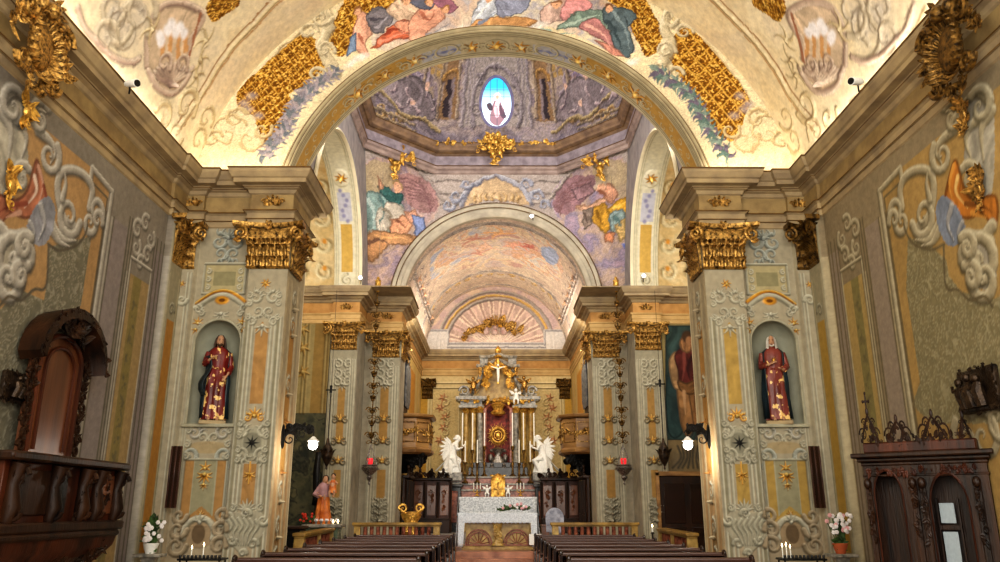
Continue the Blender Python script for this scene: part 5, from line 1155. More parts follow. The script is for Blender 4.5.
# ================================================================== carved foliage generator
def foliage(mb, pts, n, L, W, nrm, rnd, spread=1.0, curl=1.0, depth=.28):
    """acanthus leaves thrown off a spine (list of points)"""
    P = np.array(pts, float)
    for i in range(n):
        t = rnd.random()*(len(P)-1); k = int(t); b = P[k]+(P[min(k+1, len(P)-1)]-P[k])*(t-k)
        d = P[min(k+1, len(P)-1)]-P[max(k-1, 0)] if len(P) > 2 else P[-1]-P[0]; d /= np.linalg.norm(d)+1e-9
        sd = np.cross(nrm, d); a = (rnd.random()-.5)*2*spread*PI
        dd = d*math.cos(a)+sd*math.sin(a)+np.array(nrm)*depth*rnd.random()
        m_ = rnd.random()
        if m_ < .3:
            ax = dd-np.array(nrm)*np.dot(dd, nrm); ax /= np.linalg.norm(ax)+1e-9; mb.volute(b+ax*L*.25+np.array(nrm)*W*.5, L*.28, ax, np.cross(nrm, ax)*(1 if rnd.random() < .5 else -1), 1.3, .24, 12); continue
        if m_ < .42: mb.ell(b+dd*L*.3*rnd.random(), W*.6, 6, rings=5); continue
        mb.leaf(b+np.array(nrm)*W*.3*rnd.random(), dd, nrm, L*(.5+.5*rnd.random()), W*(1.1+.7*rnd.random()), curl*(.3+.6*rnd.random()), 6)
# ================================================================== Corinthian capitals
def capital(mbs, cx, cy, z0, z1, w, fr, out, ws=1.7, side=0):
    """fr: unit vector along the face, out: outward vector"""
    fr = np.array((*fr, 0.)); out = np.array((*out, 0.)); Z = np.array((0, 0, 1.)); c = np.array((cx, cy, z0)); h = z1-z0
    bell, fol, vol, aba, ros = mbs
    rings = [[c+fr*(sx*w*k)+out*(o)+Z*h*t for sx, o in ((-1, 0), (-1, d), (-.5, d*1.1), (.5, d*1.1), (1, d), (1, 0))] for t, k, d in ((0, .5, .02), (.04, .54, .06), (.08, .5, .03), (.45, .5, .05), (.8, .58, .10), (.86, .7, .14))]
    bell.loft(rings, False, False)
    rows = ((0.05, 7, .28*h, .075), (.26, 6, .34*h, .08))
    for t, n, L, W_ in rows:
        for i in range(n):
            u = ((i+.5)/n-.5)*w*1.04; fol.leaf(c+fr*u+out*(.05+.03*t)+Z*h*t, Z+out*.12, out, L, W_*w*1.05, 1.5, 8)
    for i in range(9): u = ((i+.5)/9-.5)*w; fol.leaf(c+fr*u+out*.06+Z*h*.5, Z+out*.3, out, h*.22, .05*w, 1.4, 6)
    for sx in (-1, 1):
        vc = c+fr*sx*w*ws*.40+out*.16+Z*h*.76; (vol[0 if sx < 0 else 1] if isinstance(vol, list) else vol).volute(vc, h*.15, fr*sx*-1, Z, 1.8, .3, 30, -1, PI*.5)
        fol.leaf(c+fr*sx*w*.35+out*.08+Z*h*.5, Z*.8+fr*sx*.7, out, h*.35, .1*w, 1.2, 7)
        fol.leaf(vc-Z*h*.08, -Z*.6+fr*sx*.4, out, h*.22, .09*w, 1.6, 6); fol.leaf(c+fr*sx*w*.5+out*.1+Z*h*.85, fr*sx+Z*.2, out, h*.2, .07*w, 1, 6)
        fol.tube([c+fr*sx*w*.1+out*.09+Z*h*.72, c+fr*sx*w*.3+out*.13+Z*h*.84, vc+Z*h*.14], [.012, .02, .02], 6)
    n = 9; poly0 = []
    for j in range(n):
        u = (j/(n-1)-.5)*2; poly0.append((u*w*ws*.5, .12+.14*u*u))
    rings = [[c+fr*a+out*(b*kk)+Z*h*t for a, b in poly0]+[c+fr*w*ws*.5+Z*h*t, c-fr*w*ws*.5+Z*h*t] for t, kk in ((.9, .85), (.93, 1), (1.0, 1.05))]
    aba.loft(rings, True, True)
    for i in range(6): a = i*PI/3; ros.leaf(c+out*.17+Z*h*.93, fr*math.cos(a)+Z*math.sin(a), out, h*.13, h*.045, 1.2, 5, 1)
    ros.ell(c+out*.2+Z*h*.93, h*.035, 8)
def cap_thing(loc, label, faces, mat, group='gilded capitals on the pilasters', matd=None):
    root = empty('corinthian_capital', loc, label, 'capital', group); mbs = [MB(), MB(), None, MB(), MB()]; vs = []
    for f in faces: mbs[2] = [MB(), MB()]; vs += mbs[2]; mbs[4] = MB(); capital(mbs, *f); vs.append(mbs[4])
    vs = [(v, 'rosette' if i % 3 == 2 else 'volute') for i, v in enumerate(vs)]
    for mb, nm in [(mbs[0], 'bell'), (mbs[1], 'acanthus_foliage'), (mbs[3], 'abacus')]+vs:
        o = mb.build(nm, mat, root, loc=loc); o.location = (0, 0, 0)
    return root
for s, sd in ((-1, 'left'), (1, 'right')):
    cap_thing((s*4.215, 13.9, 5.82), f'large gilded capital crowning the pilaster nearest the great arch, {sd} pier', [(s*4.2, 13.86, 5.82, 6.68, .76, (1, 0), (0, -1)), (s*3.83, 14.35, 5.82, 6.68, .7, (0, 1), (-s, 0))], 'gold')
    cap_thing((s*5.75, 13.8, 5.82), f'folded gilded capital in the corner where the nave wall meets the {sd} pier', [(s*5.72, 13.9, 5.82, 6.68, .30, (1, 0), (0, -1), 2.2), (s*5.80, 13.62, 5.82, 6.68, .42, (0, 1), (-s, 0), 1.9)], 'golddark' if s > 0 else 'gold')
    cap_thing((s*4.39, 22.38, 5.98), f'gilded capital of the outer pilaster on the far {sd} pier', [(s*4.39, 22.38, 5.98, 6.78, .72, (1, 0), (0, -1))], 'gold')
    cap_thing((s*3.34, 23.58, 5.98), f'gilded capital of the inner pilaster beside the choir arch, {sd} side', [(s*3.34, 23.58, 5.98, 6.78, .78, (1, 0), (0, -1)), (s*2.9, 24.1, 5.98, 6.78, .7, (0, 1), (-s, 0))], 'gold')
    cap_thing((s*2.78, 31.95, 6.0), f'small dark gilt capital at the {sd} end of the choir back wall', [(s*2.78, 31.97, 5.85, 6.65, .42, (1, 0), (0, -1), 1.6)], 'golddark')
# gilt frieze ornaments
def frieze_orn(x, y, z, r, label, out=(0, -1, 0), mat='goldlit'):
    mb = MB(); rn = random.Random(int(x*100)); o = np.array(out, float); fr = np.array((o[1]*-1, o[0], 0)); c = np.array((x, y, z))+o*.01
    for i in range(9): a = PI*(i/8)*1.2-.3; mb.leaf(c-np.array((0, 0, r*.2)), fr*math.cos(a)*1.5+np.array((0, 0, 1))*math.sin(a), o, r*.9, r*.16, 1.1, 6)
    for sx in (-1, 1): mb.volute(c+fr*sx*r*.8+o*.02, r*.28, fr*sx, (0, 0, 1), 1.4, .28, 18)
    mb.ell(c+o*.03, (r*.16, r*.16, r*.2), 8)
    return tag(mb.build('frieze_ornament', 'gold', loc=(x, y, z)), label, 'ornament', 'gilded ornaments on the entablature frieze')
for s, sd in ((-1, 'left'), (1, 'right')):
    frieze_orn(s*4.2, 13.84, 7.14, .2, f'gilded leaf ornament on the frieze above the big capital of the {sd} pier')
    frieze_orn(s*5.72, 13.9, 7.14, .16, f'gilded leaf ornament on the frieze in the {sd} corner of the nave')
    frieze_orn(s*4.39, 22.38, 7.26, .18, f'gilded ornament on the ochre frieze of the outer far {sd} pier')
    frieze_orn(s*3.34, 23.58, 7.26, .18, f'gilded ornament on the ochre frieze beside the choir arch, {sd} side')
# ================================================================== big gilded cartouches on the nave entablature
def big_cartouche(s, label, mat):
    Y, Z = (8.45, 7.0); X = s*5.5
    root = empty('gilded_cartouche', (s*5.8, Y, Z), label, 'cartouche', 'carved gilt cartouches on the nave cornice')
    rn = random.Random(5+s); o = np.array((-s, 0, 0.)); c = np.array((X, Y, Z)); fy = np.array((0, 1., 0)); Zv = np.array((0, 0, 1.))
    sh = MB(); sh.ell(c, (.10, .30, .38), 18); sh.build('shield', mat, root, loc=tuple(root.location)).location = (0, 0, 0)
    f = MB()
    for k in range(30):
        a = 2*PI*k/30; b = c+fy*.32*math.cos(a)+Zv*.4*math.sin(a); d = fy*math.cos(a+.5)+Zv*math.sin(a+.5)+o*.5; f.leaf(b, d, o, .22+.14*rn.random(), .045, 1.3, 7)
    for sy in (-1, 1):
        foliage(f, [c+fy*sy*.3+Zv*.35, c+fy*sy*.6+Zv*.25, c+fy*sy*.75-Zv*.1], 34, .24, .04, o, rn, .9)
        foliage(f, [c+fy*sy*.25-Zv*.35, c+fy*sy*.1-Zv*.75], 20, .22, .035, o, rn, .9)
    f.build('acanthus_frame', mat, root, loc=tuple(root.location)).location = (0, 0, 0)
    for sy in (-1, 1):
        for sz, rr in ((1, .24), (-1, .18)):
            v = MB(); v.volute(c+fy*sy*(.5 if sz > 0 else .42)+Zv*sz*.42+o*.05, rr, fy*sy, Zv*sz, 1.6, .3, 26); v.build('scroll', mat, root, loc=tuple(root.location)).location = (0, 0, 0)
    w = MB()
    w.ell(c+Zv*.62+o*.1, (.12, .13, .14), 12); w.ell(c-fy*.28+Zv*.58+o*.1, (.09, .09, .11), 12)
    wing(w, c+fy*.12+Zv*.55+o*.05, (0, 1, 0), (0, 0, 1), .55, 7); wing(w, c-fy*.12+Zv*.55+o*.05, (0, -1, 0), (0, 0, 1), .55, 7)
    w.build('cherub_head_and_wings', mat, root, loc=tuple(root.location)).location = (0, 0, 0)
    root.scale = (.8, .78, .8)
    return root
big_cartouche(-1, 'large carved gilt cartouche with wings straddling the left nave cornice', 'gold')
big_cartouche(1, 'large dark-gilt cartouche with scrolls straddling the right nave cornice', 'golddark')
for s, sd, m in ((-1, 'left', 'goldlit'), (1, 'right', 'gold')):      # small gilt sprays fixed on the painted cartouches of the side walls
    for (px, py, r, nm) in ((24, 112, .3, 'upper gilt spray'), (8, 186, .34, 'gilt spray below it in the drapery')):
        q = AX(px, py, -5.88); mb = MB(); rn = random.Random(px)
        foliage(mb, [(s*5.86, q[0], q[1]+r*.6), (s*5.86, q[0], q[1]), (s*5.86, q[0]+.05, q[1]-r*.6)], 22, r*.7, r*.13, (-s, 0, 0), rn, .9)
        mb.ell((s*5.84, q[0], q[1]), (.04, r*.2, r*.25), 8)
        tag(mb.build('gilded_spray', m, loc=(s*5.86, q[0], q[1])), f'{nm} on the painted cartouche of the {sd} nave wall', 'ornament', 'gilt sprays on the nave walls')
# ================================================================== gilded ornaments of the crossing
def putto_group(c, r, label, n=3, mat='goldlit'):
    root = empty('gilded_putti', tuple(c), label, 'ornament', 'gilded stucco groups under the dome'); rn = random.Random(int(c[0]*31)); mb = MB(); o = (0, -1, 0)
    for k in range(n):
        a = 2*PI*k/n+.4; p = np.array((r*.35*math.cos(a), -.1, r*.35*math.sin(a)))
        mb.ell(p+np.array((0, -.05, r*.12)), r*.14, 10); mb.ell(p-np.array((0, 0, r*.1)), (r*.16, r*.12, r*.2), 10)
        mb.tube([p, p+np.array((r*.25, -.05, r*.2))], [r*.06, r*.03], 6); mb.tube([p, p+np.array((-r*.25, -.05, -r*.1))], [r*.06, r*.03], 6); mb.tube([p-np.array((0, 0, r*.2)), p-np.array((-r*.12, 0, r*.45))], [r*.09, r*.04], 6)
    mb.build('putto_cluster', mat, root)
    f = MB(); foliage(f, [(-r, 0, -r*.2), (-r*.4, 0, r*.4), (0, 0, r*.6), (r*.4, 0, r*.3), (r, 0, -r*.1)], 34, r*.5, r*.1, o, rn, 1.0); foliage(f, [(0, 0, 0), (0, 0, -r*.9)], 14, r*.4, r*.09, o, rn, 1)
    f.build('foliage', mat, root); return root
for px, py, sd in ((397, 163, 'left'), (600, 164, 'right')):
    q = BC.q((px, py))[0]; p = bpos(np.array(q[0]), np.array(q[1])); putto_group((float(p[0]), float(p[1])-.12, float(p[2])), .58, f'bright gilded stucco group at the head of the {sd} pendentive')
x, z = AY(496, 148, 23.2); putto_group((x, 23.15, z), .6, 'gilded stucco cartouche on the octagon cornice below the oval window', 5)
mb = MB(); rn = random.Random(3)
for i in range(15):
    t = i/14; X = -1.9+3.8*t
    if abs(X) > .5: foliage(mb, [(X-.06, 23.2, 12.92), (X+.06, 23.2, 12.96)], 5, .16, .035, (0, -1, 0), rn, 1)
tag(mb.build('gilded_garland', 'goldlit'), 'thin gilded garland along the top of the octagon cornice', 'ornament')
x, z = AY(495, 327, 31.8)
root = empty('gilded_glory', (x, 31.8, z), 'gilded glory with cherubs on the shell lunette at the end of the choir', 'ornament')
mb = MB(); rn = random.Random(8); foliage(mb, [(-1.3, 0, -.4), (-.6, 0, 0), (0, 0, .35), (.6, 0, 0), (1.3, 0, -.4)], 46, .32, .07, (0, -1, 0), rn, 1)
mb.build('foliage', 'gold', root)
mb = MB(); 
for sx in (-1, 0, 1): mb.ell((sx*.33, -.1, -.05-.05*abs(sx)), .08, 10); mb.ell((sx*.36, -.06, -.22), (.12, .08, .14), 10)
mb.build('cherub', noise_mat('stucco_flesh', hx('#9c7c74'), hx('#c9b0a4'), 6, .7), root)
mb = MB()
for i in range(15): a = PI*i/14; mb.tube([(.15*math.cos(a), 0, .15*math.sin(a)), (.6*math.cos(a), 0, .55*math.sin(a))], [.03, .005], 4)
mb.build('ray_burst', 'goldlit', root)
# ================================================================== spot lights
def spot(name, loc, d, label, lens, cat='spotlight'):
    root = empty(name, loc, label, cat); d = np.array(d, float); d /= np.linalg.norm(d)
    mb = MB(); mb.tube([(0, 0, 0), tuple(d*.05), tuple(d*.24)], [.035, .055, .06], 14); hs_ = mb.build('housing', 'white', root)
    mb = MB(); mb.tube([tuple(d*.235), tuple(d*.25)], .05, 14); mb.build('lens', lens, hs_)
    mb = MB(); mb.tube([tuple(d*.1), tuple(d*.1+np.array((0, 0, -.16)))], .014, 6); mb.build('bracket', 'black', root)
    return root
for px, py, s in ((126, 84, -1), (862, 82, 1)):
    d = ray(px, py); X = s*5.30; t = X/d[0]; P = (X, d[1]*t, EYE+d[2]*t)
    spot('spotlight', P, (-s*.9, -.45, -.2), f'small white tubular spotlight above the {"left" if s < 0 else "right"} nave cornice', 'black')
for px, py, Y, l in ((361, 279, 22.0, 'lit spotlight on top of the far left pier cornice'), (643, 277, 22.0, 'lit spotlight on top of the far right pier cornice')):
    x, z = AY(px, py, Y); spot('floodlight', (x, Y+.1, z), (0, -1, 0), l, 'led')
x, z = AY(534, 214, 23.3); spot('floodlight', (x, 23.42, z), (-.4, -1, -.5), 'lit spotlight clamped on the crown of the choir arch', 'led')
# ================================================================== hanging lamps
def sanctuary_lamp(px, label, bend):
    x, zt = AY(px, 284, 22.6); Y = 22.6; root = empty('sanctuary_lamp', (x, Y, 2.9), label, 'hanging lamp', 'silver lamps on long gilt chains')
    zb = 1.6+(AY(px, 470, Y)[1]-1.6)-2.9
    top = 12.6-2.9; L = AY(px, 284, Y)[1]-2.9
    c = MB(); c.tube([(0, 0, L), (0, 0, top)], .004, 5)
    c.build('cord', 'silver', root)
    c = MB(); z = L
    c.ell((0, 0, L), (.09, .09, .11), 10); c.ell((0, 0, L+.18), .05, 8); c.ell((0, 0, L-.2), .06, 8)
    for i in range(12): a = i*PI/6; c.leaf((0, 0, L), (math.cos(a), math.sin(a), .6), (0, 0, 1), .16, .03, 1.2, 5)
    c.build('gilt_orb', 'goldlit', root)
    c = MB(); k = 0; rn = random.Random(4); z = L-.3
    while z > zb+.7:
        c.ell((0, 0, z), (.022, .022, .04), 6); z -= .07; k += 1
        if k % 5 == 0:
            for i in range(6): a = i*PI/3+k; c.leaf((0, 0, z), (math.cos(a), math.sin(a), .5), (0, 0, 1), .17, .04, 1.4, 5)
            c.ell((0, 0, z), (.06, .06, .05), 8)
            if k % 10 == 0:
                for sx in (-1, 1): c.volute((sx*.09, 0, z+.06), .1, (sx, 0, 0), (0, 0, 1), 1.4, .2, 14); c.volute((sx*.07, 0, z-.12), .07, (sx, 0, 0), (0, 0, -1), 1.4, .2, 12)
    c.build('chain', 'golddark', root)
    for k in range(3):
        a = 2*PI*k/3+.3; c = MB(); c.tube([(0, 0, zb+.7), (.1*math.cos(a), .1*math.sin(a), zb+.45), (.2*math.cos(a), .2*math.sin(a), zb+.12)], .012, 6)
        for t in (.2, .5, .8): c.ell((.2*t*math.cos(a), .2*t*math.sin(a), zb+.7-.58*t), .022, 6)
        c.build('suspension_chain', 'silver', root)
    c = MB(); c.lathe([(0, -.42), (.02, -.40), (.035, -.36), (.015, -.32), (.05, -.26), (.09, -.2), (.06, -.15), (.14, -.08), (.21, 0), (.24, .06), (.20, .1), (.22, .13), (.17, .15), (.1, .15)], (0, 0, zb), 20)
    for i in range(8): a = i*PI/4; c.leaf((.17*math.cos(a), .17*math.sin(a), zb-.02), (math.cos(a), math.sin(a), .8), (math.cos(a), math.sin(a), 0), .16, .04, 1.3, 5)
    c.build('bowl', 'silver', root)
    c = MB(); c.lathe([(.05, .14), (.075, .17), (.085, .25), (.08, .32), (.06, .32)], (0, 0, zb), 16)
    m = M.get('redglass') or flat_mat('red_glass', np.array((.75, .03, .04)), .15, emit=.7); M['redglass'] = m; c.build('red_glass', m, root)
    return root
sanctuary_lamp(378, 'ornate silver lamp with red glass on a long gilt chain, left of the choir arch', 1)
sanctuary_lamp(616, 'ornate silver lamp with red glass on a long gilt chain, right of the choir arch', -1)
def bronze_lamp(px, y0, y1, Y, label):
    x, zt = AY(px, y0, Y); z1 = AY(px, y1, Y)[1]; root = empty('bronze_lamp', (x, Y, z1), label, 'hanging lamp', 'dark bronze lamps hanging at the far piers'); L = zt-z1
    c = MB(); c.tube([(0, 0, .5), (0, 0, L)], .014, 6); c.tube([(0, 0, L), (0, .0, 4.7)], .006, 5); c.build('chain', 'black', root)
    c = MB(); c.tube([(-.14, 0, L), (.14, 0, L)], .02, 6); c.tube([(0, 0, L-.08), (0, 0, L+.1)], .035, 8); c.ell((0, 0, L+.1), .04, 8); c.build('pulley', 'black', root)
    c = MB(); c.lathe([(0, -.35), (.03, -.3), (.02, -.25), (.08, -.15), (.14, -.02), (.16, .12), (.12, .26), (.05, .38), (.03, .5), (0, .52)], (0, 0, 0), 18)
    for i in range(8): a = i*PI/4; c.leaf((.13*math.cos(a), .13*math.sin(a), .0), (.2*math.cos(a), .2*math.sin(a), 1), (math.cos(a), math.sin(a), 0), .25, .05, 1.0, 6)
    c.build('vessel', 'bronze', root)
bronze_lamp(331, 390, 457, 21.9, 'dark bronze lamp hanging in front of the outer far left pilaster')
bronze_lamp(660, 384, 457, 21.9, 'dark bronze lamp hanging in front of the outer far right pilaster')
def wall_lamp(s, label):
    Y = 14.35; x, z = AY(313 if s < 0 else 688, 445, Y); root = empty('wall_lamp', (s*3.84, Y, z+.1), label, 'wall lamp', 'globe lamps on wrought iron brackets'); gx = x-s*3.84
    mb = MB(); d = -s; rn = random.Random(2)
    mb.tube([(0, 0, .02), (d*.12, 0, .2), (d*.3, 0, .26), (abs(gx)*d, 0, .18), (gx, 0, .06)], [.025, .02, .018, .016, .012], 8)
    foliage(mb, [(0, 0, .02), (d*.12, 0, .17), (d*.3, 0, .22), (gx, 0, .16)], 60, .12, .028, (0, -1, 0), rn, 1.0)
    mb.volute((d*.14, 0, .0), .12, (d, 0, 0), (0, 0, 1), 1.5, .14); mb.volute((d*.36, 0, .1), .09, (d, 0, 0), (0, 0, 1), 1.5, .14)
    mb.ell((d*.02, 0, .05), (.03, .1, .22), 10); mb.build('iron_bracket', 'black', root)
    mb = MB(); mb.lathe([(.02, .09), (.07, .04), (.11, .01), (.105, .0), (.03, .02)], (gx, 0, -.04), 20); sh_ = mb.build('shade', 'white', root)
    mb = MB(); mb.ell((gx, 0, -.1), .085, 16, rings=10); mb.build('globe', 'bulb', sh_)
    l = bpy.data.lights.new('globe_light', 'POINT'); l.energy = 26; l.shadow_soft_size = .09; l.color = (1, .93, .82); o = bpy.data.objects.new('globe_light', l); C.objects.link(o); o.location = (x, Y-.16, z-.22)
wall_lamp(-1, 'lit white globe lamp on a leafy iron bracket, inner edge of the left pier')
wall_lamp(1, 'lit white globe lamp on a leafy iron bracket, inner edge of the right pier')
def part(mb, name, mat, root, smooth=True):
    o = mb.build(name, mat, root, smooth); return o
# ================================================================== pews
def make_pew():
    root = empty('church_pew', (0, 0, 0), 'x', 'pew', 'dark wooden pews in two blocks along the aisle'); W = 1.2
    mb = MB(); mb.bbox(-W, W, -.2, .22, .43, .47, .01); part(mb, 'seat', 'pewseat', root)
    mb = MB(); mb.loft([[(-W, .2, .48), (W, .2, .48), (W, .225, .48), (-W, .225, .48)], [(-W, -.02-.26, .93), (W, -.28, .93), (W, -.255, .93), (-W, -.255, .93)]][::1]); part(mb, 'backrest', 'pew', root)
    mb = MB(); mb.tube([(-W-.02, -.28, .95), (W+.02, -.28, .95)], .028, 10); mb.bbox(-W, W, -.36, -.24, .925, .94, .005); part(mb, 'top_rail', 'pewseat', root)
    for sx in (-1, 1):
        mb = MB(); P = [(-.42, 0), (.30, 0), (.30, .06), (.24, .10), (.26, .42), (.30, .55), (.26, .66), (.12, .62), (-.05, .66), (-.20, .80), (-.25, .97), (-.31, .99), (-.36, .94), (-.33, .6), (-.38, .3), (-.42, .08)]
        mb.prism(P, sx*W-.025+(0 if sx < 0 else 0), sx*W+.025, 'YZ'); mb.ell((sx*W, -.30, .965), (.035, .05, .05), 10); part(fixn(mb), 'end_panel', 'pew', root, False)
    mb = MB(); mb.bbox(-W, W, -.62, -.42, .17, .21, .01); part(mb, 'kneeler', 'pewseat', root)
    mb = MB(); mb.bbox(-W, W, -.42, -.30, .66, .69, .006); part(mb, 'book_ledge', 'pewseat', root)
    return root
def fixn(mb): return mb
pew = make_pew(); k = 0; ords = ('nearest', 'second', 'third', 'fourth', 'fifth', 'sixth', 'seventh', 'eighth')
for s, sd in ((-1, 'left'), (1, 'right')):
    for i in range(8):
        Y = 10.9+1.3*i; o = pew if k == 0 else copy_tree(pew); k += 1
        o.location = (s*2.18-.03, Y+.3, 0); o.rotation_euler = (0, 0, 0)
        o['label'] = f'dark wooden pew, {ords[i]} visible row of the {sd} block' if i else f'dark wooden pew nearest the camera in the {sd} block'
# ================================================================== balustrades
M['rail'] = noise_mat('yellow_marble_rail', hx('#6f5322'), hx('#a8863f'), 4, .4, bump=0)
def balustrade(P0, P1, zb, zt, label, n, name='altar_balustrade'):
    P0 = np.array((*P0, zb), float); P1 = np.array((*P1, zb), float); d = P1-P0; L = np.linalg.norm(d); a = math.atan2(d[1], d[0]); root = empty(name, tuple(P0), label, 'balustrade', None, a); h = zt-zb
    mb = MB(); mb.bbox(-.05, L+.05, -.13, .13, h-.07, h, .015); mb.bbox(-.02, L+.02, -.10, .10, h-.10, h-.07, .005); part(mb, 'top_rail', 'rail', root)
    mb = MB(); mb.bbox(-.05, L+.05, -.12, .12, 0, .12, .01); part(mb, 'base_rail', 'marble_grey', root)
    prof = [(.035, .12), (.05, .14), (.03, .18), (.028, .22), (.062, .30), (.07, .38), (.05, .50), (.03, .60), (.028, .66), (.05, .69), (.05, h-.1)]
    prof = [(r, .12+(z-.12)*(h-.22)/(prof[-1][1]-.12)) for r, z in prof]
    for i in range(n):
        x = .2+(L-.4)*(i+.5)/n; mb = MB(); mb.lathe(prof, (x, 0, 0), 12); part(mb, 'baluster', 'marble_red', root)
    for x in (.08, L-.08)+((L/2,) if L > 2.5 else ()):
        mb = MB(); mb.bbox(x-.08, x+.08, -.10, .10, .12, h-.1, .01); mb.bbox(x-.045, x+.045, -.115, -.10, .2, h-.18, .01); part(mb, 'post', 'marble_yellow', root)
    return root
balustrade((-3.65, 21.3), (-1.45, 21.3), 0, 1.24, 'low yellow marble balustrade with dark balusters closing the presbytery, left of the altar', 11)
balustrade((1.45, 21.3), (3.65, 21.3), 0, 1.24, 'low yellow marble balustrade with dark balusters closing the presbytery, right of the altar', 11)
balustrade((-4.1, 20.4), (-3.85, 16.2), 0, 1.13, 'side balustrade running in depth before the left chapel', 14)
balustrade((3.85, 16.2), (4.1, 20.4), 0, 1.13, 'side balustrade running in depth before the right chapel', 14)
# ================================================================== front altar
AX0, AX1, AYf = -1.02, 1.10, 23.0
root = empty('altar_table', (0, 23.4, .48), 'stone altar with arched carved front under a white lace cloth, in the choir arch', 'altar')
L_ = lambda mb: mb
mb = MB(); mb.bbox(-1.0, 1.1, 22.95, 23.85, 1.36, 1.46, .01); r = mb.build('tabletop', 'marble_yellow', root, loc=(0, 23.4, .48)); r.location = (0, 0, 0)
mb = MB(); mb.bbox(-.95, 1.05, 23.05, 23.75, .48, .58, .01); mb.bbox(-.85, .95, 23.12, 23.7, .58, 1.36, .01); r = mb.build('base', 'marble_yellow', root, loc=(0, 23.4, .48)); r.location = (0, 0, 0)
for cx in (-.48, .58):
    mb = MB()
    for rr in (.36, .30): mb.tube([(cx+rr*math.cos(a), 23.1, .62+rr*1.1*math.sin(a)) for a in np.linspace(0, PI, 18)], .022, 6)
    for i in range(7): a = PI*(i+.5)/7; mb.tube([(cx+.05*math.cos(a), 23.1, .62+.05*math.sin(a)), (cx+.29*math.cos(a), 23.1, .62+.31*math.sin(a))], .012, 5)
    mb.box(cx-.38, cx+.38, 23.09, 23.12, .59, .63); r = mb.build('carved_arch', 'marble_red', root, loc=(0, 23.4, .48)); r.location = (0, 0, 0)
mb = MB(); rn = random.Random(4); mb.lathe([(.2, 0), (.1, .1), (.07, .3), (.13, .55), (.2, .72)], (.05, 23.05, .6), 14, 1, .5); foliage(mb, [(.05, 23.0, .65), (.05, 23.0, 1.3)], 14, .16, .05, (0, -1, 0), rn, .8)
r = mb.build('carved_pier', 'marble_yellow', root, loc=(0, 23.4, .48)); r.location = (0, 0, 0)
def cloth(x0, x1, y0, y1, z, drop, name, mat='linen', amp=.02, side=None):
    mb = MB(); n = 60; rings = []
    side = drop if side is None else side
    xs = np.linspace(x0, x1, n); f = [y0-.012+amp*math.sin(i*1.3)*.6 for i in range(n)]
    rings.append([(xs[i], y1, z) for i in range(n)]); rings.append([(xs[i], y0+.02, z+.004) for i in range(n)])
    dr = [drop if 4 < i < n-5 else max(side, drop) for i in range(n)]
    for k in range(8): rings.append([(xs[i]+0*k, y0-.01-amp*.5*(k/7)*(1+math.sin(i*1.1)), z-dr[i]*(k+.3)/7.3+(.012*math.sin(i*2.0) if k == 7 else 0)) for i in range(n)])
    mb.loft(rings, False, False)
    for sx, xx in ((-1, x0), (1, x1)):
        R2 = []
        for k in range(9): R2.append([(xx+sx*(.012+.05*(k/8)*(1+.6*math.sin(j*1.2))), y0-.02+(y1-y0)*j/12, z-side*k/8) for j in range(13)])
        mb.loft(R2, False, False)
    o = mb.build(name, mat); m = o.modifiers.new('t', 'SOLIDIFY'); m.thickness = .006; return o
M['lace'] = noise_mat('white_lace_pattern', hx('#98a0a8'), hx('#e6eaec'), 20, .9, bump=.2)
tag(cloth(-1.06, 1.15, 22.93, 23.87, 1.468, .27, 'altar_cloth', 'linen', side=.9), 'white lace cloth draped over the front altar, hanging to the floor at both ends', 'altar cloth')
# flowers on the altar
root = empty('flower_arrangement', (.45, 23.3, 1.48), 'long arrangement of pink and white flowers with dark leaves on the front altar', 'flowers')
mb = MB(); rn = random.Random(6); foliage(mb, [(-.35, 0, .06), (0, 0, .1), (.45, 0, .08)], 90, .2, .035, (0, -.4, 1), rn, 1, .8, .6); part(mb, 'leaves', 'greenleaf', root)
M['pink'] = flat_mat('pink_petal', hx('#dba6a8'), .7)
for i in range(12):
    c = (-.3+.72*rn.random(), -.16+.15*rn.random(), .1+.14*rn.random()); mb = MB()
    for j in range(6): a = j*PI/3; mb.ell((c[0]+.022*math.cos(a), c[1], c[2]+.022*math.sin(a)), (.022, .014, .022), 6, rings=5)
    mb.ell((c[0], c[1]-.012, c[2]), .014, 6, rings=5); part(mb, 'blossom', 'pink' if i % 3 else 'petal', root)
# notice card + oval chair right of the altar
root = empty('notice_card', (1.08, 22.7, .48), 'white card on a thin stand in front of the altar, right end', 'notice')
mb = MB(); mb.bbox(-.17, .17, -.01, .01, .15, .43, .004); part(mb, 'card', 'white', root); mb = MB(); mb.tube([(0, .02, 0), (0, .02, .2)], .012, 6); mb.lathe([(.12, 0), (.12, .015), (.02, .02)], (0, .02, 0), 12); part(mb, 'stand', 'black', root)
root = empty('armchair', (1.72, 24.3, .48), 'armchair with rounded grey upholstered back, right of the front altar', 'chair')
M['greycloth'] = noise_mat('grey_upholstery', hx('#777b88'), hx('#b4b8c4'), 10, .8)
mb = MB(); mb.prism([(-.25, .45)]+[(.27*math.cos(a)*-1, .85+.28*math.sin(a)) for a in np.linspace(0, PI, 14)]+[(.25, .45)], -.25, -.19); part(mb, 'backrest', 'greycloth', root)
mb = MB(); mb.bbox(-.27, .27, -.2, .28, .40, .48, .02); part(mb, 'seat', 'greycloth', root)
for x in (-.24, .24):
    for y in (-.18, .24): mb = MB(); mb.tube([(x, y, 0), (x, y, .42)], [.018, .028], 8); part(mb, 'leg', 'wood', root)
    mb = MB(); mb.tube([(x, -.2, .66), (x, .24, .64), (x, .24, .42)], .02, 8); part(mb, 'armrest', 'wood', root)
root = empty('prayer_stool', (1.45, 24.2, .48), 'reddish brown wooden stool between the altar and the grey armchair', 'stool')
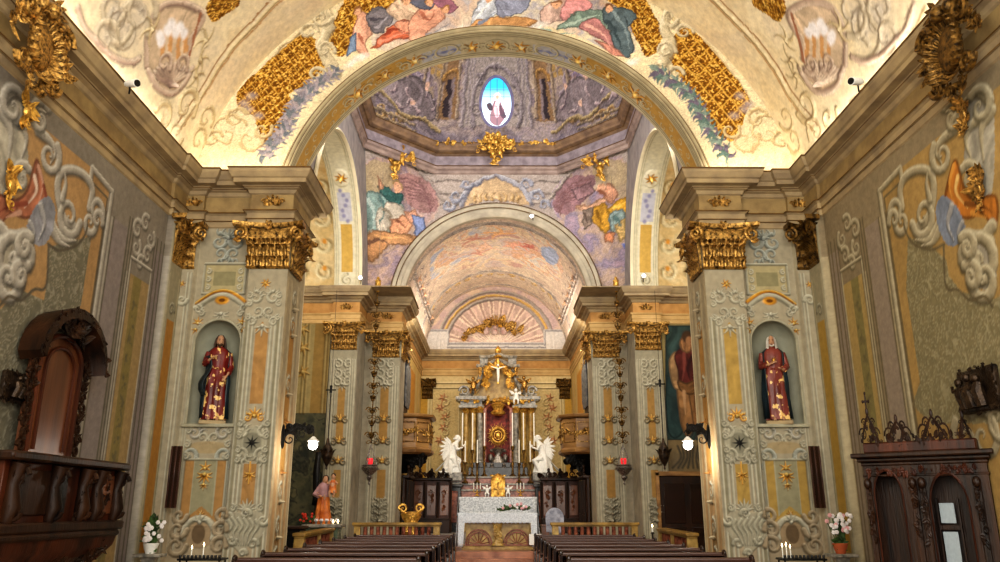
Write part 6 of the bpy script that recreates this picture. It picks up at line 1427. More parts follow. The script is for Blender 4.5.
mb = MB(); mb.bbox(-.14, .14, -.15, .15, .60, .66, .01); part(mb, 'top', 'woodlit', root); mb = MB(); mb.loft([[(-.12*k, -.12, z), (.12*k, -.12, z), (.12*k, .12, z), (-.12*k, .12, z)] for z, k in ((0, 1.2), (.3, .8), (.6, 1))]); part(mb, 'body', 'woodlit', root)
# gilded ambo
x, z = AY(411, 520, 22.4); root = empty('gilded_lectern', (x, 22.4, .32), 'gilded carved lectern with horn-shaped scrolls behind the left balustrade', 'lectern')
mb = MB(); mb.lathe([(.22, 0), (.24, .06), (.16, .14), (.12, .4), (.14, .6), (.13, .78), (.24, .92), (.27, 1.0), (.1, 1.06)], (0, 0, 0), 18, 1, .6); rn = random.Random(9); foliage(mb, [(0, -.1, .6), (0, -.14, 1.0)], 26, .18, .045, (0, -1, 0), rn, 1); part(mb, 'carved_body', 'goldlit', root); root.scale = (1.1, 1, 1.12)
for sx in (-1, 1): mb = MB(); mb.volute((sx*.2, -.05, 1.13), .11, (sx, 0, 0), (0, 0, 1), 1.4, .3, 22); mb.tube([(sx*.04, -.05, .95), (sx*.14, -.05, 1.02), (sx*.30, -.05, 1.12)], [.05, .04, .03], 8); part(mb, 'scroll', 'goldlit', root)
# ================================================================== high altar
HY = 30.6
def hp(px, py, Y=HY): return AY(px, py, Y)
root = empty('high_altar', (0, 31.2, .8), 'tall baroque high altar of coloured marble and gilding at the end of the choir', 'altar'); HL = (0, 31.2, .8)
def hpart(mb, name, mat): o = mb.build(name, mat, root, loc=HL); o.location = (0, 0, 0); return o
zz = lambda y, Y=HY: AY(496, y, Y)[1]
CX = hp(498, 430)[0]
mb = MB(); mb.bbox(CX-1.35, CX+1.35, 28.6, 29.6, .8, 1.95, .02); hpart(mb, 'mensa', 'marble_yellow')
for sx in (-1, 1):
    mb = MB(); mb.bbox(CX+sx*1.75-.42, CX+sx*1.75+.42, 29.2, 29.6, .8, zz(487, 29.2), .02); mb.bbox(CX+sx*1.75-.48, CX+sx*1.75+.48, 29.12, 29.6, zz(487, 29.2), zz(484, 29.2), .02); hpart(mb, 'side_wing', 'black_marble')
    mb = MB(); mb.bbox(CX+sx*1.75-.3, CX+sx*1.75+.3, 29.16, 29.2, 1.1, zz(491, 29.2), .02); hpart(mb, 'wing_panel', 'marble_red')
mb = MB()
for (hw, y0, y1, Y0) in ((2.0, 497, 491, 29.5), (1.95, 490, 485, 29.7), (1.85, 484, 478, 29.9)): mb.bbox(CX-hw, CX+hw, Y0, 30.4, zz(y0, Y0)-.2, zz(y1, Y0), .015)
hpart(mb, 'gradine', 'marble_red')
mb = MB()
for (hw, y0, Y0) in ((2.05, 491, 29.45), (2.0, 485, 29.65), (1.95, 478, 29.85)): mb.bbox(CX-hw, CX+hw, Y0, 30.4, zz(y0, Y0), zz(y0, Y0)+.06, .01)
hpart(mb, 'gradine_shelf', 'marble_grey')
mb = MB(); mb.bbox(CX-1.1, CX+1.1, 30.0, 30.7, 2.6, zz(468), .015); mb.bbox(CX-.95, CX+.95, 30.2, 30.9, zz(468), zz(463), .015); hpart(mb, 'plinth', 'black_marble')
mb = MB(); mb.bbox(CX-.26, CX+.26, 29.3, 29.8, zz(497, 29.3), zz(480, 29.3), .02); mb.lathe([(.26, 0), (.24, .1), (.12, .2), (0, .25)], (CX, 29.55, zz(480, 29.3)), 18, 1, .8); tab_ = hpart(mb, 'tabernacle', 'goldlit')
mb = MB(); mb.bbox(CX-.02, CX+.02, 29.26, 29.3, zz(495, 29.3), zz(482, 29.3), .004); mb.bbox(CX-.15, CX+.15, 29.265, 29.3, zz(490, 29.3), zz(488, 29.3), .004); hpart(mb, 'cross_relief', 'gold').parent = tab_
# columns
for px, mt_, w in ((466, 'marble_yellow', .10), (473.5, 'marble_yellow', .12), (480, 'marble_grey', .12), (516, 'marble_grey', .12), (523.5, 'marble_yellow', .12), (531, 'marble_yellow', .10)):
    x = hp(px, 430)[0]; Y = HY+(.0 if 475 < px < 520 else .15); z0, z1 = zz(463), zz(408)
    mb = MB(); mb.lathe([(w*1.35, 0), (w*1.35, .06), (w*1.1, .1), (w, .16), (w*1.02, .8), (w*.86, z1-z0-.2)], (x, Y, z0), 16); col_ = hpart(mb, 'column', mt_)
    mb = MB(); mb.lathe([(w*.85, 0), (w*1.0, .05), (w*1.5, .2), (w*1.6, .24)], (x, Y, z1-.2), 12)
    for i in range(8): a = i*PI/4; mb.leaf((x+w*math.cos(a), Y+w*math.sin(a), z1-.18), (math.cos(a)*.3, math.sin(a)*.3, 1), (math.cos(a), math.sin(a), 0), .2, .05, 1.3, 5)
    hpart(mb, 'column_capital', 'goldlit').parent = col_
for sx in (-1, 1):
    mb = MB(); pr = [(0, 0), (.06, .02), (.06, .1), (.0, .12), (.0, .26), (.1, .3), (.18, .36), (.18, .42), (0, .46)]
    for a, b, Yf in ((.62, 1.45, HY-.1), ):
        x0, x1 = CX+sx*a, CX+sx*b
        for o_, z in zip(pr[:-1], pr[1:]): mb.box(min(x0, x1)-z[0], max(x0, x1)+z[0], Yf-z[0], 31.2, zz(408)+o_[1], zz(408)+z[1])
    hpart(mb, 'entablature', 'marble_grey')
# central niche
mb = MB(); mb.bbox(CX-.52, CX+.52, 30.9, 31.0, zz(463), zz(402), .01); hpart(mb, 'niche_back', noise_mat('crimson_damask', hx('#4a130f'), hx('#93382a'), 9, .6))
mb = MB()
for sx in (-1, 1): mb.bbox(CX+sx*.50-.06, CX+sx*.50+.06, 30.5, 30.95, zz(463), zz(408), .01)
mb.tube([(CX+.50*math.cos(a), 30.6, zz(412)+.32*math.sin(a)) for a in np.linspace(0, PI, 18)], .06, 8); hpart(mb, 'niche_frame', 'marble_red')
mb = MB(); c = (CX, 30.7, zz(435))
for i in range(36): a = i*PI/18; mb.tube([(c[0]+.24*math.cos(a), c[1], c[2]+.24*math.sin(a)), (c[0]+(.36+.06*(i % 2))*math.cos(a), c[1], c[2]+(.40+.08*(i % 2))*math.sin(a))], [.022, .006], 5)
mb.tube([(c[0]+.25*math.cos(a), c[1], c[2]+.27*math.sin(a)) for a in np.linspace(0, 2*PI, 25)], .05, 8); mb.tube([(c[0]+.15*math.cos(a), c[1]-.02, c[2]+.16*math.sin(a)) for a in np.linspace(0, 2*PI, 25)], .02, 6)
mb.ell(c, (.1, .05, .11), 12); hpart(mb, 'golden_glory', 'goldlit')
mb = MB(); mb.lathe([(.13, 0), (.26, .05), (.30, .12), (.18, .22), (.22, .32), (.30, .42), (.1, .52), (0, .58)], (CX, 30.5, zz(416)), 16, 1, .7); hpart(mb, 'crown_canopy', 'goldlit')
mb = MB(); mb.lathe([(.3, 0), (.28, .1), (.2, .25), (.1, .4), (.2, .55), (.26, .62), (.0, .7)], (CX, 30.5, zz(466)), 16, 1, .5)
for sx in (-1, 1): mb.ell((CX+sx*.28, 30.5, zz(458)), (.1, .08, .16), 10); mb.ell((CX+sx*.25, 30.5, zz(451)), .07, 8)
hpart(mb, 'reliquary_throne', 'silver')
# attic with volutes, figures, pediment
z0 = zz(397); mb = MB(); mb.loft([[(CX-w, 30.9, z), (CX+w, 30.9, z), (CX+w, 31.1, z), (CX-w, 31.1, z)] for z, w in ((z0-.1, 1.0), (z0+.3, .75), (zz(372), .6), (zz(366), .55))]); hpart(mb, 'attic', 'marble_yellow')
for sx in (-1, 1):
    mb = MB(); mb.tube(crv([(CX+sx*1.5, 30.6, z0+.05), (CX+sx*1.1, 30.6, z0+.12), (CX+sx*.8, 30.6, z0+.5), (CX+sx*.62, 30.6, z0+1.0), (CX+sx*.5, 30.6, zz(370))], 5), [.1, .13, .11, .09, .08], 8); mb.volute((CX+sx*1.3, 30.5, z0+.22), .2, (sx, 0, 0), (0, 0, 1), 1.5, .3, 22); hpart(mb, 'volute_buttress', 'marble_grey')
    mb = MB(); mb.tube(crv([(CX+sx*.85, 30.5, zz(366)), (CX+sx*.6, 30.5, zz(366.5)), (CX+sx*.35, 30.5, zz(364)), (CX+sx*.05, 30.5, zz(360))], 4), [.07, .08, .08, .05], 8); mb.tube(crv([(CX+sx*.75, 30.55, zz(357)), (CX+sx*.4, 30.55, zz(357)), (CX, 30.55, zz(354))], 4), .06, 6); mb.bbox(min(CX+sx*.72, CX+sx*.4), max(CX+sx*.72, CX+sx*.4), 30.6, 30.9, zz(366), zz(357), .01); hpart(mb, 'broken_pediment', 'marble_grey')
    mb = MB(); mb.leaf((CX+sx*.7, 30.45, zz(366)), (0, 0, -1), (0, -1, 0), .4, .08, .5); mb.tube([(CX+sx*.6+.0, 30.45, zz(368)), (CX+sx*.4, 30.4, zz(372)), (CX+sx*.2, 30.4, zz(370))], .035, 6); hpart(mb, 'garland', 'gold')
mb = MB(); mb.lathe([(.14, 0), (.18, .05), (.08, .14), (.12, .24), (.14, .34), (.05, .44), (0, .5)], (CX, 30.6, zz(358)), 14); hpart(mb, 'finial', 'goldlit')
mb = MB(); rn = random.Random(11); foliage(mb, [(CX-.5, 30.4, z0+.3), (CX-.4, 30.4, z0+1.0), (CX, 30.4, zz(364)), (CX+.4, 30.4, z0+1.0), (CX+.5, 30.4, z0+.3)], 60, .26, .06, (0, -1, 0), rn, 1); foliage(mb, [(CX-1.4, 30.4, z0-.15), (CX+1.4, 30.4, z0-.15)], 60, .2, .045, (0, -1, 0), rn, 1); hpart(mb, 'gilded_ornament', 'goldlit')
# figures on the altar: each a thing
def putto(c, s, mat, label, name='cherub_statue'):
    root = empty(name, c, label, 'statue', 'small figures on the high altar')
    mb = MB(); mb.ell((0, 0, .84*s), (.1*s, .1*s, .12*s), 10); mb.tube([(0, 0, .28*s), (.03*s, 0, .5*s), (0, 0, .7*s)], [.14*s, .15*s, .08*s], 10)
    for sx in (-1, 1):
        mb.tube([(sx*.12*s, 0, .66*s), (sx*.26*s, -.08*s, .60*s), (sx*.34*s, -.1*s, .78*s)], [.055*s, .045*s, .03*s], 7); mb.tube([(sx*.08*s, 0, .3*s), (sx*.14*s, -.16*s, .2*s), (sx*.12*s, -.1*s, 0)], [.09*s, .07*s, .04*s], 7)
    part(mb, 'body', mat, root)
    for sx in (-1, 1): mb = MB(); mb.leaf((sx*.05*s, .08*s, .55*s), (sx*1, .1, .8), (0, -1, 0), .4*s, .09*s, .3, 6); part(mb, 'wing', mat, root)
    return root
for px, py, s, mt_, l in ((473, 394, .7, 'gold', 'dark gilt winged putto seated on the left volute of the high altar'), (524, 393, .7, 'gold', 'dark gilt winged putto seated on the right volute of the high altar'), (516, 404, .62, 'white', 'small white figure standing under the right entablature of the high altar')):
    x, z = hp(px, py, 30.4); putto((x, 30.35, z), s, mt_, l)
x, z = hp(498, 384, 30.3); root2 = empty('crucifix', (x, 30.3, z), 'white crucifix before the gilded top of the high altar', 'crucifix')
mb = MB(); mb.bbox(-.04, .04, 0, .04, 0, 1.0, .01); mb.bbox(-.3, .3, 0, .04, .62, .70, .01); part(mb, 'cross', 'goldlit', root2)
mb = MB(); mb.tube([(0, -.04, .08), (.01, -.06, .3), (0, -.05, .5), (0, -.05, .62)], [.03, .05, .06, .05], 8); mb.ell((0, -.07, .72), .05, 8)
for sx in (-1, 1): mb.tube([(sx*.04, -.05, .6), (sx*.27, -.04, .68)], [.025, .015], 6)
part(mb, 'corpus', 'white', root2)
angel((hp(453, 477, 30.0)[0], 30.0, hp(453, 474, 30.0)[1]), 1.38, 'white marble angel kneeling at the left end of the high altar')
a2 = angel((hp(542, 477, 30.0)[0], 30.0, hp(542, 474, 30.0)[1]), 1.38, 'white marble angel kneeling at the right end of the high altar'); a2.rotation_euler = (0, 0, PI)
for s, px in ((-1, 452), (1, 543)):
    x = hp(px, 480, 30)[0]; mb = MB(); mb.volute((x, 29.95, 2.72), .22, (s, 0, 0), (0, 0, 1), 1.4, .35, 20); mb.bbox(x-.4, x+.4, 29.75, 30.3, 2.55, 2.86, .03); mb.bbox(x-.35, x+.35, 29.9, 30.3, .8, 2.55, .02)
    tag(mb.build('angel_pedestal', 'marble_grey', loc=(x, 30, .8)), f'grey marble scroll pedestal under the {"left" if s < 0 else "right"} kneeling angel', 'pedestal', 'pedestals of the marble angels')
# candlesticks
def candlestick(x, Y, z, hb, hc, label, group='tall candlesticks on the high altar', r=.023):
    root = empty('candlestick', (x, Y, z), label, 'candlestick', group)
    mb = MB(); mb.lathe([(.11, 0), (.12, .04), (.05, .09), (.03, hb*.3), (.06, hb*.42), (.03, hb*.5), (.035, hb*.85), (.07, hb*.95), (.07, hb)], (0, 0, 0), 12); part(mb, 'holder', 'golddark', root)
    mb = MB(); mb.lathe([(r, 0), (r, hc), (0, hc+.01)], (0, 0, hb), 10); part(mb, 'candle', 'wax', root); return root
CL = [(462.5, 413, 446, 'outermost on the left'), (472.5, 413, 450, 'second from the left'), (484.5, 413, 446, 'just left of the niche'), (512.5, 413, 446, 'just right of the niche'), (523.5, 413, 450, 'second from the right'), (534, 413, 446, 'outermost on the right')]
for px, y1, y0, l in CL:
    Y = 30.0; x = hp(px, 430, Y)[0]; zb = 2.72+.0; candlestick(x, Y, zb, zz(y0, Y)-zb, zz(y1, Y)-zz(y0, Y), f'tall white candle in a gilt holder on the high altar, {l}')
for px, y1, y0, l in ((465.5, 441, 462, 'left outer'), (477.5, 440, 463, 'left inner'), (530, 441, 462, 'right outer'), (519, 440, 463, 'right inner')):
    Y = 29.6; x = hp(px, 430, Y)[0]; zb = zz(485, 29.65)+.06; candlestick(x, Y, zb, zz(y0, Y)-zb, zz(y1, Y)-zz(y0, Y), f'shorter white candle on the lower altar step, {l}', 'short candlesticks on the high altar')
for px, l in ((485, 'left'), (492, 'left inner'), (504, 'right inner'), (512, 'right')):
    Y = 30.1; x = hp(px, 470, Y)[0]; rr = empty('reliquary_bust', (x, Y, 2.72), f'small silver reliquary on the high altar shelf, {l} of centre', 'reliquary', 'silver reliquaries on the high altar')
    mb = MB(); mb.lathe([(.13, 0), (.13, .05), (.05, .1), (.06, .15)], (0, 0, 0), 12); part(mb, 'foot', 'goldlit', rr); mb = MB(); mb.ell((0, 0, .26), (.13, .08, .13), 10); mb.ell((0, 0, .42), .07, 8); part(mb, 'bust', 'silver', rr)
for px, l in ((487, 'left'), (508, 'right')):
    Y = 29.35; x, z = AY(px, 497, Y); putto((x, Y, z+.02), .42, 'white', f'tiny white praying figure just {l} of the gold tabernacle', 'figurine')
for px, l in ((477, 'left'), (520.5, 'right')):
    Y = 29.3; x, z = AY(px, 496, Y); rr = empty('candelabrum', (x, Y, z), f'small three-branched gilt candelabrum {l} of the tabernacle', 'candelabrum', 'small candelabra on the high altar')
    mb = MB(); mb.lathe([(.1, 0), (.03, .06), (.02, .2)], (0, 0, 0), 10)
    for dx in (-.12, 0, .12): mb.tube([(0, 0, .12), (dx, 0, .14), (dx, 0, .24)], .012, 5)
    part(mb, 'holder', 'goldlit', rr)
    for dx in (-.12, 0, .12): mb = MB(); mb.tube([(dx, 0, .24), (dx, 0, .46)], .016, 6); part(mb, 'candle', 'wax', rr)
tag(cloth(CX-1.36, CX+1.36, 28.58, 29.5, 1.965, .62, 'mensa_cloth', 'lace'), 'embroidered white lace cloth on the mensa of the high altar', 'altar cloth')
# ================================================================== choir stalls
def stall(s, front, label):
    root = empty('choir_stall', (s*(2.2 if front else 2.78), 27.8 if front else 25.7, .8 if front else .48), label, 'choir stall'); 
    if not front: root.rotation_euler = (0, 0, s*R_(-90))
    W = .66 if front else .85; H = 1.7 if front else 2.0
    mb = MB(); mb.bbox(-W, W, 0, .08, 0, H, .01); part(mb, 'back_panel', 'woodred' if front else 'wood', root)
    for i in range(3 if front else 4):
        n = 3 if front else 4; x = -W+2*W*(i+.5)/n; mb = MB(); mb.bbox(x-W/n*.7, x+W/n*.7, -.03, 0, .55, H-.15, .02); mb.tube([(x-W/n*.5, -.04, H-.4), (x, -.04, H-.3), (x+W/n*.5, -.04, H-.4)], .02, 6); foliage(mb, [(x, -.04, .7), (x, -.04, H-.3)], 16, .12, .03, (0, -1, 0), random.Random(i), 1); part(mb, 'carved_panel', 'woodlit', root)
    for i in range((3 if front else 4)+1):
        n = 3 if front else 4; x = -W+2*W*i/n; mb = MB(); mb.tube([(x, -.06, 0), (x, -.06, .7), (x, -.07, H-.05)], [.05, .035, .05], 8); part(mb, 'pilaster', 'wood', root)
    mb = MB(); mb.bbox(-W-.05, W+.05, -.14, .1, H, H+.09, .02); part(mb, 'cornice', 'wood', root)
    mb = MB(); rn = random.Random(3+s); foliage(mb, [(-W, -.05, H+.1), (0, -.05, H+.16), (W, -.05, H+.1)], 40, .2, .05, (0, -1, 0), rn, .8)
    for x in (-W*.6, 0, W*.6): mb.volute((x, -.05, H+.2), .1, (1, 0, 0), (0, 0, 1), 1.4, .25, 18); mb.ell((x, -.05, H+.34), (.05, .04, .08), 8)
    part(mb, 'carved_crest', 'wood', root)
    mb = MB(); mb.bbox(-W, W, -.45, 0, .42, .48, .01); mb.bbox(-W, W, -.42, -.38, 0, .42, .01); part(mb, 'seat', 'wood', root)
stall(-1, True, 'reddish walnut choir stall with carved crest facing the nave, left of the high altar'); stall(1, True, 'reddish walnut choir stall with carved crest facing the nave, right of the high altar')
stall(-1, False, 'dark choir stall lining the left wall of the choir'); stall(1, False, 'dark choir stall lining the right wall of the choir')
# ================================================================== cantorie
def cantoria(s, label):
    z0, z1 = 3.42, 4.45; root = empty('singing_gallery', (s*3.03, 25.9, z0), label, 'gallery', 'small carved galleries on the choir walls')
    P = [(0, -.95), (.55, -.95), (.95, -.55), (.95, .55), (.55, .95), (0, .95)]
    def ring(k, z): return [(-s*x*k, y*k, z) for x, y in P]
    H = z1-z0
    mb = MB(); mb.loft([ring(.95, .0), ring(.95, .9)], True, True); part(mb, 'parapet', 'tanwood', root, False)
    mb = MB(); mb.loft([ring(1.0, .92), ring(1.08, .96), ring(1.1, 1.03), ring(1.0, 1.05)]); part(mb, 'top_rail', 'tanwood', root, False)
    mb = MB(); mb.loft([ring(.98, .0), ring(1.04, -.06), ring(1.02, -.14), ring(.9, -.2)]); part(mb, 'base_moulding', 'tanwood', root, False)
    rn = random.Random(3)
    for a, b in zip(P[:-1], P[1:]):
        c = np.array((-s*(a[0]+b[0])/2*.96, (a[1]+b[1])/2*.96, .48)); d = np.array((-s*(b[0]-a[0]), b[1]-a[1], 0)); L = np.linalg.norm(d)/2*.78; d /= np.linalg.norm(d); o = np.array((d[1], -d[0], 0)); o = o if np.dot(o, (c[0], c[1], 0)) > 0 else -o
        mb = MB(); foliage(mb, [c-d*L+o*.02, c+o*.02, c+d*L+o*.02], 14, .16, .05, o, rn, 1); mb.tube([c-d*L+(0, 0, -.3)+o*.01, c+d*L+(0, 0, -.3)+o*.01, c+d*L+(0, 0, .3)+o*.01, c-d*L+(0, 0, .3)+o*.01, c-d*L+(0, 0, -.3)+o*.01], .02, 5); part(mb, 'carved_panel', 'gold', root)
    mb = MB(); mb.loft([ring(.85, -.2), ring(.7, -.3), ring(.4, -.45), ring(.2, -.75)]); foliage(mb, [(-s*.8, 0, -.3), (-s*.4, 0, -.5), (-s*.1, 0, -.6)], 26, .3, .08, (0, -1, 0), rn, .8); foliage(mb, [(-s*.7, -.7, -.3), (-s*.3, -.5, -.45)], 16, .3, .08, (0, -1, 0), rn, .8); part(mb, 'carved_console', 'black', root)
M['tanwood'] = noise_mat('honey_wood', hx('#6d4d2a'), hx('#a9824f'), 5, .4, bump=.2, stretch=(.3, .3, 1))
cantoria(-1, 'polygonal carved gallery on a dark console, left choir wall'); cantoria(1, 'polygonal carved gallery on a dark console, right choir wall')
# ================================================================== left pulpit
root = empty('carved_pulpit', (-5.8, 10.2, 0), 'large dark walnut confessional pulpit with arched carved canopy on the left nave wall', 'pulpit'); PL = (-5.8, 10.2, 0)
M['pane_sheen'] = flat_mat('pane_reflection', hx('#9aa4a8'), .8)
def pp(mb, n, m): o = mb.build(n, m, root, loc=PL); o.location = (0, 0, 0); return o
Xf = -5.28; rn = random.Random(21); LX = (1, 0, 0)
mb = MB(); mb.bbox(-5.84, Xf, 8.7, 11.35, 1.42, 2.10, .01); pp(mb, 'parapet', 'woodred')
mb = MB()
for a, b, z0, z1 in ((8.6, 11.42, 2.10, 2.20), (8.55, 11.5, 1.32, 1.44), (8.65, 11.4, 1.24, 1.32)): mb.bbox(-5.84, Xf+.1+(.04 if z0 > 2 else 0), a, b, z0, z1, .025)
pp(mb, 'cornice', 'wood')
for y0, y1, m in ((10.85, 11.2, 'woodlit'), (9.75, 10.0, 'black'), (9.0, 9.6, 'wood')):  # light and shade put in as colour: paler lit panel, black interior
    mb = MB(); mb.bbox(Xf, Xf+.03, y0, y1, 1.52, 2.02, .01); pp(mb, 'inset_panel', m)
for y in (8.85, 9.68, 10.35, 10.72, 11.28):
    mb = MB(); mb.tube([(Xf+.02, y, 1.45), (Xf+.06, y, 1.6), (Xf+.03, y, 1.85), (Xf+.09, y, 2.08)], [.07, .1, .07, .10], 10); mb.volute((Xf+.1, y, 1.95), .1, (1, 0, 0), (0, 0, 1), 1.4, .3, 16); mb.volute((Xf+.08, y, 1.55), .09, (1, 0, 0), (0, 0, -1), 1.4, .3, 16); foliage(mb, [(Xf+.06, y, 1.45), (Xf+.06, y, 2.05)], 16, .11, .03, LX, rn, .7); pp(mb, 'carved_bracket', 'wood')
mb = MB(); foliage(mb, [(Xf+.04, 11.0, 1.58), (Xf+.04, 11.05, 1.95)], 12, .1, .025, LX, rn, 1); foliage(mb, [(Xf+.05, 10.2, 1.5), (Xf+.05, 10.5, 1.95)], 26, .12, .03, LX, rn, 1); pp(mb, 'carved_scrollwork', 'wood')
mb = MB(); mb.loft([[(-5.84, 8.65, z), (-5.84, 11.4-k, z), (Xf+.06-k*.6, 11.4-k, z), (Xf+.06-k*.6, 8.65, z)] for z, k in ((1.26, 0), (1.12, .04), (.95, .22), (.78, .45), (0, .5))]); pp(mb, 'base', 'woodred')
mb = MB(); foliage(mb, [(Xf, 9.2, .85), (Xf, 10.8, .95), (Xf, 11.2, 1.15)], 40, .16, .035, LX, rn, .8); pp(mb, 'base_carving', 'wood')
# back board with arch
y0, y1, zc = 9.75, 10.75, 3.4; W_ = (y1-y0)/2; ym = (y0+y1)/2
poly = [(y0, 2.2), (y0, zc)]+[(ym-W_*math.cos(a), zc+W_*.75*math.sin(a)) for a in np.linspace(0, PI, 16)][1:]+[(y1, 2.2)]
mb = MB(); mb.prism(poly, -5.84, -5.72, 'YZ'); pp(mb, 'back_board', 'woodlit')
mb = MB(); mb.tube([(-5.7, a, b) for a, b in poly], .035, 6); mb.tube([(-5.7, ym+(a-ym)*.7, 2.3+(b-2.2)*.84) for a, b in poly], .025, 6); pp(mb, 'board_moulding', 'woodred')
for yy in (y0-.12, y1+.14):
    for k in range(9): mb = MB(); mb.volute((-5.7, yy+.03*math.sin(k*2), 2.32+.145*k), .085, (0, 1 if k % 2 else -1, 0), (0, 0, 1), 1.4, .3, 16); mb.leaf((-5.7, yy, 2.27+.145*k), (0, .3 if k % 2 else -.3, 1), (1, 0, 0), .16, .045, .8); pp(mb, 'carved_scroll', 'wood')
for yy in (y0-.1, y1+.12): mb = MB(); foliage(mb, [(-5.72, yy, 2.3), (-5.70, yy, 2.8), (-5.68, yy, 3.4)], 24, .12, .03, LX, rn, .8); pp(mb, 'carved_border', 'wood')
mb = MB(); rings = []
for i in range(15):
    a = PI*i/14; r0 = W_+.26
    rings.append([(-5.84, ym-r0*math.cos(a), zc+.05+r0*.85*math.sin(a)), (-5.5, ym-(r0+.06)*math.cos(a), zc+.05+(r0+.06)*.85*math.sin(a)), (-5.48, ym-(r0-.02)*math.cos(a), zc-.02+(r0-.02)*.85*math.sin(a)), (-5.84, ym-(r0-.08)*math.cos(a), zc-.05+(r0-.08)*.85*math.sin(a))])
mb.loft(rings, True, True); pp(mb, 'arched_canopy', 'wood')
mb = MB(); foliage(mb, [(-5.51, ym-(W_+.28)*math.cos(a), zc+(W_+.28)*.85*math.sin(a)) for a in np.linspace(0, PI, 16)], 80, .12, .028, LX, rn, 1); foliage(mb, [(-5.6, ym-.3, zc+.45), (-5.55, ym, zc+.5), (-5.6, ym+.3, zc+.35)], 30, .2, .05, LX, rn, 1); pp(mb, 'canopy_carving', 'wood')
# ================================================================== right confessional
root = empty('confessional', (5.33, 10.07, 0), 'dark walnut confessional with two arches and a pierced crest on the right nave wall', 'confessional'); PL = (5.15, 9.85, 0)
Xc = 5.15; LXm = (-1, 0, 0); y0, y1 = 8.5, 11.2
def archpanel(mb, ya, yb, z0, zs, zt, X0, X1, yA, yB):
    """panel yA..yB up to zt with an arched opening ya..yb"""
    n = 14; r = (yb-ya)/2; ym = (ya+yb)/2; V = [];  Fs = []
    inn = [(ya, z0), (ya, zs)]+[(ym-r*math.cos(a), zs+r*math.sin(a)) for a in np.linspace(0, PI, n)][1:-1]+[(yb, zs), (yb, z0)]
    m = len(inn); outr = []
    for i, (y, z) in enumerate(inn):
        if i == 0: outr.append((yA, z0))
        elif i == m-1: outr.append((yB, z0))
        else: t = (i-1)/(m-3); outr.append((yA+(yB-yA)*t, zt))
    rings = [[(X0, a, b), (X0, c, d), (X1, c, d), (X1, a, b)] for (a, b), (c, d) in zip(inn, outr)]
    mb.loft(rings, True, True)
B1, B2 = (10.36, 11.0), (8.98, 9.78)
mb = MB(); archpanel(mb, B1[0], B1[1], .05, 1.75, 2.14, Xc-.02, Xc+.06, 10.22, y1); archpanel(mb, B2[0], B2[1], .05, 1.62, 2.14, Xc-.02, Xc+.06, y0, 10.22); pp(mb, 'front_screen', 'wood')
mb = MB(); mb.bbox(Xc, 5.62, y0, y0+.05, 0, 2.14, .01); mb.bbox(Xc, 5.62, y1-.05, y1, 0, 2.14, .01); mb.bbox(5.56, 5.62, y0, y1, 0, 2.14, .01); mb.bbox(Xc, 5.62, 10.15, 10.2, 0, 2.14, .01); mb.bbox(Xc, 5.62, y0, y1, 2.1, 2.14, .01); pp(mb, 'cabinet_body', 'wood')
mb = MB()
for z0_, z1_, o in ((2.12, 2.17, .04), (2.17, 2.22, .10), (2.22, 2.28, .2), (1.98, 2.02, .03)): mb.bbox(Xc-o, 5.62, y0-o, y1+o, z0_, z1_, .015)
pp(mb, 'cornice', 'wood')
mb = MB(); mb.bbox(Xc-.02, 5.8, y0+.15, y1-.05, 2.28, 2.42, .02); pp(mb, 'attic_board', 'woodred')
for y in (8.75, 9.9, 10.1, 11.12):
    mb = MB(); mb.bbox(Xc-.06, Xc-.01, y-.07, y+.07, .1, 1.95, .01); foliage(mb, [(Xc-.07, y, 1.2), (Xc-.07, y, 1.9)], 26, .11, .03, LXm, rn, .8); mb.ell((Xc-.08, y, 1.9), (.06, .09, .07), 8); pp(mb, 'carved_pilaster', 'wood')
mb = MB(); foliage(mb, [(Xc-.05, 8.7, 2.05), (Xc-.05, 11.1, 2.05)], 60, .09, .03, LXm, rn, .9); pp(mb, 'frieze_carving', 'woodred')
for (a, b), zs in ((B1, 1.75), (B2, 1.62)):
    r = (b-a)/2; mb = MB(); mb.tube([(Xc-.03, a, .1), (Xc-.03, a, zs)]+[(Xc-.03, (a+b)/2-r*math.cos(t), zs+r*math.sin(t)) for t in np.linspace(0, PI, 14)][1:-1]+[(Xc-.03, b, zs), (Xc-.03, b, .1)], .022, 6); pp(mb, 'arch_moulding', 'woodred')
def crest(mb, yc, w, h, z0):
    for sx in (-1, 1):
        mb.volute((Xc-.0, yc+sx*w*.45, z0+h*.25), w*.28, (0, sx, 0), (0, 0, 1), 1.5, .14, 20); mb.volute((Xc, yc+sx*w*.28, z0+h*.62), w*.18, (0, sx, 0), (0, 0, 1), 1.5, .22, 16)
        mb.tube([(Xc, yc+sx*w*.6, z0), (Xc, yc+sx*w*.3, z0+h*.5), (Xc, yc, z0+h*.85)], .02, 6)
    foliage(mb, [(Xc, yc-w*.5, z0+.03), (Xc, yc, z0+h*.7), (Xc, yc+w*.5, z0+.03)], 24, .09, .02, LXm, rn, 1); mb.ell((Xc, yc, z0+h*.95), (.03, .04, .06), 8)
for yc, w, h in ((10.95, .34, .42), (10.3, .42, .30), (9.5, .46, .34), (8.85, .2, .3)):
    mb = MB(); crest(mb, yc, w, h, 2.42); pp(mb, 'pierced_crest', 'wood')
mb = MB(); foliage(mb, [(Xc, 8.8, 2.45), (Xc, 11.0, 2.45)], 70, .1, .025, LXm, rn, 1); pp(mb, 'crest_band', 'wood')
mb = MB(); mb.bbox(Xc-.015, Xc+.015, 10.935, 10.965, 2.82, 3.06, .004); mb.bbox(Xc-.015, Xc+.015, 10.88, 11.02, 2.94, 2.97, .004)
for y, z in ((10.88, 2.955), (11.02, 2.955), (10.95, 3.06)): mb.ell((Xc, y, z), .025, 8)
pp(mb, 'cross_finial', 'wood')
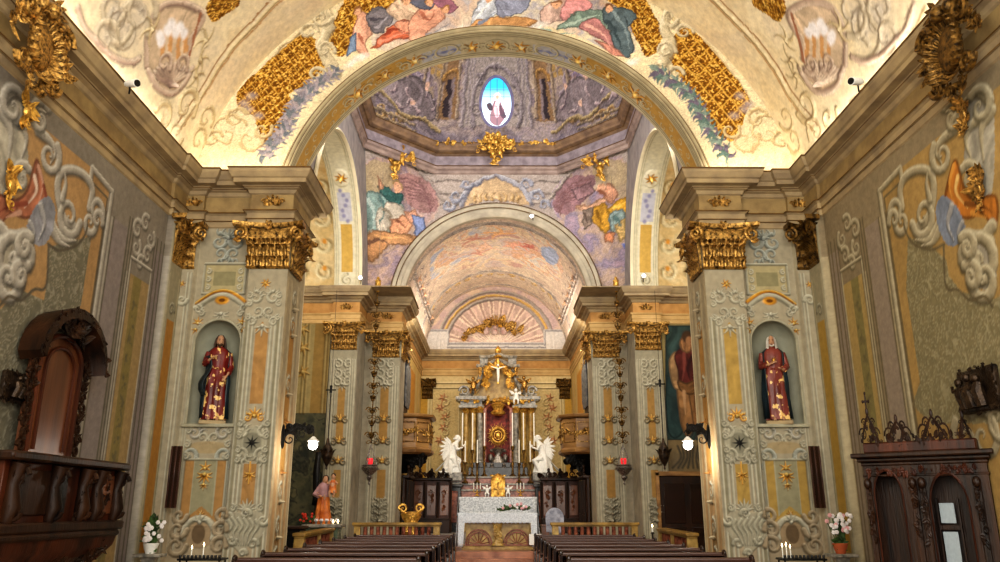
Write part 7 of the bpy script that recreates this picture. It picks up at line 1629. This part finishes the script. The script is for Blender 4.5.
mb = MB(); mb.bbox(5.42, 5.44, 9.38, 9.70, .95, 1.32, .004); part_o = pp(mb, 'reflecting_pane', 'pane_sheen'); mb = MB(); mb.bbox(5.42, 5.44, 9.38, 9.70, 1.42, 1.66, .004); pp(mb, 'reflecting_pane', 'pane_sheen')  # pale sheets: light reflected in the glass, put into their colour
mb = MB(); mb.bbox(5.39, 5.45, 9.26, 9.76, 1.34, 1.40, .005); mb.bbox(5.39, 5.45, 9.26, 9.30, .86, 1.72, .005); mb.bbox(5.39, 5.45, 9.72, 9.76, .86, 1.72, .005); mb.bbox(Xc, 5.5, 8.95, 9.8, .78, .86, .01); pp(mb, 'pane_frame', 'wood')
root.rotation_euler = (0, 0, R_(50)); root.scale = (.75, .52, 1)
# ================================================================== reliefs on the nave walls
def relief(s, pts, label):
    q = [AX(x, y, s*5.88) for x, y in pts]; ya = min(p[0] for p in q); yb = max(p[0] for p in q); za = min(p[1] for p in q); zb = max(p[1] for p in q)
    za += .1; root = empty('bronze_relief', (s*5.86, (ya+yb)/2, (za+zb)/2), label, 'relief', 'dark bronze reliefs on the nave walls'); w, h = (yb-ya)/2, (zb-za)/2; rn = random.Random(5+s)
    mb = MB(); mb.bbox(-.04, .04, -w, w, -h, h, .02); part(mb, 'plaque', 'bronze', root)
    for y, r in ((-w*.4, .9), (w*.05, 1.1), (w*.5, .85)):
        mb = MB(); mb.tube([(-s*.08, y, -h*.8), (-s*.11, y+.02, -h*.1), (-s*.1, y, h*.3)], [w*.2*r, w*.24*r, w*.12], 8); mb.ell((-s*.13, y, h*.52*r), w*.14, 8); mb.tube([(-s*.12, y, h*.2), (-s*.16, y+w*.25, h*.05), (-s*.14, y+w*.35, h*.3)], w*.06, 6); part(mb, 'figure', 'bronze', root)
    mb = MB(); foliage(mb, [(-s*.04, -w, -h), (-s*.04, w, -h), (-s*.04, w, h), (-s*.04, -w, h), (-s*.04, -w, -h)], 70, .07, .018, (-s, 0, 0), rn, 1); part(mb, 'carved_frame', 'bronze', root)
relief(1, ((966, 372), (998, 372), (966, 412), (998, 418)), 'dark bronze relief of figures hanging on the right nave wall above the confessional')
relief(-1, ((2, 374), (20, 374), (2, 408), (20, 404)), 'dark relief hanging on the left nave wall at the edge of the picture')
# ================================================================== boards, shelves, flowers, votive stands
for s, px, sd in ((-1, 174, 'left'), (1, 818, 'right')):
    x, z1 = AY(px, 446, 13.7); z0 = AY(px, 508, 13.7)[1]; x = s*abs(AY(174, 476, 13.7)[0])
    root = empty('hymn_board', (x, 13.72, z0), f'narrow dark wooden board hung upright on the {sd} corner pilaster', 'board', 'dark boards on the corner pilasters', s*R_(8))
    H = z1-z0; mb = MB(); mb.bbox(-.085, .085, -.02, .02, 0, H, .006); part(mb, 'panel', 'wood', root)
    for dx in (-.085, .085, 0): mb = MB(); mb.bbox(dx-.012, dx+.012, -.035, -.01, 0, H, .004); part(mb, 'frame_strip', 'pewseat', root)
def flowers(s, label, potmat, potlabel):
    Y = 13.2; x, z = AY(150 if s < 0 else 841, 553, Y)
    sh = empty('wall_shelf', (x, Y, z-.03), f'small pale bracket shelf under the flowers, {"left" if s < 0 else "right"} corner', 'shelf', 'bracket shelves in the nave corners')
    mb = MB(); mb.bbox(-.22, .22, -.15, .15, -.03, .02, .01); part(mb, 'board', 'marble_grey', sh); mb = MB(); mb.loft([[(-k, -k*.7, z_), (k, -k*.7, z_), (k, k*.7, z_), (-k, k*.7, z_)] for z_, k in ((-.03, .12), (-.1, .09), (-.3, .10), (-.84, .13))]); part(mb, 'bracket', 'marble_grey', sh)
    root = empty('flower_pot', (x, Y, z-.01), label, 'potted flowers'); rn = random.Random(17+s)
    mb = MB(); mb.lathe([(.07, 0), (.1, .08), (.12, .15), (.105, .16), (.1, .13)], (0, 0, 0), 18); o = part(mb, 'pot', potmat, root)
    mb = MB(); foliage(mb, [(0, 0, .12), (0, 0, .3), (0, 0, .5)], 90, .16, .028, (0, -.7, .7), rn, 1.0, .8, .5); 
    for i in range(18): a = rn.random()*6.3; mb.tube([(0, 0, .1), (.1*math.cos(a), .08*math.sin(a), .3), (.17*math.cos(a), .1*math.sin(a), .48)], .004, 4)
    part(mb, 'leaves', 'greenleaf', root)
    for i in range(22 if s < 0 else 34):
        a = rn.random()*6.3; r = .2*math.sqrt(rn.random()); z_ = (.2+.32*rn.random()) if s < 0 else (.32+.28*rn.random()); c = (r*math.cos(a), -.06-abs(.1*math.sin(a)), z_); mb = MB()
        for j in range(6): b = j*PI/3; mb.ell((c[0]+.018*math.cos(b), c[1], c[2]+.018*math.sin(b)), (.018, .01, .018), 6, rings=4)
        mb.ell((c[0], c[1]-.01, c[2]), .011, 6, rings=4); part(mb, 'blossom', 'petal' if s < 0 or i % 4 else 'pink', root)
flowers(-1, 'bouquet of small white flowers with green leaves in a white pot, left corner', 'white', '')
flowers(1, 'large bouquet of white and mauve daisies in a terracotta pot, right corner', 'terra', '')
def votive(s, label, cds):
    Y = 12.9; x, z = AY(203 if s < 0 else 801, 558, Y); root = empty('votive_stand', (x, Y, 0), label, 'candle stand', 'black votive stands before the piers')
    mb = MB(); mb.bbox(-.34, .34, -.18, .18, z-.03, z, .01); mb.bbox(-.34, .34, -.18, .18, z-.12, z-.10, .005); part(mb, 'tray', 'black', root)
    for i in range(11): mb = MB(); mb.lathe([(.018, 0), (.022, .04), (.018, .05)], (-.3+.06*i, -.14, z), 8); part(mb, 'cup', 'black', root)
    for xx in (-.3, .3):
        for yy in (-.14, .14): mb = MB(); mb.tube([(xx, yy, 0), (xx, yy, z)], .014, 6); part(mb, 'leg', 'black', root)
    for i, (px, py) in enumerate(cds):
        cx_, cz = AY(px, py, Y); c = empty('votive_candle', (cx_, Y, z+.005), f'thin lit candle on the {"left" if s < 0 else "right"} votive stand, {("first", "second", "third")[i]} from the left', 'candle', 'votive candles')
        mb = MB(); mb.lathe([(.009, 0), (.009, cz-z-.02), (0, cz-z-.015)], (0, 0, 0), 8); wx_ = part(mb, 'wax', 'wax', c); mb = MB(); mb.lathe([(0, 0), (.012, .015), (.008, .035), (0, .06)], (0, 0, cz-z-.02), 8); part(mb, 'flame', 'flame', wx_)
votive(-1, 'black iron votive candle stand at the foot of the left pier', ((192, 548), (204, 545))); votive(1, 'black iron votive candle stand at the foot of the right pier', ((782, 546), (786, 545), (790, 547)))
# ================================================================== left transept: saint with child, candles, chest
x, z = AY(322, 524, 20.9)
root = empty('saint_statue', (x, 20.9, z), 'painted saint in flowing orange and mauve robes carrying a child, on the left side altar', 'statue'); H = 1.2
b = MB(); head(b, (.02, -.02, .90), .07, .3, .2); b.tube([(0, 0, .3), (0, 0, .6), (.0, 0, .82)], [.1, .1, .05], 10); b.tube([(.1, 0, .72), (.2, -.1, .62), (.2, -.14, .72)], [.04, .035, .025], 8); hand(b, (.2, -.14, .72), (.2, -.3, .9), 1.2)
b.tube([(-.1, 0, .72), (-.18, -.08, .58), (-.05, -.16, .56)], [.04, .035, .025], 8); hand(b, (-.05, -.16, .56), (1, -.2, 0), 1.2); body = b.build('body', 'skin'); remesh(body, .012)
M['orange'] = noise_mat('orange_robe', hx('#a34a14'), hx('#e08a3c'), 6, .5); M['mauve'] = noise_mat('mauve_tunic', hx('#7c5a5c'), hx('#b58c8c'), 6, .5)
r = MB(); r.loft(robe_rings([(0, .17, .13, 1.6), (.1, .155, .12, 1.4), (.3, .135, .11, 1.0), (.5, .12, .10, .6), (.6, .11, .09, .4)], 7, .12), True, False); rb = r.build('robe', 'orange')
r = MB(); r.loft(robe_rings([(.55, .12, .10, .6), (.7, .14, .10, .5), (.8, .12, .08, .2), (.86, .05, .05, 0)], 7, .1), True, False); r.tube([(-.1, 0, .74), (-.19, -.06, .6), (-.1, -.14, .57)], .05, 8); r.tube([(.1, 0, .74), (.21, -.08, .62)], .05, 8); tn = r.build('tunic', 'mauve')
h = MB(); h.ell((.02, .02, .93), (.075, .07, .075), 12); hr = h.build('hair', 'hair'); finish(root, [body, rb, tn, hr], H, (x, 20.9, z), .2)
ch = empty('child_statue', (x+.24, 20.8, z+.78), 'small child figure carried on the arm of the orange-robed saint', 'statue'); mb = MB(); head(mb, (0, 0, .38), .065); mb.tube([(0, 0, .05), (.0, 0, .2), (0, 0, .32)], [.08, .08, .04], 10)
for sx in (-1, 1): mb.tube([(sx*.06, 0, .26), (sx*.13, -.06, .2)], [.03, .02], 7); mb.tube([(sx*.04, 0, .06), (sx*.06, -.1, 0), (sx*.05, -.1, -.12)], [.045, .03, .02], 7)
part(mb, 'body', 'skin', ch); mb = MB(); mb.loft([[(.09*k*math.cos(a), .08*k*math.sin(a), z_) for a in np.linspace(0, 2*PI, 14, endpoint=False)] for z_, k in ((-.02, 1.2), (.12, 1), (.27, .8), (.32, .4))]); part(mb, 'tunic', 'orange', ch); mb = MB(); mb.ell((0, .01, .41), .062, 10); part(mb, 'hair', 'hair', ch)
sa = empty('side_altar', (x+.1, 20.95, 0), 'pale stone side altar carrying the orange-robed saint, left of the presbytery', 'altar'); mb = MB(); mb.bbox(-.55, .45, -.35, .3, z-.08, z, .015); part(mb, 'slab', 'marble_grey', sa); mb = MB(); mb.bbox(-.45, .35, -.28, .25, 0, z-.08, .01); part(mb, 'block', 'marble_green', sa)
fl = empty('flower_arrangement', (x-.35, 20.75, z), 'bright orange-red flowers at the feet of the saint with child', 'flowers'); rn = random.Random(3); mb = MB(); foliage(mb, [(-.12, 0, .05), (.12, 0, .1)], 30, .16, .03, (0, -.5, .8), rn, 1); part(mb, 'leaves', 'greenleaf', fl)
for i in range(12): mb = MB(); mb.ell((-.16+.32*rn.random(), -.08*rn.random(), .06+.2*rn.random()), .035, 7, rings=5); part(mb, 'blossom', 'redflower', fl)
for i, (px, py) in enumerate(((333, 524), (337.5, 528))):
    cx_, cz = AY(px, py, 20.6); c = empty('altar_candle', (cx_, 20.62, z), f'short lit candle before the saint with child, {("left", "right")[i]} one', 'candle', 'candles at the side altar')
    hgt = max(cz-z-.03, .03); mb = MB(); mb.lathe([(.022, 0), (.022, hgt), (0, hgt)], (0, 0, 0), 8); wx_ = part(mb, 'wax', 'wax', c); mb = MB(); mb.lathe([(0, 0), (.02, .02), (.012, .05), (0, .08)], (0, 0, hgt), 8); part(mb, 'flame', 'flame', wx_)
for i in range(5):
    c = empty('flower_cup', (x-.1+.13*i, 20.66, z), f'small white flower cluster on the side altar, {("first", "second", "third", "fourth", "fifth")[i]} from the left', 'flowers', 'white flowers on the side altar'); mb = MB(); 
    for j in range(7): a = j*.9; mb.ell((.03*math.cos(a), .03*math.sin(a), .09+.02*(j % 2)), .024, 6, rings=4)
    part(mb, 'blossom', 'petal', c); mb = MB(); mb.lathe([(.02, 0), (.035, .07)], (0, 0, 0), 8); part(mb, 'cup', 'marble_grey', c)
root = empty('dark_chest', (-4.75, 18.2, 0), 'black sideboard standing in the shadow of the left chapel', 'sideboard'); mb = MB(); mb.bbox(-.6, .5, -.3, .3, .1, 1.15, .02); part(mb, 'carcass', 'black', root); mb = MB(); mb.bbox(-.65, .55, -.35, .33, 1.15, 1.22, .02); part(mb, 'top', 'wood', root)
for dx in (-.55, .45): mb = MB(); mb.bbox(dx-.05, dx+.05, -.3, .3, 0, .1, .01); part(mb, 'foot', 'black', root)
root = empty('dark_banner', (-4.86, 21.6, 2.2), 'long narrow dark banner hanging beside the saint in the left chapel', 'banner'); x, zt = AY(318, 452, 21.6); zb = AY(318, 505, 21.6)[1]; root.location = (x, 21.6, zb)
mb = MB(); mb.loft([[(-.08+.02*math.sin(k), .01*math.sin(k*2), (zt-zb)*k/8), (.08, .02*math.sin(k*1.3), (zt-zb)*k/8)] for k in range(9)], False, False); o = part(mb, 'cloth', 'black', root); o.modifiers.new('t', 'SOLIDIFY').thickness = .01; mb = MB(); mb.tube([(0, .03, -zb+.02), (0, .03, zt-zb+.15)], .015, 6); mb.tube([(-.12, .03, zt-zb), (.12, .03, zt-zb)], .015, 6); part(mb, 'pole', 'wood', root)
# right transept
root = empty('chapel_doorway', (5.25, 22.35, 0), 'dark wooden door with tall panels in the right chapel', 'door'); zt = AY(690, 476, 22.4)[1]; mb = MB(); mb.bbox(-.75, .75, 0, .08, 0, zt, .02); dl_ = part(mb, 'leaf', 'wood', root)
mb = MB(); mb.bbox(-.85, -.75, -.04, .1, 0, zt+.1, .01); mb.bbox(.75, .85, -.04, .1, 0, zt+.1, .01); mb.bbox(-.85, .85, -.04, .1, zt, zt+.12, .01); part(mb, 'frame', 'tanwood', root)
for sx in (-.36, .36):
    for z0_, z1_ in ((.2, 1.1), (1.2, zt-.2)): mb = MB(); mb.bbox(sx-.28, sx+.28, -.025, 0, z0_, z1_, .015); part(mb, 'panel', 'pew', dl_)
x, z = AY(653, 527, 20.6); c = empty('altar_candle', (x, 20.7, 1.0), 'lit candle in a white holder near the outer end of the right balustrade', 'candle'); mb = MB(); mb.lathe([(.05, -1.0), (.03, -.9), (.02, 0)], (0, 0, 0), 8); mb.lathe([(.06, -.02), (.03, .02)], (0, 0, 0), 8); part(mb, 'holder', 'black', c); mb = MB(); mb.lathe([(.022, 0), (.022, .14), (0, .14)], (0, 0, 0), 8); wx_ = part(mb, 'wax', 'wax', c); mb = MB(); mb.lathe([(0, 0), (.02, .02), (.012, .05), (0, .08)], (0, 0, .14), 8); part(mb, 'flame', 'flame', wx_)
# chain lights small: visual end
M['pewter'] = noise_mat('dull_pewter', hx('#4a4a4c'), hx('#7c7b78'), 8, .55, metal=.3)
# organ pipes above the galleries
for s, sd in ((-1, 'left'), (1, 'right')):
    root = empty('pipe_organ', (s*2.98, 25.5, 4.5), f'narrow organ case with grey pipes rising above the {sd} choir gallery', 'organ', 'organ cases above the galleries')
    mb = MB(); mb.bbox(-s*.0-.06, .06, -.62, .62, 0, .22, .02); mb.bbox(-.06, .06, -.66, -.58, 0, 1.9, .01); mb.bbox(-.06, .06, .58, .66, 0, 1.9, .01); mb.bbox(-.06, .10, -.70, .70, 1.88, 2.0, .02); part(mb, 'case', 'wood', root)
    for i in range(9):
        y = -.5+.125*i; h = 1.55-.09*abs(i-4); mb = MB(); mb.lathe([(.012, .2), (.05, .42), (.05, .2+h), (.045, .2+h)], (-s*.1, y, 0), 12); mb.bbox(-s*.1-.052, -s*.1+.052, y-.02, y+.02, .44, .50, .004); part(mb, 'organ_pipe', 'pewter', root)
    mb = MB(); foliage(mb, [(-s*.1, -.6, 1.75), (-s*.12, 0, 1.55), (-s*.1, .6, 1.75)], 24, .16, .04, (-s, 0, 0), random.Random(4), 1); part(mb, 'carved_swag', 'gold', root)
# ================================================================== light
def area(name, loc, rot, sx, sy, power, col=(1, .9, .75), aim=None):
    l = bpy.data.lights.new(name, 'AREA'); l.shape = 'RECTANGLE'; l.size = sx; l.size_y = sy; l.energy = power; l.color = col
    o = bpy.data.objects.new(name, l); C.objects.link(o); o.location = loc; o.rotation_euler = rot or (0, 0, 0)
    if aim: o.rotation_euler = (Vector(aim)-Vector(loc)).to_track_quat('-Z', 'Y').to_euler()
    return o
W = bpy.data.worlds.new('world'); bpy.context.scene.world = W; W.use_nodes = True
W.node_tree.nodes['Background'].inputs[0].default_value = (.95, .93, .9, 1); W.node_tree.nodes['Background'].inputs[1].default_value = 1.3
area('nave_fill', (0, -1.5, 4.5), None, 10, 7, 780, (1, .93, .82), aim=(0, 14, 5))
for s in (-1, 1):
    area('nave_side_fill', (s*4.5, 1.0, 6.0), None, 3, 3, 260, (1, .93, .82), aim=(-s*5.9, 12, 4))
    area('cornice_uplight', (s*5.75, 8.5, 7.76), (R_(180), R_(-s*14), 0), .12, 9, 60, (1, .9, .74))
    area('pier_uplight', (s*4.8, 13.72, 7.76), (R_(172), 0, 0), 1.8, .12, 8, (1, .86, .6))
    area('crossing_hidden_fill', (s*4.75, 15.5, 6.5), None, .8, 3, 200, (1, .93, .86), aim=(-s*1, 24, 8))  # unseen fill added behind the pier to brighten the crossing
    area('crossing_dome_fill', (s*3.3, 15.0, 10.9), None, .9, .9, 300, (1, .95, .95), aim=(0, 23, 13.5))  # unseen fill added behind the arch wall to brighten the dome
    area('vault_fill', (s*2.0, 2.0, 6.5), None, 2, 2, 150, (1, .94, .86), aim=(-s*2.5, 13, 11.5))
    area('transept_hidden_fill', (s*8, 17, 8.5), None, 2, 2, 60, (1, .85, .6), aim=(s*5, 22, 8))  # unseen fill added to brighten the transept
    area('choir_hidden_fill', (s*2.5, 24.9, 7.2), None, .5, .7, 120, (1, .9, .72), aim=(-s*.8, 31, 3.5))  # unseen fill added behind the choir arch to brighten the altar end
    area('choir_uplight', (s*2.78, 28, 7.86), (R_(180), R_(-s*25), 0), .1, 6, 85, (1, .94, .86))
sc = bpy.context.scene
sc.view_settings.view_transform = 'Standard'; sc.view_settings.look = 'Medium High Contrast'; sc.view_settings.exposure = -0.12
sc.cycles.max_bounces = 7; sc.cycles.diffuse_bounces = 4; sc.cycles.sample_clamp_indirect = 6
